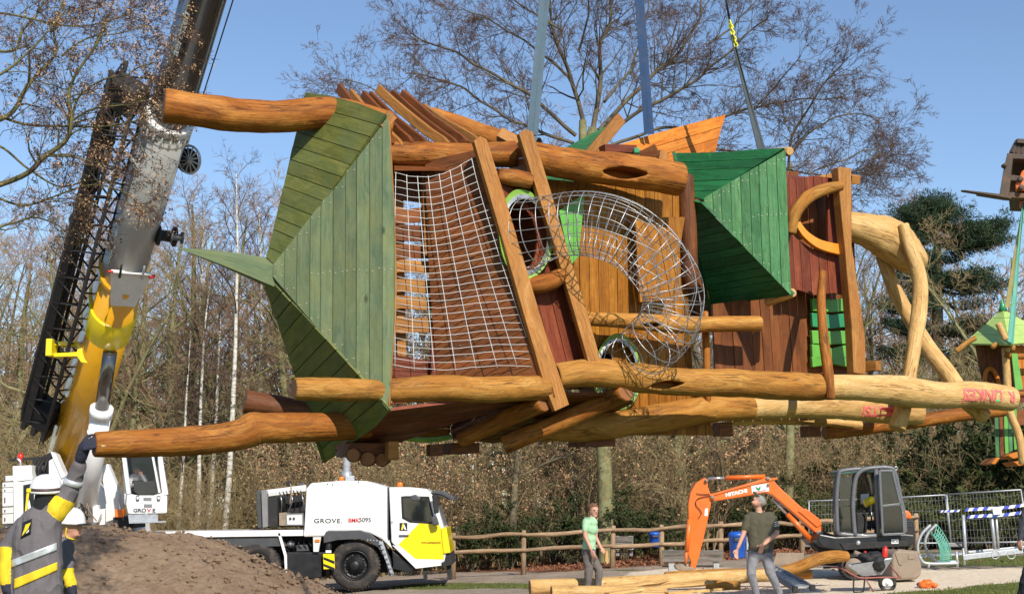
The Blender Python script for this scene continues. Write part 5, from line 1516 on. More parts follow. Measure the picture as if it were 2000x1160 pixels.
ground_log('peeled_log', [(1380, 1141, 27.4), (1445, 1143, 27.3)], [9, 8], 'log_gold', 'end_pale', 'short log stub under the pale planks', 'log', 'peeled logs lying on the ground')
for i, (a, b, w_, h_) in enumerate((((1185, 1160, 26.0), (1392, 1134, 27.2), .09, .05), ((1215, 1163, 25.8), (1410, 1150, 26.6), .12, .04), ((1300, 1158, 26.0), (1376, 1152, 26.3), .1, .05), ((1180, 1150, 26.6), (1330, 1128, 27.8), .08, .05))):
    m = MB(); pa, pb = P(*a), P(*b)
    k = 6; d = (pb - pa).normalized(); sd_ = d.cross(UP).normalized()
    for j in range(k + 1):
        t = j / k; c_ = pa.lerp(pb, t) + sd_ * rnd.uniform(-.03, .03) + UP * rnd.uniform(-.015, .02); ww = w_ * (1.1 - .5 * t + rnd.uniform(-.1, .1))
        m.v += [c_ - sd_ * ww - UP * h_ / 2, c_ + sd_ * ww - UP * h_ / 2, c_ + sd_ * ww * .8 + UP * h_ / 2, c_ - sd_ * ww * .8 + UP * h_ / 2]
    for j in range(k):
        for q in range(4):
            e, f_ = j * 4 + q, j * 4 + (q + 1) % 4
            m.face((e, f_, f_ + 4, e + 4), ((j * .3, q * .2 + i), (j * .3, q * .2 + .2 + i), (j * .3 + .3, q * .2 + .2 + i), (j * .3 + .3, q * .2 + i)))
    m.face((3, 2, 1, 0)); m.face((k * 4, k * 4 + 1, k * 4 + 2, k * 4 + 3))
    tag(m.build('split_plank', M['log_pale'], None, loc=pa), ['long pale split plank leaning on the logs', 'pale plank lying lowest on the sand', 'short pale offcut at the planks\' right end', 'pale split plank reaching back between the logs'][i], 'plank', 'split planks on the log pile')
# aluminium loading ramps
rp = thing('loading_ramp', P(1552, 1150, 26.8), 'pair of aluminium loading ramps with rungs leaning on a log', 'ramp')
A0, A1 = P(1516, 1108, 28.0), P(1587, 1147, 26.9)
B0, B1 = P(1498, 1116, 27.7), P(1553, 1150, 26.7)
for a, b in ((A0, A1), (B0, B1)):
    MB().beam(a, b, .05, .1).build('ramp_rail', M['grey_mid'], rp, bevel=.008)
    MB().box(b, (.1, .08, .12)).build('ramp_foot', M['matblack'], rp, bevel=.01)
for i in range(11):
    t = (i + .6) / 11.5
    MB().beam(A0.lerp(A1, t), B0.lerp(B1, t), .05, .03).build('ramp_rung', M['galv'], rp)

# ================================================================== benches, bins, rail fence
def bench(px0, px1, py0, py1, Y, lab):
    b = thing('park_bench', P((px0 + px1) / 2, py1, Y), lab, 'bench', 'park benches')
    for x in (px0 + (px1 - px0) * .15, px0 + (px1 - px0) * .88):
        p0 = P(x, py1 + 3, Y); p1 = P(x, py0, Y)
        MB().box((p0 + p1) / 2, (.15, .12, (p1 - p0).length)).build('concrete_post', mat('concrete', (.36, .37, .36), .8, 0, .15, 9, dirt=(.2, .2, .17), dirt_amt=.4), b, bevel=.01)
    for k in range(2):
        y0 = py0 + 1 + k * 12
        MB().beam(P(px0, y0 + 5, Y - .09), P(px1, y0 + 5, Y - .09), .05, 10.5 * mpp(p1)).build('back_board', M['board_grey'], b, bevel=.006)
    for k in range(3):
        MB().beam(P(px0, py0 + 32, Y + .16 + k * .15), P(px1, py0 + 32, Y + .16 + k * .15), .13, .04).build('seat_board', M['board_grey'], b, bevel=.005)
    for x in (px0 + (px1 - px0) * .15, px0 + (px1 - px0) * .88):
        MB().box(P(x, py0 + 36, Y + .3), (.1, .5, .08)).build('seat_bracket', M['grey_mid'], b)
    return b
M['board_grey'] = wood('board_grey', (.11, .09, .075), (.19, .165, .14), (.27, .24, .2), .7, .9, 12., .3)
bench(1293, 1413, 1073, 1117, 36.5, 'grey wooden bench with concrete posts under the digger arm')
bench(1200, 1236, 1046, 1070, 44, 'small weathered bench behind the rail fence')
def bin_(px, py0, py1, Y, wpx_, lab, post=True):
    b = thing('litter_bin', P(px, py1, Y), lab, 'litter bin', 'blue litter bins')
    g = mpp(P(px, py1, Y)); r = wpx_ * g / 2; h = (py1 - py0) * g
    c_ = P(px, py1, Y)
    MB().lathe(c_, UP, [(0, 0), (0, r * .8), (.03, r * .84), (h * .78, r), (h * .80, r * 1.07), (h * .88, r * 1.07), (h * .95, r * .95), (h, r * .55), (h, 0)], 18).build('bin_body', M['blue_plastic'], b)
    MB().box(c_ + V((0, -r * .9, h * .7)), (r * 1.0, .12, h * .12)).build('bin_slot', M['ink'], b, bevel=.01)
    if post:
        x = c_ + V((r * 1.15, -.05, 0))
        MB().rod(V((x.x, x.y, gz(x.x, x.y) - .05)), x + UP * h * .8, .05, 10).build('bin_post', M['galv'], b)
    return b
bin_(1441, 1038, 1089, 34.5, 34, 'larger blue litter bin on a post behind the man in the cap')
bin_(1279, 1038, 1068, 44.5, 22, 'smaller blue litter bin behind the rail fence near the bench')
bin_(1206, 1040, 1062, 52, 10, 'dark little blue bin deep under the trees')
rf_ = thing('rail_fence', P(1022, 1118, 42), 'pale split rail fence with round posts along the edge of the woods', 'fence')
posts = [(885, 1040, 1124), (1022, 1035, 1121), (1196, 1026, 1114), (1292, 1024, 1106), (1407, 1018, 1098), (1500, 1015, 1092), (1567, 1013, 1086), (1680, 1006, 1078), (1790, 1002, 1074)]
_p = []
for i, (x, a, b) in enumerate(posts):
    _seed[0] += 2.2
    t_, bt = P(x + rnd.uniform(-2, 2), a, 42), P(x, b, 42)
    MB().tube([bt - UP * .2, bt.lerp(t_, .5), t_], [.085, .08, .07], 10, True, .08, _seed[0], 0, 1).build('fence_post', [M['rail_wood'], M['end_pale']], rf_)
    _p.append((bt, t_))
for i in range(len(_p) - 1):
    for f0, f1 in ((.90, .91), (.54, .55)):
        a = _p[i][0].lerp(_p[i][1], f0); b = _p[i + 1][0].lerp(_p[i + 1][1], f1)
        _seed[0] += 1.3
        MB().tube(crom([a - (b - a) * .03 - V((0, .09, 0)), a.lerp(b, .35) - V((0, .09, rnd.uniform(-.04, .04))), a.lerp(b, .7) - V((0, .09, rnd.uniform(-.03, .05))), b + (b - a) * .03 - V((0, .09, 0))], 5), [.05, .065, .06, .05], 8, True, .12, _seed[0], 0, 1).build('fence_rail', [M['rail_wood'], M['end_pale']], rf_)
rb_ = thing('rail_fence', P(1060, 1072, 52), 'farther thin rail fence between the tree trunks', 'fence')
pp = [(830, 1052, 1084), (1042, 1044, 1078), (1250, 1038, 1070), (1440, 1030, 1064)]
for i, (x, a, b) in enumerate(pp):
    MB().tube([P(x, b, 52), P(x, a, 52)], .07, 8).build('fence_post', M['rail_wood'], rb_)
    if i:
        for f in (2, 16): MB().tube([P(pp[i - 1][0], pp[i - 1][1] + f, 51.9), P(x, a + f, 51.9)], .05, 6).build('fence_rail', M['rail_wood'], rb_)

# ================================================================== mesh fence, barrier, net cradle at the right
mf = None
def mesh_panel(a0, a1, b0, b1, lab, foot=True):
    """a0,a1: top and bottom at left as (px,py,Y)"""
    A0, A1, B0, B1 = P(*a0), P(*a1), P(*b0), P(*b1)
    t = thing('mesh_fence', A1, lab, 'fence', 'wire mesh site fence panels')
    fm = MB()
    for p, q in ((A0, A1), (B0, B1), (A0, B0), (A1.lerp(A0, .06), B1.lerp(B0, .06))): fm.rod(p, q, .022, 8)
    fm.build('fence_frame', M['galv'], t)
    w_ = MB(); n = int((B0 - A0).length / .1)
    for i in range(1, n):
        s_ = i / n
        w_.rod(A0.lerp(B0, s_), A1.lerp(B1, s_), .0032, 4)
    for s_ in (.1, .3, .5, .7, .85, .95): w_.rod(A0.lerp(A1, s_), B0.lerp(B1, s_), .0032, 4)
    w_.build('wire_mesh', M['galv'], t)
    for q in (A1, B1):
        MB().box(q + V((0, 0, .04)), (.6, .22, .12)).build('fence_foot', M['grey_mid'], t, bevel=.02)
mesh_panel((1580, 978, 44), (1580, 1066, 44), (1700, 974, 44), (1700, 1066, 44), 'wire mesh fence panel behind the digger arm')
mesh_panel((1702, 974, 43.6), (1702, 1066, 43.6), (1846, 966, 42.6), (1858, 1066, 42.6), 'wire mesh fence panel just right of the digger cab')
mesh_panel((1849, 965, 42.5), (1858, 1066, 42.5), (1994, 956, 41), (2010, 1064, 41), 'wire mesh fence panel at the far right')
mesh_panel((1040, 1014, 53), (1042, 1084, 53), (1078, 1010, 53), (1080, 1086, 53), 'small dark mesh gate deep under the trees')
br = thing('metal_barrier', P(1885, 1094, 33), 'galvanised steel barrier frame with blue and white tape', 'barrier')
for x0, y0, x1, y1, r_ in ((1881, 1005, 1887, 1094, .04), (1936, 1000, 1943, 1072, .04), (1945, 1000, 1950, 1072, .03), (2012, 996, 2020, 1068, .04)):
    MB().rod(P(x0, y0, 33), P(x1, y1, 33), r_, 10).build('barrier_post', M['galv'], br)
MB().beam(P(1880, 1088, 33), P(2020, 1072, 33), .1, .12).build('base_rail', M['galv'], br, bevel=.01)
MB().beam(P(1890, 1078, 33.6), P(2020, 1066, 33.6), .1, .06).build('base_rail', M['galv'], br, bevel=.01)
for x in (1944, 1975): MB().torus(P(x, 1083, 32.95), BK, .09, .012, 16, 6).build('base_hoop', M['galv'], br)
def tape(pts, Y, wpx_, lab):
    sp = crom([P(x, y, Y) for x, y in pts], 8)
    mb = MB(); hh = wpx_ * mpp(sp[0]) / 2
    for i in range(len(sp) - 1):
        d = (sp[i + 1] - sp[i]).normalized(); n_ = d.cross(BK).normalized()
        a, b = sp[i], sp[i + 1]; sh = d * hh * .8
        mb.prism([a + n_ * hh + sh, b + n_ * hh + sh, b - n_ * hh - sh, a - n_ * hh - sh], BK * .006, 1 if (i % 4) < 2 else 0)
    tag(mb.build('barrier_tape', [M['white'], M['tape_blue']], None, loc=sp[0]), lab, 'tape', 'blue and white barrier tapes')
M['tape_blue'] = mat('tape_blue', (.05, .08, .45), .5, 0, .1, 6)
tape([(1886, 995), (1920, 993), (1960, 991), (2000, 986)], 32.9, 6, 'upper blue and white barrier tape at the right edge')
tape([(1890, 1009), (1920, 1007), (1960, 1005), (2000, 1000)], 32.9, 6, 'lower blue and white barrier tape at the right edge')
tape([(1836, 998), (1850, 998), (1874, 997)], 38, 4, 'short blue and white tape end near the fence post')
o = MB().prism([P(x, y, 32.85) for x, y in ((1938, 990), (1955, 989), (1957, 1003), (1941, 1005))], BK * .01).build('paper_sign', M['white'], None, loc=P(1945, 1004, 32.85)); tag(o, 'blank white sheet hung between the two barrier tapes', 'sign')
# net cradle
nc_ = thing('net_cradle', P(1850, 1100, 32.5), 'curved steel hoop frame with a green climbing net, standing on the grass', 'play frame')
for pts, dy in (([(1817, 1025), (1800, 1043), (1792, 1068), (1799, 1092), (1815, 1100), (1872, 1099)], 0), ([(1829, 1024), (1812, 1042), (1807, 1064), (1817, 1086), (1834, 1096), (1872, 1096)], .5)):
    MB().tube(crom([P(x, y, 32.5 + dy) for x, y in pts], 7), .035, 10).build('hoop_tube', M['galv'], nc_)
for a, b in (((1868, 1076, 32.5), (1870, 1108, 32.5)), ((1881, 1070, 33), (1884, 1103, 33)), ((1815, 1099, 32.5), (1813, 1108, 32.5))):
    MB().rod(P(*a), P(*b), .03, 8).build('frame_leg', M['galv'], nc_)
MB().beam(P(1790, 1086, 33.5), P(1880, 1080, 33.5), .4, .05).build('pallet', M['galv'], nc_)
ne = MB()
def ncp(s_, t_):
    x0 = 1816 + 14 * s_; y0 = 1036 - 12 * s_ + 16 * math.sin(math.pi * s_) ; x1 = 1836 + 22 * s_; y1 = 1097 - 3 * s_
    return P(x0 + (x1 - x0) * t_ + 8 * math.sin(math.pi * t_), y0 + (y1 - y0) * t_, 32.5 + .5 * s_)
for i in range(8): ne.tube([ncp(i / 7, t / 10) for t in range(11)], .012, 5)
for i in range(15):
    ne.tube([ncp(s / 6, i / 14) for s in range(7)], .012, 5)
    ne.tube([ncp(s / 6, min(1, i / 14 + s / 40)) for s in range(7)], .01, 5)
ne.build('green_net', M['strap_teal'], nc_)

# ================================================================== second play hut hanging from forks at the right edge
HY = 19.5
hut = thing('play_hut', P(1965, 900, HY), 'small wooden play hut with pale green roof hanging at the right edge', 'play hut')
def hp_(pts, dy=0.): return [P(x, y, HY + dy) for x, y in pts]
apx = P(1958, 604, HY + .5)
e1, e2, e3, e4 = P(1884, 670, HY + .5), P(1972, 672, HY - .45), P(2068, 664, HY + .4), P(1975, 662, HY + 1.4)
lg_ = mat('roof_pale_green', (.38, .52, .14), .5, 0, .12, 5, dirt=(.30, .48, .13), dirt_amt=.5, coat=.1)
for a, b in ((e1, e2), (e2, e3), (e3, e4), (e4, e1)):
    MB().planks([apx, a, b], b - a, .2, .03, .005, toward=((a + b) / 2 - V((apx.x, apx.y, a.z)))).build('roof', lg_, hut)
MB().lathe(apx - UP * .03, UP, [(0, 0), (0, .06), (.1, .035), (.2, .0)], 8).build('roof_tip', M['paint_teal'], hut)
MB().planks(hp_([(1905, 672), (1948, 674), (1955, 790), (1930, 780), (1916, 730)], .3), UP, .13, .03, .005).build('hut_wall', M['board_brown'], hut)
MB().planks(hp_([(1975, 676), (2050, 676), (2050, 760), (1985, 760)], .1), UP, .13, .03, .005).build('hut_wall', M['board_orange'], hut)
MB().planks(hp_([(1948, 674), (2050, 676), (2050, 780), (1955, 790)], 1.1), UP, .13, .03, .005).build('hut_wall', M['board_red'], hut)
MB().tube(crom(hp_([(1923, 752), (1925, 728), (1934, 720), (1944, 730), (1952, 752)], .27), 5), .035, 8).build('window_rim', M['board_orange'], hut)
def hlog(pts, r, dy=0., m='log_gold'):
    _seed[0] += 4.1
    sp = crom(hp_(pts, dy), 5)
    MB().tube(sp, r * mpp(sp[0]), 12, True, .08, _seed[0], 0, 1, .008).build('log', [M[m], M['end_pale']], hut)
hlog([(1868, 686), (1888, 670), (1905, 660)], 5, .2); hlog([(1950, 632), (1956, 645), (1964, 663)], 6.5, -.5, 'log_pale'); hlog([(1938, 678), (1946, 672)], 5, -.2)
hlog([(1964, 680), (1967, 730), (1971, 800), (1990, 850), (1998, 905)], 8, -.1, 'log_pale'); hlog([(1962, 692), (1985, 696), (2030, 694)], 6, -.15, 'log_oiled'); hlog([(1975, 679), (1980, 680)], 7, -.3)
hlog([(1970, 766), (1995, 770), (2040, 770)], 6, -.2, 'log_oiled')
MB().planks(hp_([(1976, 690), (1987, 690), (1998, 760), (1984, 762)], -.2), UP, .2, .03).build('green_board', M['paint_leaf'], hut)
for i, (x, m) in enumerate(((1942, 'stain_mint'), (1951, 'board_brown'), (1960, 'paint_leaf'), (1968, 'stain_mint'), (1978, 'paint_leaf'))):
    MB().planks(hp_([(x, 780), (x + 7, 780), (x + 10, 892 - i * 4), (x + 3, 894 - i * 4)], .4), UP, .3, .03).build('hut_board', M[m], hut)
for pts in ([(1936, 905), (1946, 893), (1954, 894), (1944, 907)], [(1968, 890), (1986, 882), (2000, 890), (1980, 896)], [(1980, 902), (2000, 898), (2010, 905), (1990, 910)]):
    MB().prism(hp_(pts, .2), BK * .5).build('floor_board', M['board_orange'], hut, bevel=.01)
MB().planks(hp_([(1930, 800), (2040, 800), (2040, 830), (1940, 830)], .8), UA, .2, .03).build('hut_board', M['board_brown'], hut)
fk = thing('lifting_forks', P(1990, 385, HY), 'rusty black pallet fork carriage with orange mounting, holding up the hut', 'forks')
FKX = V((ray(1990, 300).x, ray(1990, 300).y, 0)).normalized()
def fpan(name, pts, dy, dep, m, bevel=.01): return MB().prism(hp_(pts, dy), FKX * dep).build(name, M[m], fk, bevel=bevel)
rust = mat('rusty_steel', (.085, .062, .048), .75, .2, .3, 4, dirt=(.30, .13, .05), dirt_amt=.75, bump=.3)
M['rusty'] = rust
fpan('fork', [(1876, 371.5), (1884, 371), (1955, 379), (1975, 384), (1975, 388), (1954, 384)], -.3, .14, 'rusty', .004)
fpan('fork', [(1906, 379.5), (1914, 379), (1960, 384), (2000, 387), (2000, 391), (1960, 388)], .8, .14, 'rusty', .004)
fpan('fork_shank', [(1967, 301), (1979, 301), (1970, 384), (1952, 379), (1960, 330)], -.3, .14, 'rusty')
fpan('fork_shank', [(1984, 302), (1994, 303), (1990, 388), (1978, 386)], .8, .14, 'rusty')
fpan('carriage_bar', [(1967, 299), (2060, 305), (2060, 313), (1966, 310)], -.2, 1.1, 'rusty')
fpan('carriage_bar', [(1960, 340), (2060, 350), (2060, 358), (1958, 352)], -.1, 1.0, 'rusty')
fpan('carriage_bar', [(1970, 375), (2060, 380), (2060, 390), (1970, 386)], -.1, 1.0, 'rusty')
for a, b in (((1976, 300), (1988, 276)), ((1984, 302), (1992, 277)), ((1994, 303), (2000, 278))):
    MB().beam(P(*a, HY), P(*b, HY + .1), .06, .06).build('guard_bar', rust, fk)
MB().beam(P(1986, 276, HY), P(2060, 280, HY), .06, .06).build('guard_bar', rust, fk)
MB().lathe(P(1964, 322, HY - .35), BK, [(0, 0), (0, .03), (.1, .03), (.1, 0)], 12).build('pin', rust, fk)
fpan('orange_mount', [(1988, 352), (1996, 332), (2060, 320), (2060, 376), (1985, 372), (1982, 360)], -.15, .4, 'digger_orange', .03)
for x, y in ((1994, 350), (1996, 366)): MB().lathe(P(x, y, HY - .2), BK, [(0, 0), (0, .04), (.05, .04), (.05, 0)], 12).build('bolt', rust, fk)
fpan('fork_boom', [(2040, 300), (2200, 260), (2200, 330), (2040, 370)], .1, .4, 'digger_orange', .03)
o = sling('lifting_strap', P(1999, 400, HY + .1), P(1974, 670, HY - .5), .06, 'strap_teal', 'teal lifting strap running down over the hut roof', .8); o['group'] = 'straps holding the hut'
o = sling('lifting_strap', P(1997, 410, HY + .4), P(1968, 600, HY + .9), .06, 'strap_yellow', 'dull yellow lifting strap behind the hut roof tip', .8); o['group'] = 'straps holding the hut'
o = MB().ring([P(1998 + 5 * math.cos(a), 400 + 8 * math.sin(a), HY + .1) for a in [2 * math.pi * i / 16 for i in range(16)]], BK, .016, 6).build('shackle', M['pink'], None, loc=P(1998, 400, HY)); tag(o, 'pink red shackle under the forks at the right edge', 'shackle')
# ================================================================== people
def body_mesh(name, segs, ells, mats, parent, vox=.012, fold=.010, fscale=7., seed=0., cloth=()):
    """one continuous skin: tapered limbs and ellipsoids fused, then coloured by the nearest limb"""
    mb = MB()
    for a, b, ra, rb, mi in segs:
        a = V(a); b = V(b); L = (b - a).length
        n = 5
        mb.tube([a.lerp(b, i / n) for i in range(n + 1)], [ra + (rb - ra) * i / n for i in range(n + 1)], 14)
        mb.sphere(a, ra, 14, 8); mb.sphere(b, rb, 14, 8)
    for c, r, sc, ax, mi in ells:
        mb.sphere(c, r, 20, 14, sc, 0, ax)
    o = mb.build(name, mats, parent)
    md = o.modifiers.new('r', 'REMESH'); md.mode = 'VOXEL'; md.voxel_size = vox
    sm = o.modifiers.new('s', 'SMOOTH'); sm.iterations = 4; sm.factor = .5
    bpy.context.view_layer.update()
    dg = bpy.context.evaluated_depsgraph_get()
    me = bpy.data.meshes.new_from_object(o.evaluated_get(dg))
    o.modifiers.clear(); o.data = me
    me.materials.clear()
    for m in mats: me.materials.append(m)
    off = origin(o)
    def near(p):
        best = 9e9; bm = 0
        for a, b, ra, rb, mi in segs:
            ab = b - a; t = max(0., min(1., (p - a).dot(ab) / max(1e-9, ab.length_squared)))
            d = (p - (a + ab * t)).length - (ra + (rb - ra) * t)
            if d < best: best = d; bm = mi
        for c, r, sc, ax, mi in ells:
            q = p - c
            x, y, z = ax if ax else (V((1, 0, 0)), V((0, 1, 0)), V((0, 0, 1)))
            l = V((q.dot(x) / sc[0], q.dot(y) / sc[1], q.dot(z) / sc[2])).length - r
            l *= min(sc)
            if l < best: best = l; bm = mi
        return bm
    vm = [near(v.co + off) for v in me.vertices]
    if fold:
        ns = [v.normal.copy() for v in me.vertices]
        for v, n, m in zip(me.vertices, ns, vm):
            if m in cloth:
                q = v.co * fscale + V((seed, seed * 2, 0)); q.z *= .8
                a = 1 - abs(mn.noise(q)) * 2; b = mn.noise(q * 2.4 + V((5, 1, 2)))
                v.co += n * (fold * (a * a - .4 + .5 * b))
    for p in me.polygons:
        p.use_smooth = True
        c = [vm[i] for i in p.vertices]
        p.material_index = max(set(c), key=c.count)
    return o

def head_parts(parent, c, fwd, up, hair=None, r=.105, skin=None, cap=None, helmet=None):
    """eyes, mouth, ears, hair on a head whose skull is part of the body"""
    f = V(fwd).normalized(); u = V(up); u = (u - f * u.dot(f)).normalized(); s_ = f.cross(u)
    e = MB()
    for k in (-1, 1): e.sphere(c + f * (r * .86) + s_ * (k * r * .33) + u * (r * .08), r * .10, 10, 6, (1.1, .5, .55), 0, (s_, f, u))
    e.build('eyes', M['ink'], parent)
    b = MB()
    for k in (-1, 1): b.sphere(c + f * (r * .90) + s_ * (k * r * .34) + u * (r * .26), r * .08, 8, 6, (2.2, .6, .35), 0, (s_, f, u))
    b.build('eyebrows', hair or M['ink'], parent)
    MB().sphere(c + f * (r * .90) - u * (r * .52), r * .1, 10, 6, (2.3, .6, .6), 0, (s_, f, u)).build('mouth', mat('lips', (.36, .12, .10), .5), parent)
    return f, u, s_

def skull(c, fwd, up, r=.105, mi=0):
    f = V(fwd).normalized(); u = V(up); u = (u - f * u.dot(f)).normalized(); s_ = f.cross(u)
    ax = (s_, f, u)
    return [(c + u * .012 - f * .008, r, (.80, .98, 1.08), ax, mi), (c + f * (r * .28) - u * (r * .55), r * .62, (.86, .92, .95), ax, mi),
            (c + f * (r * .98) - u * (r * .12), r * .17, (.75, .9, 1.35), ax, mi), (c + f * (r * .72) - u * (r * .86), r * .3, (1.1, .8, .7), ax, mi),
            (c + s_ * (r * .82) - u * (r * .08) - f * (r * .05), r * .2, (.45, .8, 1.25), ax, mi), (c - s_ * (r * .82) - u * (r * .08) - f * (r * .05), r * .2, (.45, .8, 1.25), ax, mi),
            (c + f * (r * .80) + u * (r * .28), r * .2, (2.8, .7, .8), ax, mi)]

def hand(c, d, n, sc=1., curl=.5, mi=0, thumb=1):
    """palm, four fingers of different length bent at two knuckles, thumb from the palm's side"""
    d = V(d).normalized(); n = V(n); n = (n - d * n.dot(d)).normalized(); s_ = d.cross(n)
    segs = []
    for k, (o, L) in enumerate(((-.033, .072), (-.011, .082), (.011, .077), (.032, .062))):
        a = c + d * (.045 * sc) + s_ * (o * sc)
        base = c - d * (.03 * sc) + s_ * (o * .8 * sc)
        segs.append((base, a, .0155 * sc, .013 * sc, mi))
        d1 = (d * math.cos(curl * .6) + n * math.sin(curl * .6)); d2 = (d * math.cos(curl * 1.5) + n * math.sin(curl * 1.5)); 
        b = a + d1 * (L * .5 * sc); e = b + d2 * (L * .5 * sc)
        segs.append((a, b, .0115 * sc, .0105 * sc, mi)); segs.append((b, e, .0105 * sc, .0085 * sc, mi))
    t0 = c - d * (.025 * sc) + s_ * (-.035 * sc * thumb); t1 = t0 + (d * .6 - s_ * (thumb * .75) + n * .35).normalized() * (.045 * sc)
    t2 = t1 + (d * .85 - s_ * (thumb * .25) + n * .4).normalized() * (.035 * sc)
    segs.append((t0, t1, .0155 * sc, .0125 * sc, mi)); segs.append((t1, t2, .0125 * sc, .0095 * sc, mi))
    return segs

def band(name, a, b, t0, t1, r, m, parent, n=18):
    """ring of tape round a limb"""
    a = V(a); b = V(b); p0 = a.lerp(b, t0); p1 = a.lerp(b, t1)
    return MB().tube([p0, p0.lerp(p1, .5), p1], [r * 1.0, r * 1.02, r], n, True).build(name, m, parent)

# ---------------------------------------------------------------- man in a cap, looking up
PY = 25.6
def q_(px, py, dy=0.): return P(px, py, PY + dy)
m1 = thing('person', V((q_(1490, 1160).x, PY, 0)), 'man in grey cap and olive t-shirt, hand on hip, looking up beside the logs', 'person', 'people on the site')
skin, olive, jean, shoe = M['skin'], mat('olive_cotton', (.075, .068, .042), .9, 0, .12, 7, bump=.3, bscale=90), mat('grey_denim', (.20, .20, .22), .9, 0, .2, 6, dirt=(.28, .26, .24), dirt_amt=.4, bump=.4, bscale=120), mat('dark_shoe', (.05, .045, .04), .7)
hd = q_(1481, 979, 0); fw = V((-.62, -.35, .62)); upv = V((.42, .1, .85))
segs = [(q_(1484, 1008, .02), q_(1481, 990, .02), .062, .058, 0),
        (q_(1468, 1010, 0), q_(1503, 1010, .05), .105, .105, 1), (q_(1474, 1022), q_(1502, 1022, .04), .125, .12, 1), (q_(1476, 1048), q_(1498, 1048, .03), .125, .125, 1), (q_(1474, 1068), q_(1497, 1068, .03), .125, .125, 1),
        (q_(1473, 1082), q_(1496, 1082, .03), .128, .128, 2),
        (q_(1470, 1014), q_(1475, 1072), .115, .125, 1), (q_(1501, 1014, .04), q_(1497, 1072, .03), .115, .125, 1), (q_(1485, 1020), q_(1486, 1072), .13, .135, 1),
        # his right arm, hanging
        (q_(1460, 1012, -.02), q_(1455, 1032, -.06), .075, .068, 1), (q_(1455, 1032, -.06), q_(1452, 1042, -.08), .052, .046, 0), (q_(1452, 1042, -.08), q_(1441, 1070, -.14), .045, .032, 0),
        # his left arm, hand on the hip
        (q_(1510, 1012, .06), q_(1516, 1034, .02), .075, .068, 1), (q_(1516, 1034, .02), q_(1517, 1041, -.02), .052, .048, 0), (q_(1517, 1041, -.02), q_(1493, 1062, -.16), .045, .033, 0),
        # legs
        (q_(1472, 1086), q_(1467, 1118, -.06), .112, .082, 2), (q_(1467, 1118, -.06), q_(1478, 1160, .02), .082, .062, 2),
        (q_(1497, 1086, .03), q_(1504, 1116, -.02), .112, .085, 2), (q_(1504, 1116, -.02), q_(1524, 1160, .06), .082, .066, 2),
        (q_(1478, 1163, .02), q_(1471, 1168, -.16), .055, .042, 3), (q_(1524, 1163, .06), q_(1520, 1168, -.14), .055, .042, 3)]
segs += hand(q_(1438, 1078, -.16), V((-.12, -.1, -1)), V((.3, -.6, .2)), 1.05, .5, 0, -1)
segs += hand(q_(1488, 1068, -.19), V((-.35, .2, -1)), V((.4, 1, 0)), 1.05, .6, 0, 1)
b1_ = body_mesh('body', segs, skull(hd, fw, upv, .108), [skin, olive, jean, shoe], m1, .012, .008, 7, 3., (1, 2))
f_, u_, s_ = head_parts(m1, hd, fw, upv, mat('brown_hair', (.10, .06, .035), .8))
capm = mat('cap_cloth', (.24, .235, .22), .9, 0, .12, 20, bump=.3)
cp = MB().sphere(hd + u_ * .03 - f_ * .02, .118, 22, 14, (.86, 1.0, .86), 0, (s_, f_, u_)).build('cap', capm, m1)
MB().sphere(hd + u_ * .062 + f_ * .115, .085, 16, 8, (.95, 1.0, .14), 0, (s_, (f_ + u_ * .12).normalized(), (u_ - f_ * .12).normalized())).build('cap_peak', capm, cp)
belt = MB().ring([(q_(1485, 1075, .015) + V((math.cos(a) * .235, math.sin(a) * .142, 0))) for a in [2 * math.pi * i / 28 for i in range(28)]], UP, (.008, .022), 6).build('belt', M['ink'], m1)
for k in range(3):
    a, b = q_(1510, 1012, .06), q_(1516, 1034, .02)
    MB().ring([a.lerp(b, .40 + k * .16) + perp((b - a).normalized())[0] * (math.cos(t) * .074) + perp((b - a).normalized())[1] * (math.sin(t) * .074) for t in [2 * math.pi * i / 20 for i in range(20)]], b - a, (.004, .007), 6).build('sleeve_stripe', M['white'], m1)

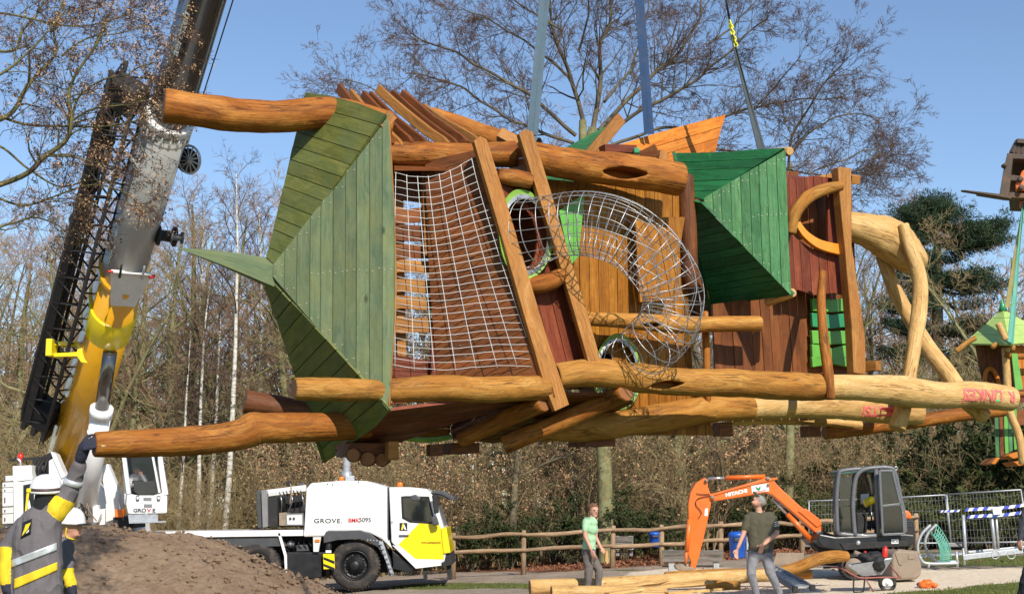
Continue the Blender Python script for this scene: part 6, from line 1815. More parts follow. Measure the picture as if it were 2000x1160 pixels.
# ---------------------------------------------------------------- young man in a green shirt, standing side on
PY = 26.6
m2 = thing('person', V((q_(1162, 1160).x, PY, 0)), 'man in pale green t-shirt and grey trousers holding a wood offcut', 'person', 'people on the site')
mint, greyt = mat('mint_cotton', (.33, .54, .33), .9, 0, .08, 7, bump=.25, bscale=90), mat('grey_trousers', (.135, .115, .105), .9, 0, .18, 6, dirt=(.2, .18, .16), dirt_amt=.4, bump=.3, bscale=120)
hd = q_(1160, 997, -.02); fw = V((.45, -.88, -.08)); upv = V((0, 0, 1))
segs = [(q_(1156, 1018, .02), q_(1158, 1006, 0), .06, .056, 0),
        (q_(1147, 1020, .1), q_(1157, 1020, -.08), .10, .10, 1), (q_(1150, 1034, .08), q_(1156, 1034, -.08), .112, .112, 1), (q_(1150, 1052, .06), q_(1153, 1052, -.06), .108, .108, 1), (q_(1148, 1066, .05), q_(1151, 1066, -.06), .112, .112, 1),
        (q_(1148, 1078, .06), q_(1152, 1078, -.06), .122, .122, 2), (q_(1150, 1086, .06), q_(1153, 1086, -.06), .12, .12, 2),
        (q_(1150, 1022, .06), q_(1151, 1072, .04), .105, .115, 1), (q_(1153, 1022, -.05), q_(1152, 1072, -.04), .105, .115, 1),
        (q_(1145, 1020, -.14), q_(1143, 1034, -.18), .068, .062, 1), (q_(1143, 1034, -.18), q_(1143, 1046, -.2), .047, .043, 0), (q_(1143, 1046, -.2), q_(1154, 1072, -.26), .042, .03, 0),
        (q_(1158, 1020, .14), q_(1163, 1036, .2), .066, .06, 1), (q_(1163, 1036, .2), q_(1163, 1048, .2), .046, .042, 0), (q_(1163, 1048, .2), q_(1175, 1072, .12), .041, .03, 0),
        (q_(1149, 1088, -.05), q_(1150, 1112, -.08), .108, .078, 2), (q_(1150, 1112, -.08), q_(1147, 1162, -.02), .08, .058, 2),
        (q_(1155, 1088, .07), q_(1170, 1112, .04), .108, .078, 2), (q_(1170, 1112, .04), q_(1166, 1164, .1), .078, .058, 2),
        (q_(1147, 1165, -.02), q_(1156, 1170, -.1), .05, .04, 3), (q_(1166, 1166, .1), q_(1177, 1171, .02), .05, .04, 3)]
segs += hand(q_(1158, 1080, -.28), V((.25, -.1, -1)), V((.5, .6, 0)), 1.05, .6, 0, 1)
segs += hand(q_(1178, 1074, .1), V((.5, -.1, -1)), V((.3, -.5, .3)), 1.0, .9, 0, -1)
body_mesh('body', segs, skull(hd, fw, upv, .104), [skin, mint, greyt, shoe], m2, .012, .007, 7, 9., (1, 2))
hairm = mat('auburn_hair', (.16, .075, .035), .75, 0, .25, 30, bump=.6, bscale=110)
f_, u_, s_ = head_parts(m2, hd, fw, upv, hairm)
h = MB(); h.sphere(hd + u_ * .035 - f_ * .025, .112, 22, 14, (.90, 1.02, .98), 0, (s_, f_, u_))
o = h.build('hair', hairm, m2)
for v in o.data.vertices:
    q = v.co + origin(o) - hd
    v.co += v.normal * (.012 * mn.noise(v.co * 40))
    if q.dot(f_) > .045 and q.dot(u_) < .062: v.co -= f_ * .06
o = MB().prism([q_(x, y, .0) for x, y in ((1183, 1076), (1187, 1075), (1189, 1098), (1186, 1101), (1182, 1094))], BK * .25).build('wood_offcut', M['log_pale'], None, loc=q_(1185, 1100)); tag(o, 'thin pale wood offcut held in the hand of the green shirted man', 'offcut')

# ---------------------------------------------------------------- crane worker in the foreground, seen from behind
PY = 12.55
m3 = thing('person', V((q_(75, 1160).x, PY, 0)), 'crane worker from behind in grey and yellow jacket, white helmet, arm raised to the log', 'person', 'people on the site')
greyj = mat('grey_workwear', (.135, .120, .126), .85, 0, .1, 5, dirt=(.10, .09, .095), dirt_amt=.35, bump=.3, bscale=120)
yel = mat('yellow_workwear', (.72, .50, .015), .8, 0, .08, 5, bump=.3, bscale=120)
glov = mat('navy_glove', (.018, .018, .038), .8, 0, .2, 20, bump=.4, bscale=60)
tan_ = mat('tan_glove', (.55, .40, .24), .8, 0, .1, 20)
hoodm = mat('dark_hood', (.012, .012, .014), .9, 0, .2, 9)
hd = q_(92, 953, 0)
MM = [greyj, yel, glov, skin, hoodm, tan_]
segs = [(q_(86, 990, .02), q_(92, 955, 0), .095, .095, 4),
        (q_(80, 998, .02), q_(50, 1024, .02), .085, .088, 0), (q_(86, 996, .02), q_(108, 1000, .0), .085, .095, 0), (q_(54, 1200, 0), q_(92, 1200, 0), .15, .15, 0),
        (q_(52, 1036, .0), q_(52, 1190, -.01), .115, .145, 0), (q_(93, 1016, -.01), q_(90, 1190, -.01), .115, .15, 0), (q_(72, 1022, .0), q_(72, 1190, -.01), .145, .165, 0),
        # raised right arm
        (q_(108, 1000, 0), q_(124, 980, .02), .10, .095, 1), (q_(124, 980, .02), q_(136, 956, .03), .092, .082, 0), (q_(136, 956, .03), q_(146, 932, .02), .08, .075, 0), (q_(146, 932, .02), q_(154, 908, -.03), .074, .062, 0),
        (q_(153, 907, -.03), q_(158, 894, -.06), .044, .042, 3), (q_(158, 893, -.06), q_(165, 873, -.09), .055, .055, 2),
        # left arm hanging
        (q_(47, 1026, .02), q_(18, 1066, .02), .088, .08, 0), (q_(18, 1066, .02), q_(11, 1108, -.04), .078, .07, 1), (q_(10, 1108, -.04), q_(12, 1135, -.07), .072, .055, 1), (q_(12, 1137, -.07), q_(14, 1152, -.08), .05, .045, 2),
        # legs below the frame
        (q_(58, 1215), q_(54, 1290, -.02), .12, .09, 0), (q_(54, 1290, -.02), q_(54, 1360, .03), .09, .07, 0), (q_(92, 1215), q_(98, 1290, -.02), .12, .09, 0), (q_(98, 1290, -.02), q_(100, 1360, .03), .09, .07, 0),
        (q_(54, 1362, .02), q_(54, 1368, -.16), .05, .045, 4), (q_(100, 1362, .02), q_(100, 1368, -.16), .05, .045, 4)]
segs += hand(q_(172, 868, -.13), V((.9, .0, .25)), V((.1, 1, -.25)), 1.25, .3, 2, -1)
gseg = segs[-10:]
# tan finger tips
for i in (2, 5, 8, 11): pass
segs += hand(q_(15, 1162, -.09), V((.1, -.1, -1)), V((.5, .5, 0)), 1.1, .5, 2, 1)
body_mesh('body', segs, [(hd, .112, (.82, .95, 1.05), None, 4), (q_(72, 1066, -.03), .19, (.98, .7, 1.4), None, 0)], MM, m3, .008, .011, 7., 4., (0, 1))
tips = MB()
for a, b, ra, rb, mi in (gseg[2], gseg[5], gseg[8]): pass
hs = hand(q_(172, 868, -.13), V((.9, .0, .25)), V((.1, 1, -.25)), 1.25, .3, 2, -1)
for k in range(4):
    a, b, ra, rb, mi = hs[k * 3 + 2]
    tips.tube([a.lerp(b, .2), b], [ra * 1.12, rb * 1.1], 10); tips.sphere(b, rb * 1.1, 10, 6)
tips.build('glove_fingertips', tan_, m3)
# helmet with a goggle band
hx = V((1, 0, 0)); hf = V((.05, 1, .12)).normalized(); hu = hx.cross(hf)
hc = q_(90, 951, .02)
g = mpp(hc)
hel = MB().lathe(hc - hu * .03, hu, [(-.02, .0), (-.02, .138), (-.005, .152), (.01, .14), (.05, .135), (.09, .118), (.125, .085), (.142, .045), (.147, 0)], 30).build('helmet', M['white'], m3)
MB().sphere(hc - hu * .045 + hf * .11, .09, 16, 8, (1.1, 1, .12), 0, (hx, hf, hu)).build('helmet_peak', M['white'], hel)
MB().lathe(hc - hu * .03, hu, [(-.012, .139), (-.012, .146), (.03, .144), (.03, .137), (-.012, .139)], 30).build('goggle_band', mat('band_brown', (.06, .03, .025), .6), hel)
MB().box(hc + hx * -.115 - hf * .09 - hu * .02, (.04, .05, .04)).build('band_clip', M['cab_yellow'], hel, bevel=.01)
MB().sphere(hc + hu * .1 - hf * .03, .03, 10, 6, (.5, 2.4, .6), 0, (hx, hf, hu)).build('helmet_ridge', M['white'], hel)
# reflective bands, yellow slash, logo: cloth patches laid over the back
refl = mat('reflective_tape', (.52, .54, .55), .35, .3, .08, 9)
def back_patch(name, pts, m, lift=.012, parent=None):
    """a thin patch wrapped on the back: found by casting rays onto the body"""
    bo = [c for c in m3.children if c.name.startswith('body')][0]
    off = origin(bo)
    me = bo.data
    import mathutils
    bt = mathutils.bvhtree.BVHTree.FromPolygons([v.co + off for v in me.vertices], [tuple(p.vertices) for p in me.polygons])
    # grid over quad
    (a, b, c, d) = [V((x, y, 0)) for x, y in pts]
    mb = MB(); N, K_ = 18, 5
    rows = []
    for i in range(N + 1):
        for j in range(K_ + 1):
            s_, t_ = i / N, j / K_
            p = a.lerp(b, s_).lerp(d.lerp(c, s_), t_)
            r_ = ray(p.x, p.y).normalized()
            h_ = bt.ray_cast(CAM, r_)
            if h_[0] is None: h_ = (P(p.x, p.y, PY), -r_)
            mb.v.append(h_[0] - r_ * lift)
    n0 = len(mb.v)
    mb.v += [v + (v - CAM).normalized() * (lift + .003) for v in mb.v[:n0]]
    for i in range(N):
        for j in range(K_):
            e = i * (K_ + 1) + j
            mb.face((e, e + 1, e + K_ + 2, e + K_ + 1), None, 0, True)
            mb.face((n0 + e, n0 + e + K_ + 1, n0 + e + K_ + 2, n0 + e + 1), None, 0, True)
    for i in range(N):
        for j in (0, K_):
            e = i * (K_ + 1) + j; f = e + K_ + 1
            mb.face((e, f, n0 + f, n0 + e))
    for j in range(K_):
        for i in (0, N):
            e = i * (K_ + 1) + j; f = e + 1
            mb.face((e, f, n0 + f, n0 + e))
    return mb.build(name, m, parent or m3)
back_patch('reflective_band', ((23, 1093), (111, 1059), (111, 1074), (22, 1108)), refl)
back_patch('yellow_slash', ((28, 1130), (112, 1097), (112, 1113), (27, 1150)), yel)
lg = back_patch('logo', ((44, 1020), (63, 1012), (60, 1042), (40, 1052)), M['black'], .008)
back_patch('yellow_stroke', ((50, 1024), (60, 1020), (54, 1034), (42, 1047)), M['logo_yellow'], .012, lg)
back_patch('white_stroke', ((52, 1038), (57, 1033), (56, 1038), (50, 1042)), M['white'], .012, lg)
a, b = q_(138, 955, .03), q_(146, 932, .02)
band('reflective_band', a, b, .3, .8, .086, refl, m3)

# ---------------------------------------------------------------- second worker, mostly hidden behind the first
PY = 13.6
m4 = thing('person', V((q_(112, 1160).x, PY, 0)), 'second crane worker in white helmet, face in profile behind the first worker', 'person', 'people on the site')
hd = q_(139, 1027, 0); fw = V((.98, -.15, -.05)); upv = V((0, 0, 1))
segs = [(q_(128, 1060, .02), q_(139, 1036, 0), .07, .062, 3),
        (q_(112, 1072, .18), q_(122, 1072, -.16), .11, .11, 0), (q_(112, 1100, .14), q_(118, 1100, -.14), .13, .13, 0), (q_(110, 1140, .1), q_(114, 1140, -.1), .13, .13, 0), (q_(110, 1180, .1), q_(114, 1180, -.1), .14, .14, 0),
        (q_(122, 1074, -.2), q_(130, 1108, -.22), .08, .072, 0), (q_(130, 1108, -.22), q_(138, 1140, -.26), .07, .055, 1), (q_(138, 1140, -.26), q_(142, 1158, -.28), .05, .045, 2),
        (q_(112, 1190, .08), q_(112, 1270, .06), .11, .08, 0), (q_(112, 1270, .06), q_(110, 1350, .1), .08, .06, 0), (q_(114, 1190, -.08), q_(116, 1270, -.1), .11, .08, 0), (q_(116, 1270, -.1), q_(114, 1350, -.06), .08, .06, 0),
        (q_(110, 1352, .1), q_(124, 1358, .1), .05, .04, 4), (q_(114, 1352, -.06), q_(128, 1358, -.06), .05, .04, 4)]
segs += hand(q_(143, 1166, -.29), V((.1, 0, -1)), V((.6, .3, 0)), 1.05, .5, 2, 1)
body_mesh('body', segs, skull(hd, fw, upv, .106, 3), [greyj, yel, glov, skin, hoodm], m4, .011, .012, 7, 8., (0, 1))
f_, u_, s_ = head_parts(m4, hd, fw, upv)
hel = MB().lathe(hd + u_ * .035, u_, [(-.02, 0), (-.02, .128), (-.005, .142), (.01, .13), (.05, .126), (.09, .108), (.125, .075), (.14, .04), (.145, 0)], 28).build('helmet', M['white'], m4)
MB().sphere(hd + u_ * .025 + f_ * .12, .085, 16, 8, (1.1, 1, .12), 0, (s_, f_, u_)).build('helmet_peak', M['grey_dark'], hel)
MB().tube(crom([hd + s_ * .09 + u_ * .0, hd + s_ * .08 - u_ * .1, hd + f_ * .07 - u_ * .125], 4), .006, 6).build('chin_strap', M['cab_yellow'], hel)

# ---------------------------------------------------------------- crane operator in the cab
PY = TY - 1.25
m5 = thing('person', q_(272, 962), 'crane operator in dark cap and white shirt sitting behind the cab windscreen', 'person', 'people on the site')
hd = q_(268, 917, 0); fw = V((.3, -1, -.1)); upv = V((0, 0, 1))
shirt, vest = mat('white_shirt', (.55, .53, .52), .9, 0, .1, 9), mat('dark_vest', (.03, .03, .04), .9, 0, .1, 9)
segs = [(q_(268, 928), q_(267, 918), .06, .056, 0), (q_(260, 932), q_(279, 932), .09, .09, 1), (q_(263, 945), q_(277, 945), .12, .12, 2), (q_(264, 958), q_(276, 958), .12, .12, 2),
        (q_(256, 934), q_(252, 950, -.15), .062, .052, 1), (q_(252, 950, -.15), q_(262, 946, -.4), .048, .035, 1), (q_(282, 934), q_(288, 948, -.1), .062, .052, 1), (q_(288, 948, -.1), q_(277, 928, -.22), .048, .035, 1),
        (q_(264, 964), q_(262, 966, -.35), .09, .07, 2), (q_(276, 964), q_(280, 966, -.35), .09, .07, 2), (q_(262, 966, -.35), q_(262, 988, -.4), .065, .05, 2), (q_(280, 966, -.35), q_(280, 988, -.4), .065, .05, 2)]
segs += hand(q_(274, 924, -.24), V((-.5, 0, 1)), V((0, .8, 0)), 1., .9, 0, 1) + hand(q_(266, 945, -.44), V((.6, -.6, 0)), V((0, -.3, -1)), 1., .6, 0, 1)
body_mesh('body', segs, skull(hd, fw, upv, .104), [skin, shirt, vest], m5, .014, .008, 8, 1., (1, 2))
f_, u_, s_ = head_parts(m5, hd, fw, upv)
MB().sphere(hd + u_ * .04 - f_ * .015, .114, 18, 12, (.88, 1.0, .82), 0, (s_, f_, u_)).build('cap', M['ink'], m5)

# ---------------------------------------------------------------- man at the right edge of the photo, mostly out of frame
PY = 23.0
m6 = thing('person', V((q_(2032, 1160).x, PY, 0)), 'man in dark jacket cut off by the right edge of the photo', 'person', 'people on the site')
dk = mat('dark_jacket', (.035, .037, .045), .85, 0, .15, 6); dkp = mat('dark_trousers', (.016, .018, .026), .9, 0, .15, 6)
hd = q_(2030, 960, 0); fw = V((-.9, .3, 0)); upv = V((0, 0, 1))
segs = [(q_(2032, 988), q_(2031, 972), .062, .058, 0), (q_(2008, 998, 0), q_(2054, 998, 0), .10, .10, 1), (q_(2014, 1020), q_(2048, 1020), .13, .13, 1), (q_(2015, 1050), q_(2046, 1050), .13, .13, 1), (q_(2015, 1075), q_(2046, 1075), .13, .13, 1), (q_(2016, 1088), q_(2044, 1088), .13, .13, 2),
        (q_(2004, 1000), q_(1996, 1026, -.03), .078, .066, 1), (q_(1996, 1026, -.03), q_(1993, 1052, -.08), .064, .05, 1), (q_(2056, 1000), q_(2066, 1030), .075, .065, 1), (q_(2066, 1030), q_(2064, 1060), .06, .045, 1),
        (q_(2016, 1096), q_(2002, 1138, -.04), .11, .085, 2), (q_(2002, 1138, -.04), q_(1990, 1176, .1), .082, .06, 2), (q_(2044, 1096), q_(2050, 1140), .11, .085, 2), (q_(2050, 1140), q_(2052, 1182), .08, .06, 2),
        (q_(1992, 1180, .1), q_(1976, 1184, .08), .05, .045, 3), (q_(2052, 1186), q_(2038, 1190, -.02), .05, .045, 3)]
segs += hand(q_(1992, 1060, -.1), V((-.1, -.1, -1)), V((.5, .4, 0)), 1.05, .5, 0, 1) + hand(q_(2063, 1068), V((0, 0, -1)), V((-.5, .4, 0)), 1.05, .5, 0, -1)
body_mesh('body', segs, skull(hd, fw, upv, .105), [skin, dk, dkp, shoe], m6, .013, .012, 8, 2., (1, 2))
f_, u_, s_ = head_parts(m6, hd, fw, upv)
MB().sphere(hd + u_ * .035 - f_ * .025, .112, 18, 12, (.90, 1.0, .95), 0, (s_, f_, u_)).build('hair', M['ink'], m6)
# ================================================================== ground
FW_, UPC = V((0, CT, ST)), V((0, -ST, CT))
def pix(p):
    q = p - CAM; z = q.dot(FW_)
    if z < .1: return (-9999, 9999)
    return (1000 + F * q.x / z, 580 - F * q.dot(UPC) / z)
def band_(v, a, b, s): return sstep(a - s, a + s, v) * (1 - sstep(b - s, b + s, v))
def ground_mask(x, y):
    p = V((x, y, gz(x, y))); px, py = pix(p)
    nz = mn.noise(V((x * .35, y * .35, 3))) ; n2 = mn.noise(V((x * 1.3, y * 1.3, 7)))
    w_ = nz * 7 + n2 * 3
    pyb = 1116 - max(0, px - 1100) * .07
    leaf = (1 - sstep(pyb - 3, pyb + 3, py + w_ * .4)) * sstep(36, 38, y)
    grass = 0.; sand = 0.
    if y < 41:
        grass = max(grass, band_(py + w_ * .3, 1137, 1150, 3) * (1 - sstep(1080, 1180, px)) * sstep(740, 790, px) * .9)
        grass = max(grass, band_(py + w_ * .3, 1108, 1116, 3) * band_(px, 900, 1260, 60) * .75)
        sand = sstep(1105, 1116, py + w_ * .5) * sstep(1170, 1290, px + w_ * 4)
        edge = 1160 - (px - 1715) * .085
        g2 = sstep(-3, 4, py - edge + w_ * .4) * sstep(1705, 1740, px)
        g3 = sstep(1785, 1812, px + w_) * (1 - sstep(1101, 1108, py + w_ * .3)) * sstep(1062, 1070, py)
        g4 = band_(py + w_ * .3, 1150, 1200, 3) * (1 - sstep(1000, 1050, px)) * .35 * sstep(760, 800, px)
        grass = max(grass, g2, g3, g4 * (nz > 0))
        sand *= (1 - grass)
        if py > 1170 and px < 1150: sand = 0
    else:
        grass = .45 * sstep(1560, 1800, px) * (.5 + nz)
    if y < 23: grass = max(grass, 1 - sstep(21.5, 23, y)); sand *= 1 - grass  # unseen dark grass under the tower, added to cut light bounced upward
    return max(0, min(1, grass)), max(0, min(1, sand)), leaf
def axis(segs):
    out = []
    for a, b, st in segs:
        n = max(1, int(round((b - a) / st)))
        out += [a + (b - a) * i / n for i in range(n)]
    return out + [segs[-1][1]]
xs = axis([(-400, -60, 40), (-60, -14, 2), (-14, 14, .2), (14, 60, 2), (60, 400, 40)])
ys = axis([(-40, 10, 5), (10, 23, .65), (23, 44, .2), (44, 60, .6), (60, 110, 4), (110, 900, 60)])
gm = MB(); msk = []
for y in ys:
    for x in xs:
        g, s_, l = ground_mask(x, y) if 20 < y < 62 and abs(x) < 40 else (1. if y < 21 else 0, 0, 1. if y > 40 else 0)
        z = gz(x, y)
        if abs(x) < 15 and y < 60:
            z += .035 * mn.noise(V((x * .9, y * .9, 1))) + .012 * mn.noise(V((x * 3.1, y * 3.1, 5)))
        gm.v.append(V((x, y, z))); msk.append((g, s_, l, 1))
nx = len(xs)
for j in range(len(ys) - 1):
    for i in range(nx - 1):
        a = j * nx + i
        gm.face((a, a + 1, a + nx + 1, a + nx), None, 0, True)
m, nt, b = newmat('ground')
at = nd(nt, 'ShaderNodeAttribute', attribute_name='cover')
sp3 = nd(nt, 'ShaderNodeSeparateColor'); link(nt, at.outputs['Color'], sp3.inputs[0])
tc = nd(nt, 'ShaderNodeTexCoord')
def noise_(scale, det=6., rough=.65):
    n = nd(nt, 'ShaderNodeTexNoise', i_Scale=scale, i_Detail=det, i_Roughness=rough); link(nt, tc.outputs['Object'], n.inputs['Vector']); return n.outputs['Fac']
n1, n2, n3 = noise_(.8), noise_(7., 8., .75), noise_(28., 5., .7)
dirt = mix(nt, ramp(nt, [(.35, 0.), (.65, 1.)], n1).outputs[0], (.27, .215, .165), (.40, .32, .25))
dirt = mix(nt, .75, dirt, ramp(nt, [(.3, .62), (.7, 1.15)], n2).outputs[0], 'MULTIPLY')
sandc = mix(nt, ramp(nt, [(.35, 0.), (.65, 1.)], n2).outputs[0], (.60, .48, .34), (.80, .68, .52))
sandc = mix(nt, .6, sandc, ramp(nt, [(.3, .75), (.65, 1.08)], n3).outputs[0], 'MULTIPLY')
grassc = mix(nt, ramp(nt, [(.35, 0.), (.65, 1.)], n2).outputs[0], (.062, .080, .020), (.135, .145, .045))
leafc = mix(nt, ramp(nt, [(.35, 0.), (.65, 1.)], n3).outputs[0], (.10, .042, .022), (.26, .125, .065))
def edge_(sock):
    a = nd(nt, 'ShaderNodeMath', operation='ADD'); link(nt, sock, a.inputs[0])
    s2 = nd(nt, 'ShaderNodeMath', operation='MULTIPLY_ADD'); link(nt, n2, s2.inputs[0]); s2.inputs[1].default_value = 1.1; s2.inputs[2].default_value = -.55
    link(nt, s2.outputs[0], a.inputs[1])
    return ramp(nt, [(.38, 0.), (.62, 1.)], a.outputs[0]).outputs[0]
col = mix(nt, edge_(sp3.outputs[2]), dirt, leafc)
col = mix(nt, edge_(sp3.outputs[1]), col, sandc)
col = mix(nt, edge_(sp3.outputs[0]), col, grassc)
link(nt, col, b.inputs['Base Color']); b.inputs['Roughness'].default_value = .95; b.inputs['Specular IOR Level'].default_value = .15
hm = nd(nt, 'ShaderNodeMath', operation='ADD'); link(nt, n2, hm.inputs[0]); link(nt, n3, hm.inputs[1])
bumpn(nt, hm.outputs[0], .45, .05, b)
M['ground'] = m
go = gm.build('ground', m, recalc=False); tag(go, kind='structure')
ca = go.data.color_attributes.new('cover', 'FLOAT_COLOR', 'POINT')
ca.data.foreach_set('color', [c for q in msk for c in q])

# heap of dug earth
MY = 27.5
prof = [(-400, 1060), (0, 1032), (130, 1024), (170, 1020), (215, 1021), (262, 1036), (310, 1043), (360, 1044), (400, 1050), (440, 1066), (490, 1088), (540, 1113), (595, 1138), (660, 1162), (740, 1185), (880, 1205), (1100, 1215)]
px_ = [(P(a, b_, MY).x, P(a, b_, MY).z) for a, b_ in prof]
def ridge(x):
    if x <= px_[0][0]: return px_[0][1]
    for (x0, z0), (x1, z1) in zip(px_, px_[1:]):
        if x <= x1:
            t = (x - x0) / (x1 - x0); t = t * t * (3 - 2 * t) * .5 + t * .5
            return z0 + (z1 - z0) * t
    return -.3
hp = MB()
hx_ = axis([(-17, 3.5, .1)]); hy_ = axis([(21, 33, .1)])
for y in hy_:
    for x in hx_:
        f = math.exp(-((y - MY) / 2.6) ** 2) if y > MY else math.exp(-((y - MY) / 3.4) ** 2)
        h = (ridge(x) + .7) * f - .7
        # shift ridge in and out a little, gullies and clods
        h += .10 * mn.noise(V((x * .7, y * .7, 2))) * f + .05 * mn.noise(V((x * 2.2, y * 2.2, 9)))
        c = mn.noise(V((x * 5.5, y * 5.5, 4))); h += .048 * abs(c) + .024 * mn.noise(V((x * 13, y * 13, 8)))
        g1 = abs(x + 6.2 - .25 * math.sin(y * .9) - .1 * (y - 25))
        h -= .07 * math.exp(-(g1 / .16) ** 2)
        hp.v.append(V((x, y, h)))
n_ = len(hx_)
for j in range(len(hy_) - 1):
    for i in range(n_ - 1):
        a = j * n_ + i; hp.face((a, a + 1, a + n_ + 1, a + n_), None, 0, False)
m, nt, b = newmat('earth')
tc = nd(nt, 'ShaderNodeTexCoord')
n1, n2, n3 = noise_(1.1, 4.), noise_(9., 8., .75), noise_(45., 5., .7)
col = mix(nt, ramp(nt, [(.3, 0.), (.7, 1.)], n1).outputs[0], (.31, .205, .13), (.43, .305, .205))
col = mix(nt, .8, col, ramp(nt, [(.3, .62), (.68, 1.15)], n2).outputs[0], 'MULTIPLY')
col = mix(nt, .6, col, ramp(nt, [(.3, .7), (.65, 1.1)], n3).outputs[0], 'MULTIPLY')
link(nt, col, b.inputs['Base Color']); b.inputs['Roughness'].default_value = 1; b.inputs['Specular IOR Level'].default_value = .1
hm = nd(nt, 'ShaderNodeMath', operation='ADD'); link(nt, n2, hm.inputs[0]); link(nt, n3, hm.inputs[1])
bumpn(nt, hm.outputs[0], 1., .05, b)
M['earth'] = m
mo = hp.build('dirt_mound', m, recalc=False); tag(mo, 'big heap of freshly dug brown earth in front of the crane truck', 'earth heap', kind='structure')
def heap_z(x, y):
    i = min(n_ - 2, max(0, int((x + 17) / 20.5 * (n_ - 1)))); j = min(len(hy_) - 2, max(0, int((y - 21) / 12 * (len(hy_) - 1))))
    return hp.v[j * n_ + i].z
clod = MB()
rc = random.Random(5)
for _ in range(2600):
    x, y = rc.uniform(-11, 0), rc.uniform(22, 29.5); r_ = rc.uniform(.014, .05) * (1 + (rc.random() > .93))
    z = heap_z(x, y)
    k = len(clod.v); c_ = V((x, y, z + r_ * .4))
    for d in ((1, 0, 0), (0, 1, 0), (-1, 0, 0), (0, -1, 0), (0, 0, 1), (0, 0, -1)): clod.v.append(c_ + V(d) * r_ * rc.uniform(.6, 1.2))
    for a, b_, c2 in ((0, 1, 4), (1, 2, 4), (2, 3, 4), (3, 0, 4), (1, 0, 5), (2, 1, 5), (3, 2, 5), (0, 3, 5)): clod.face((k + a, k + b_, k + c2))
o = clod.build('earth_clods', m, recalc=False); tag(o, 'loose clods of brown earth scattered over the heap', 'clods', kind='stuff')

# ================================================================== plants
def plantmat(name, stops, rough=.9, scale=3., trans=0., moss=None):
    m, nt, b = newmat(name)
    tc = nd(nt, 'ShaderNodeTexCoord')
    n = nd(nt, 'ShaderNodeTexNoise', i_Scale=scale, i_Detail=5., i_Roughness=.7); link(nt, tc.outputs['Object'], n.inputs['Vector'])
    col = ramp(nt, stops, n.outputs['Fac']).outputs[0]
    oi = nd(nt, 'ShaderNodeObjectInfo')
    col = mix(nt, .5, col, ramp(nt, [(0, .7), (1, 1.25)], oi.outputs['Random']).outputs[0], 'MULTIPLY')
    link(nt, col, b.inputs['Base Color']); b.inputs['Roughness'].default_value = rough; b.inputs['Specular IOR Level'].default_value = .2
    return m
M['bark'] = plantmat('bark', [(.3, (.075, .058, .040)), (.5, (.155, .125, .080)), (.7, (.17, .16, .075))], scale=2.5)
M['bark_moss'] = plantmat('bark_moss', [(.3, (.12, .10, .06)), (.5, (.20, .19, .085)), (.7, (.26, .25, .15))], scale=3.5)
M['bark_grey'] = plantmat('bark_grey', [(.3, (.055, .045, .033)), (.5, (.11, .092, .066)), (.7, (.15, .135, .085))], scale=2.5)
M['bark_lichen'] = plantmat('bark_lichen', [(.3, (.06, .045, .03)), (.5, (.13, .115, .05)), (.7, (.17, .16, .06))], scale=4.)
M['twig'] = plantmat('twig', [(.3, (.075, .047, .036)), (.7, (.16, .105, .078))], scale=1.2)
M['twig_red'] = plantmat('twig_red', [(.3, (.23, .135, .080)), (.7, (.43, .275, .175))], scale=.8)
M['twig_straw'] = plantmat('twig_straw', [(.3, (.21, .155, .075)), (.7, (.41, .32, .17))], scale=1.)
M['leaf_tan'] = plantmat('leaf_tan', [(.3, (.26, .135, .062)), (.5, (.46, .28, .145)), (.7, (.62, .42, .25))], scale=6.)
M['leaf_dead'] = plantmat('leaf_dead', [(.3, (.15, .055, .03)), (.7, (.36, .16, .085))], scale=8.)
M['seed'] = mat('seed_head', (.035, .02, .018), .9)
M['ever'] = plantmat('evergreen_leaf', [(.3, (.016, .026, .009)), (.5, (.035, .050, .015)), (.7, (.075, .085, .025))], scale=2., rough=.6)
M['ever_y'] = plantmat('evergreen_leaf_pale', [(.3, (.04, .05, .012)), (.5, (.085, .10, .026)), (.7, (.15, .15, .045))], scale=2., rough=.65)
M['needle'] = plantmat('needle', [(.3, (.016, .036, .019)), (.5, (.034, .062, .030)), (.7, (.075, .098, .046))], scale=1.2, rough=.6)
M['grass'] = plantmat('grass_blade', [(.3, (.085, .115, .025)), (.7, (.19, .20, .06))], scale=2.)
m, nt, b = newmat('birch_bark')
tc = nd(nt, 'ShaderNodeTexCoord'); mp = nd(nt, 'ShaderNodeMapping'); mp.inputs['Scale'].default_value = (1.5, 1.5, 7); link(nt, tc.outputs['Object'], mp.inputs[0])
n = nd(nt, 'ShaderNodeTexNoise', i_Scale=1.4, i_Detail=6., i_Roughness=.7); link(nt, mp.outputs[0], n.inputs['Vector'])
link(nt, ramp(nt, [(.36, (.06, .05, .04)), (.47, (.52, .49, .42)), (.7, (.72, .70, .63))], n.outputs['Fac']).outputs[0], b.inputs['Base Color']); b.inputs['Roughness'].default_value = .8
M['birch'] = m

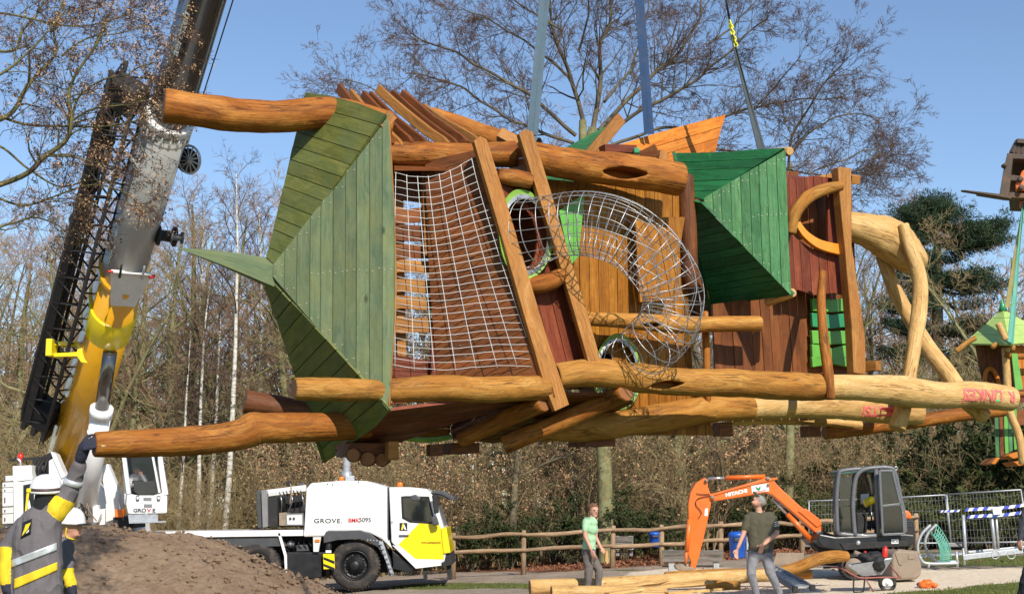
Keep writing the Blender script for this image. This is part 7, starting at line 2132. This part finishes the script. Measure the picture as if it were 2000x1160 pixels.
class PB:
    """light mesh builder for plants"""
    def __init__(s): s.v = []; s.f = []; s.mi = []
    def tube(s, pts, rad, n, mi):
        m_ = len(pts); k = len(s.v); u = None
        for i in range(m_):
            d = (pts[min(i + 1, m_ - 1)] - pts[max(i - 1, 0)]).normalized()
            if u is None: u = perp(d)[0]
            u = u - d * u.dot(d); u = u.normalized() if u.length > 1e-6 else perp(d)[0]
            w_ = d.cross(u)
            for j in range(n):
                a = 6.2832 * j / n
                s.v.append(pts[i] + (u * math.cos(a) + w_ * math.sin(a)) * rad[i])
        for i in range(m_ - 1):
            for j in range(n):
                l = (j + 1) % n
                s.f.append((k + i * n + j, k + i * n + l, k + i * n + n + l, k + i * n + n + j)); s.mi.append(mi)
    def leaf(s, p, L, w_, rng, mi, d=None):
        d = d or V((rng.gauss(0, 1), rng.gauss(0, 1), rng.gauss(-.3, 1))).normalized()
        e = d.cross(V((rng.gauss(0, 1), rng.gauss(0, 1), rng.gauss(0, 1)))).normalized(); nn = d.cross(e)
        k = len(s.v)
        s.v += [p, p + d * L * .5 + e * w_ / 2 + nn * L * .08, p + d * L, p + d * L * .5 - e * w_ / 2 + nn * L * .08]
        s.f.append((k, k + 1, k + 2, k + 3)); s.mi.append(mi)
    def build(s, name, mats, parent, smooth=True, name_parent_loc=None):
        o_ = origin(parent) if parent is not None else (name_parent_loc or V((0, 0, 0)))
        me = bpy.data.meshes.new(name); me.from_pydata([tuple(v - o_) for v in s.v], [], s.f)
        for q in mats: me.materials.append(q)
        me.polygons.foreach_set('material_index', s.mi); me.polygons.foreach_set('use_smooth', [smooth] * len(s.f)); me.update()
        o = bpy.data.objects.new(name, me); C.objects.link(o)
        if parent is not None: o.parent = parent
        else: o.location = o_
        return o

def limb(pb, p, d, L, r, lev, prm, rng, leaf=None):
    """a wandering branch with children; prm per level: (steps, wiggle, lift, children, length ratio, spread, sides, material)"""
    st, wig, lift, nch, ratio, spread, sides, mi = prm[lev]
    pts = [p]; ds = [d]
    for i in range(st):
        d = (d + V((rng.gauss(0, wig), rng.gauss(0, wig), rng.gauss(0, wig) + lift))).normalized()
        p = p + d * (L / st); pts.append(p); ds.append(d)
    pb.tube(pts, [r * (1 - .72 * i / st) for i in range(st + 1)], sides, mi)
    if lev + 1 < len(prm):
        for c in range(nch):
            t = rng.uniform(.22, 1.) if c else 1.
            x = t * st; i = min(st - 1, int(x)); q = pts[i].lerp(pts[i + 1], x - i)
            dd = ds[i + 1]; u, w_ = perp(dd); a = rng.uniform(0, 6.283); sp_ = spread * rng.uniform(.6, 1.3)
            nd_ = (dd * math.cos(sp_) + (u * math.cos(a) + w_ * math.sin(a)) * math.sin(sp_)).normalized()
            limb(pb, q, nd_, L * ratio * rng.uniform(.65, 1.15) * (1.12 - .45 * t), max(prm_min, r * (1 - .72 * t) * rng.uniform(.45, .75)), lev + 1, prm, rng, leaf)
    elif leaf:
        n, L_, w_, mi_ = leaf
        for _ in range(n):
            t = rng.random() * st; i = min(st - 1, int(t))
            pb.leaf(pts[i].lerp(pts[i + 1], t - i), L_ * rng.uniform(.6, 1.3), w_ * rng.uniform(.6, 1.3), rng, mi_)
prm_min = .007

def make_tree(name, H, r, seed, label, cat, grp, barkm, twigm, nlimb, lo, prm, lean=.0, leaf=None, leafm=None, up=(.25, .9), lenk=.36, wob=.05):
    rng = random.Random(seed)
    t = thing(name, V((0, 0, 0)), label, cat, grp)
    tr = PB(); pts = [V((0, 0, -.4))]; d = V((lean, 0, 1)).normalized(); n = 12
    for i in range(n):
        d = (d + V((rng.gauss(0, wob), rng.gauss(0, wob), .06))).normalized(); pts.append(pts[-1] + d * (H + .4) / n)
    rad = [r * (1.35 if i == 0 else 1) * (1 - .9 * (i / n) ** 1.1) + .012 for i in range(n + 1)]
    tr.tube(pts, rad, 10, 0); tr.build('trunk', [barkm], t)
    cr = PB()
    for i in range(nlimb):
        h = lo + (1 - lo) * (i + rng.random()) / nlimb
        x = h * n; k = min(n - 1, int(x)); q = pts[k].lerp(pts[k + 1], x - k)
        a = i * 2.4 + rng.uniform(-.5, .5); el = up[0] + (up[1] - up[0]) * h + rng.uniform(-.2, .2)
        d = V((math.cos(a) * math.cos(el), math.sin(a) * math.cos(el), math.sin(el)))
        limb(cr, q, d, H * lenk * (1.25 - .8 * h) * rng.uniform(.75, 1.2), rad[k] * rng.uniform(.35, .6), 0, prm, rng, leaf)
    cr.build('crown', [barkm, twigm] + ([leafm] if leafm else []), t)
    return t
def place(o, px, Y, h=None, base=None, rot=None, first=False, label=None):
    c = o if first else copy_tree(o)
    p = P(px, 985, Y); c.location = V((p.x, Y, gz(p.x, Y)))
    c.rotation_euler = (0, 0, rnd.uniform(0, 6.28) if rot is None else rot)
    if h: c.scale = (h, h, h * rnd.uniform(.94, 1.06))
    if label: c['label'] = label
    return c

# --- woodland prototypes
PW = [(6, .16, .05, 8, .52, .75, 6, 0), (5, .2, .04, 6, .55, .7, 4, 0), (4, .22, .03, 6, .55, .65, 3, 1), (3, .2, .03, 0, 0, 0, 3, 1)]
GW = 'bare trees of the woods'
oak = make_tree('bare_tree', 13.5, .24, 3, 'bare mossy brown tree standing among others in the woods behind', 'tree', GW, M['bark_moss'], M['twig_red'], 11, .22, PW, up=(.0, .9), lenk=.42)
oak2 = make_tree('bare_tree', 14.5, .2, 8, 'bare slim red-brown tree standing among others in the woods behind', 'tree', GW, M['bark'], M['twig_red'], 14, .3, PW, up=(.3, 1.1), lenk=.3)
oak3 = make_tree('bare_tree', 12., .16, 15, 'bare crooked straw-brown tree standing among others in the woods behind', 'tree', GW, M['bark_moss'], M['twig_straw'], 12, .12, PW, up=(.2, 1.), lenk=.36, wob=.1)
PBi = [(5, .12, -.0, 8, .5, .6, 4, 1), (5, .16, -.05, 6, .6, .6, 3, 1), (4, .18, -.08, 0, 0, 0, 3, 1)]
bir = make_tree('birch_tree', 15.5, .13, 21, 'slim white-barked birch rising among the brown trees on the left', 'birch', 'white birches in the woods', M['birch'], M['twig'], 20, .42, PBi, up=(.4, 1.1), lenk=.2, wob=.035)
first = {}
def rows(Y, xs_, protos, hk):
    for i, x in enumerate(xs_):
        if Y < 65 and 1735 < x < 1985: continue
        o = protos[rnd.randrange(len(protos))]
        f = o.name not in first; first[o.name] = 1
        place(o, x + rnd.uniform(-14, 14), Y + rnd.uniform(-2, 2), hk * rnd.uniform(.86, 1.14), first=f)
rows(54, list(range(-60, 640, 58)) + list(range(700, 2100, 95)), [oak, oak3, oak, oak3], .93)
rows(62, list(range(-90, 680, 48)) + list(range(740, 2140, 90)), [oak, oak2, oak3], 1.05)
rows(72, list(range(-100, 720, 44)) + list(range(780, 2150, 75)), [oak2, oak2, oak], 1.04)
bf = True
for px, Y, h in ((345, 50, .6), (392, 50.5, .72), (405, 52, .7), (438, 49.5, .9), (490, 60, 1.05), (362, 58, 1.0)):
    c = place(bir, px, Y, h, first=bf); bf = False
for px, Y, w_, lab in ((1345, 48, 1.1, 'tall grey trunk behind the digger arm'), (1000, 47, .7, 'thin trunk rising behind the rail fence'), (1425, 49, .8, 'leaning mossy trunk right of the digger arm'), (1100, 50, .6, 'dark thin trunk left of the man in the green shirt')):
    c = place(oak if w_ > 1 else oak2, px, Y, w_, label=lab)
    c['group'] = 'trunks along the rail fence'

for i, x in enumerate(range(640, 1640, 74)):
    place(oak3 if i % 3 else oak, x + rnd.uniform(-25, 25), 50 + rnd.uniform(-1.5, 3), rnd.uniform(.45, .8))
# --- shrubs
def make_shrub(name, H, seed, label, cat, grp, stems, prm, barkm, twigm, leaf=None, leafm=None, r=.03, spread=.45, r0=.5):
    rng = random.Random(seed)
    t = thing(name, V((0, 0, 0)), label, cat, grp); a_, b_ = PB(), PB()
    for i in range(stems):
        a = rng.uniform(0, 6.283); sp_ = rng.uniform(0, spread)
        p = V((math.cos(a), math.sin(a), 0)) * rng.uniform(0, r0) + V((0, 0, -.1)); d = V((math.cos(a) * math.sin(sp_), math.sin(a) * math.sin(sp_), math.cos(sp_)))
        limb(b_, p, d, H * rng.uniform(.6, 1.05), r * rng.uniform(.6, 1.2), 0, prm, rng, leaf)
        a_.tube([p, p + d * H * .25], [r, r * .9], 6, 0)
    a_.build('stems', [barkm], t); b_.build('foliage', [barkm, twigm] + ([leafm] if leafm else []), t)
    return t
PS = [(6, .12, .02, 12, .42, .75, 5, 0), (4, .2, .02, 7, .5, .7, 3, 1), (3, .2, 0, 0, 0, 0, 3, 1)]
beech = make_shrub('beech_bush', 5.2, 31, 'leafless bush still holding dry tan leaves, in the hedge below the tower', 'bush', 'bushes with dry tan leaves', 5, PS, M['bark'], M['twig'], (4, .10, .05, 2), M['leaf_tan'], .045, .4, .8)
thick = make_shrub('thicket_bush', 4.2, 37, 'tangled bare straw-coloured bush in the undergrowth at the edge of the woods', 'bush', 'bare tangled bushes', 14, PS, M['twig_straw'], M['twig_straw'], None, None, .018, .7, .9)
PE = [(5, .14, .03, 12, .42, .8, 4, 0), (3, .22, .02, 7, .5, .8, 3, 0), (2, .25, 0, 0, 0, 0, 3, 0)]
ever = make_shrub('evergreen_bush', 3.6, 41, 'dense dark evergreen bush at the edge of the woods', 'bush', 'dark evergreen bushes', 7, PE, M['bark'], M['bark'], (13, .15, .085, 2), M['ever'], .03, .7, .8)
every = make_shrub('hedge_bush', 1.9, 43, 'low yellow-green hedge bush behind the mesh fence', 'bush', 'low hedge bushes behind the mesh fence', 10, PE, M['bark'], M['bark'], (7, .11, .04, 2), M['ever_y'], .018, .9, .6)
def many(o, spots):
    for i, (px, Y, h) in enumerate(spots): place(o, px, Y, h, first=(i == 0))
sb = []
for x in range(560, 1740, 62): sb.append((x + rnd.uniform(-18, 18), 47.5 + rnd.uniform(-.8, 2), rnd.uniform(.75, 1.1)))
for x in range(600, 1660, 130): sb.append((x + rnd.uniform(-18, 18), 51 + rnd.uniform(-1, 1), rnd.uniform(.9, 1.3)))
beech2 = make_shrub('beech_bush', 4.6, 33, 'thin leafless bush holding only a few dry tan leaves, in the hedge below the tower', 'bush', 'bushes with dry tan leaves', 7, PS, M['twig_straw'], M['twig_straw'], (1, .085, .045, 2), M['leaf_tan'], .03, .5, .9)
many(beech, sb[::2]); many(beech2, sb[1::2])
st_ = [(x + rnd.uniform(-20, 20), 49 + rnd.uniform(-1.5, 2), rnd.uniform(.7, 1.15)) for x in list(range(-40, 640, 46)) + list(range(1560, 2080, 60)) + list(range(660, 1580, 60))]
st_ += [(x + rnd.uniform(-20, 20), 55 + rnd.uniform(-1.5, 2), rnd.uniform(1.1, 1.7)) for x in list(range(-60, 640, 80)) + list(range(1600, 2080, 42))]
many(thick, st_)
se = [(x + rnd.uniform(-20, 20), 46 + rnd.uniform(-.6, .8), rnd.uniform(.38, .55)) for x in range(860, 1300, 62)]
se += [(x + rnd.uniform(-15, 15), 48 + rnd.uniform(-.8, 1.), rnd.uniform(.95, 1.35)) for x in range(1730, 2080, 62)]
se += [(x + rnd.uniform(-15, 15), 52 + rnd.uniform(-.8, 1.), rnd.uniform(.8, 1.15)) for x in range(1640, 2080, 90)]
se += [(480, 50, .55), (530, 49, .6), (450, 52, .5), (560, 50, .5), (620, 51, .5), (1450, 47, .5), (1530, 47, .6)]
many(ever, se)
many(every, [(x + rnd.uniform(-12, 12), 45.8 + rnd.uniform(-.4, .8), rnd.uniform(.8, 1.15)) for x in range(1600, 2060, 42)])

# --- far mass of woods closing the horizon
rng = random.Random(77); fwm = PB()
for i in range(230):
    Y = rng.uniform(88, 120); x = rng.uniform(-.5, .5) * Y * .86; H = rng.uniform(11, 17)
    b0 = V((x, Y, 0)); tp = b0 + V((rng.gauss(0, .6), 0, H)); fwm.tube([b0, b0.lerp(tp, .5), tp], [.18, .12, .03], 4, 0)
    for k in range(26):
        h = rng.uniform(.15, .98); q = b0.lerp(tp, h); a = rng.uniform(0, 6.28); L = rng.uniform(1.2, 3.6) * (1.2 - .6 * h)
        e = q + V((math.cos(a) * L, math.sin(a) * L, L * rng.uniform(.2, .9))); fwm.tube([q, e], [.05, .02], 3, 1)
        for z in range(4):
            f = q.lerp(e, rng.uniform(.3, 1)); fwm.tube([f, f + V((rng.gauss(0, .7), rng.gauss(0, .7), rng.uniform(.1, 1.)))], [.028, .012], 3, 1)
o = fwm.build('far_woods', [M['bark'], M['twig_red']], None); tag(o, 'distant bare woods closing the view behind the site', 'woods', kind='stuff')

# --- traced trees: main limbs follow the photograph, the rest grows from them
def traced(name, base_px, Y, limbs, label, cat, trunk, barkm, twigm, prm, per, seed, dep, leaf=None, leafm=None, Lc=2.2, seedh=0, grp=None, lpick=0, lk=1., trunkm=None):
    rng = random.Random(seed)
    bp_ = P(base_px[0], base_px[1], Y); t = thing(name, V((bp_.x, bp_.y, gz(bp_.x, bp_.y))), label, cat, grp)
    tr, cr = PB(), PB()
    for pts, r in trunk:
        p = crom([P(x, y, Y + dz) for x, y, dz in pts], 5); tr.tube(p, lerps([q * mpp(p[0]) for q in r], len(p)), 12, 0)
    tr.build('trunk', [trunkm or barkm], t)
    for pts, r0, r1, d0, d1 in limbs:
        n = len(pts)
        ctrl = [P(x, y, Y + d0 + (d1 - d0) * i / (n - 1)) for i, (x, y) in enumerate(pts)]
        p = crom(ctrl, 6)
        p = [q + V((mn.noise(q * .9), mn.noise(q * .9 + V((9, 0, 0))), mn.noise(q * .9 + V((0, 9, 0))))) * (.18 * mpp(q) * 60) * min(1, i / 6) for i, q in enumerate(p)]
        g = mpp(p[0]); rad = lerps([r0 * g * lk, r1 * g * lk], len(p)); cr.tube(p, rad, 7, 0)
        L = sum((p[i + 1] - p[i]).length for i in range(len(p) - 1)); nb = int(L * per)
        for k in range(nb):
            x = rng.uniform(.12, 1.) * (len(p) - 1) if k > 3 else (len(p) - 1) * (1 - k * .05); i = min(len(p) - 2, int(x)); q = p[i].lerp(p[i + 1], x - i)
            dd = (p[i + 1] - p[i]).normalized(); u, w_ = perp(dd); a = rng.uniform(0, 6.283); sp_ = rng.uniform(.45, 1.15)
            d = dd * math.cos(sp_) + (u * math.cos(a) + w_ * math.sin(a)) * math.sin(sp_); d.y *= dep; d.normalize()
            limb(cr, q, d, Lc * rng.uniform(.55, 1.2) * (1.15 - .4 * x / len(p)), rad[i] * rng.uniform(.3, .55), 0, prm, rng, leaf)
    if lpick:
        vs = [f for f, m_ in zip(cr.f, cr.mi) if m_ == 1]
        for _ in range(lpick // 3):
            f = vs[rng.randrange(len(vs))]
            for z in range(rng.choice((1, 2, 3, 6))): cr.leaf(cr.v[f[1]] + V((rng.gauss(0, .03), rng.gauss(0, .03), rng.gauss(0, .03))), rng.uniform(.025, .05), rng.uniform(.012, .022), rng, 2)
    if seedh:
        vs = [f for f, m_ in zip(cr.f, cr.mi) if m_ == 1]
        for _ in range(seedh):
            f = vs[rng.randrange(len(vs))]; c_ = cr.v[f[2]] + V((0, 0, -.01)); r_ = rng.uniform(.010, .016); k = len(cr.v)
            for d in ((1, 0, 0), (0, 1, 0), (-1, 0, 0), (0, -1, 0), (0, 0, 1), (0, 0, -1)): cr.v.append(c_ + V(d) * r_)
            for a, b2, c2 in ((0, 1, 4), (1, 2, 4), (2, 3, 4), (3, 0, 4), (1, 0, 5), (2, 1, 5), (3, 2, 5), (0, 3, 5)): cr.f.append((k + a, k + b2, k + c2)); cr.mi.append(3)
    cr.build('crown', [barkm, twigm, leafm or twigm, M['seed']], t)
    return t
prm_min = .006
PT = [(5, .15, .03, 6, .55, .6, 4, 0), (4, .18, .02, 6, .55, .6, 3, 1), (4, .2, .0, 5, .55, .6, 3, 1), (3, .2, .0, 0, 0, 0, 3, 1)]
traced('great_beech', (1150, 985), 46, [
    ([(1158, 262), (1168, 180), (1172, 100), (1188, 40), (1195, -60)], 9, 3.5, 0, .5), ([(1140, 240), (1115, 150), (1090, 90), (1075, 20), (1068, -50)], 8, 3, 0, -1),
    ([(1125, 265), (1050, 200), (990, 160), (930, 125), (860, 90), (800, 60)], 7, 2, 0, -2), ([(1120, 280), (1040, 250), (960, 210), (900, 165), (840, 150), (790, 140)], 6, 2, 0, 2),
    ([(1150, 290), (1050, 300), (960, 300), (880, 270), (820, 240)], 5, 2, 0, -3), ([(1170, 255), (1230, 190), (1290, 130), (1340, 80), (1370, 10), (1380, -60)], 8, 3, 0, 1),
    ([(1175, 270), (1250, 220), (1330, 180), (1400, 130), (1450, 70), (1500, 40)], 7, 2, 0, -2), ([(1190, 285), (1290, 255), (1400, 235), (1480, 205), (1560, 195), (1650, 190)], 6, 2, 0, 2),
    ([(1180, 200), (1240, 120), (1260, 50), (1270, -40)], 5, 2, 0, 2), ([(1200, 300), (1320, 290), (1440, 300), (1540, 330), (1640, 340), (1710, 330)], 5, 2, 0, -1),
    ([(1540, 335), (1550, 260), (1580, 210), (1620, 160), (1650, 110)], 5, 2, 1, -1), ([(1545, 300), (1600, 250), (1660, 225), (1720, 240)], 4, 1.5, 1, 3),
    ([(1110, 150), (1040, 90), (970, 50), (900, 20)], 5, 1.5, 0, 3), ([(900, 290), (820, 230), (740, 180), (680, 150)], 3.5, 1.2, -2, -3), ([(860, 300), (780, 270), (700, 250)], 3, 1.2, 1, 3),
    ([(1380, 90), (1440, 40), (1490, -10)], 4, 1.5, 1, 2), ([(1130, 100), (1150, 20), (1140, -60)], 4, 2, 0, -2), ([(1100, 60), (1020, 10), (960, -40)], 4, 1.5, -1, -2),
    ([(1600, 330), (1680, 300), (1740, 280)], 3, 1.2, 0, 2), ([(1480, 205), (1530, 150), (1560, 110)], 3.5, 1.2, 1, 0), ([(1450, 300), (1560, 370), (1680, 380)], 3.5, 1.2, 0, -2)],
    'great bare spreading tree rising behind the tower and the lifting straps', 'tree',
    [([(1184, 1100, 0), (1180, 900, 0), (1168, 600, 0), (1156, 420, 0), (1153, 300, 0), (1158, 250, 0)], [16, 14.5, 14, 14, 13, 9]), ([(1152, 400, 0), (1140, 300, 0), (1138, 235, 0)], [10, 9, 7]), ([(1540, 985, 1), (1548, 600, 1), (1540, 420, 1), (1543, 320, 1)], [9, 8, 7, 5])],
    M['bark_grey'], M['twig'], PT, 4.9, 5, 1.0, Lc=1.9, lk=.6, trunkm=M['bark_moss'])
PL = [(5, .2, .02, 5, .6, .7, 4, 0), (5, .24, .0, 5, .6, .7, 3, 1), (4, .25, -.02, 4, .6, .7, 3, 1), (3, .25, -.03, 0, 0, 0, 3, 1)]
prm_min = .0035
traced('leaning_tree', (-160, 985), 19, [
    ([(-90, 385), (40, 345), (85, 310), (130, 280), (145, 240), (142, 190), (152, 150), (192, 90), (217, 30)], 9, 3, 0, -.5), ([(-80, 265), (20, 225), (58, 170), (76, 150), (110, 108), (104, 60), (120, 0)], 8, 2.5, 0, .5),
    ([(-60, 210), (30, 236), (110, 243), (190, 248), (240, 238), (265, 232)], 5, 1.5, .3, -.4), ([(-60, 300), (0, 290), (60, 330), (120, 360), (180, 352), (225, 362)], 4.5, 1.5, .2, .8),
    ([(140, 240), (160, 190), (205, 158), (245, 150), (270, 135), (295, 128)], 4, 1.2, -.2, -.6), ([(-70, 90), (20, 100), (42, 60), (76, 18), (90, -30)], 5, 2, .5, .5), ([(-80, 480), (0, 442), (30, 432), (62, 420), (105, 432), (130, 450)], 5, 1.5, -.3, .4),
    ([(-60, 360), (30, 395), (100, 384), (170, 368), (210, 370), (245, 380)], 4, 1.2, .4, -.5), ([(145, 235), (180, 215), (230, 205), (255, 203), (280, 192)], 3.5, 1.2, 0, -.5), ([(-60, 20), (30, 30), (120, 50), (200, 40), (260, 20)], 4, 1.5, 0, .6), ([(120, 110), (180, 70), (240, 60), (290, 50)], 3, 1.2, .4, .2), ([(-80, 160), (0, 150), (60, 100), (130, 20)], 5, 2, -.5, -.7)],
    'near tree reaching in from the left with dry leaves and dark seed heads', 'tree',
    [([(-170, 1250, 0), (-150, 800, 0), (-110, 500, 0), (-85, 380, 0), (-80, 250, 0), (-70, 60, 0), (-60, -100, 0)], [36, 30, 26, 22, 16, 11, 7])],
    M['bark_lichen'], M['twig'], PL, 7.4, 12, .8, None, M['leaf_tan'], .80, 1700, lpick=9000, lk=.66)

# --- pine
rng = random.Random(4); pt = thing('pine_tree', P(1832, 985, 64), 'dark green pine with layered flat crown standing behind the forked trunk', 'pine'); pt.location.z = gz(pt.location.x, 64)
pw, pc = PB(), PB()
tk = crom([P(x, y, 64) for x, y in ((1834, 985), (1833, 800), (1831, 640), (1832, 520), (1828, 440), (1822, 395))], 5)
pw.tube(tk, lerps([.34, .3, .26, .2, .14, .06], len(tk)), 10, 0)
def clump(c_, r_, n):
    for _ in range(n):
        d = V((rng.gauss(0, .8), rng.gauss(0, .8), abs(rng.gauss(.5, .6)))).normalized()
        q = c_ + V((rng.gauss(0, r_), rng.gauss(0, r_), rng.gauss(0, r_ * .6)))
        pc.leaf(q, rng.uniform(.16, .28), .035, rng, 0, d)
for py, wl, wr, nb, dn in ((400, 22, 20, 5, 1), (422, 70, 60, 9, 1), (446, 92, 130, 14, 1), (472, 90, 138, 13, 1), (500, 60, 60, 5, .9), (532, 60, 118, 9, 1), (548, 50, 100, 6, .9), (562, 40, 145, 6, 1), (600, 90, 100, 7, 1), (640, 110, 90, 10, 1), (690, 110, 90, 10, 1), (740, 110, 80, 8, 1)):
    for k in range(nb):
        s_ = rng.choice((-1, 1)); wd_ = (wl if s_ < 0 else wr) * rng.uniform(.4, 1.05)
        i = min(range(len(tk)), key=lambda q: abs(pix(tk[q])[1] - py)); a = tk[i] + V((0, 0, rng.uniform(-.3, .3)))
        e = P(1830 + s_ * wd_, py - rng.uniform(-5, 10), 64 + rng.uniform(-2.0, 2.0))
        m_ = a.lerp(e, .5) + V((0, 0, -.35)); pl_ = crom([a, m_, e], 6)
        pw.tube(pl_, lerps([.09, .05, .02], len(pl_)), 5, 0)
        for q in range(5, len(pl_)):
            for z in range(3): clump(pl_[q] + V((rng.gauss(0, .4), rng.gauss(0, .4), rng.gauss(.1, .12))), .15, int(34 * dn))
pw.build('trunk', [M['bark']], pt); pc.build('crown', [M['needle']], pt, False)

# --- ground cover
rc = random.Random(21); chp = MB()
for _ in range(420):
    p = gpt(rc.gauss(1380, 170), rc.uniform(1120, 1172)); a = rc.uniform(0, 6.28); L = rc.uniform(.02, .09)
    d = V((math.cos(a), math.sin(a), rc.uniform(-.1, .2))).normalized()
    chp.beam(p + UP * .02 - d * L / 2, p + UP * .02 + d * L / 2, L * rc.uniform(.15, .4), .008)
tag(chp.build('wood_chips', M['log_pale'], None), 'pale wood chips scattered on the sand round the log pile', 'wood chips', kind='stuff')
rng = random.Random(9); gr = PB(); lf = PB()
def on_ground(px, py):
    return gpt(px, py)
for _ in range(9000):
    px, py = (rng.uniform(1715, 2040), rng.uniform(1066, 1175)) if rng.random() < .7 else (rng.uniform(760, 1200), rng.uniform(1106, 1152))
    p = on_ground(px, py); g, s_, l = ground_mask(p.x, p.y)
    if rng.random() < g * 1.1 - .15: 
        for _k in range(3):
            q = p + V((rng.gauss(0, .05), rng.gauss(0, .06), -.01)); d = V((rng.gauss(0, .45), rng.gauss(0, .45), 1)).normalized()
            gr.leaf(q, rng.uniform(.03, .085), .012, rng, 0, d)
o = gr.build('grass', [M['grass']], None, False); tag(o, 'short green grass along the sand and the path', 'grass', kind='stuff')
for _ in range(9000):
    px, py = rng.uniform(860, 1720), 1062 + 52 * rng.random() ** .8
    p = on_ground(px, py); g, s_, l = ground_mask(p.x, p.y)
    if rng.random() < l or rng.random() < .02: lf.leaf(p + V((0, 0, .015)), rng.uniform(.07, .13), rng.uniform(.05, .08), rng, 0, V((rng.gauss(0, 1), rng.gauss(0, 1), rng.uniform(-.05, .45))).normalized())
for _ in range(45):
    p = on_ground(rng.uniform(1800, 2000), rng.uniform(1075, 1102)); lf.leaf(p + V((0, 0, .03)), .1, .06, rng, 0, V((rng.gauss(0, 1), rng.gauss(0, 1), .2)).normalized())
o = lf.build('fallen_leaves', [M['leaf_dead']], None, False); tag(o, 'brown fallen leaves lying under the rail fence', 'leaves', kind='stuff')
# late housekeeping: drop anything unused
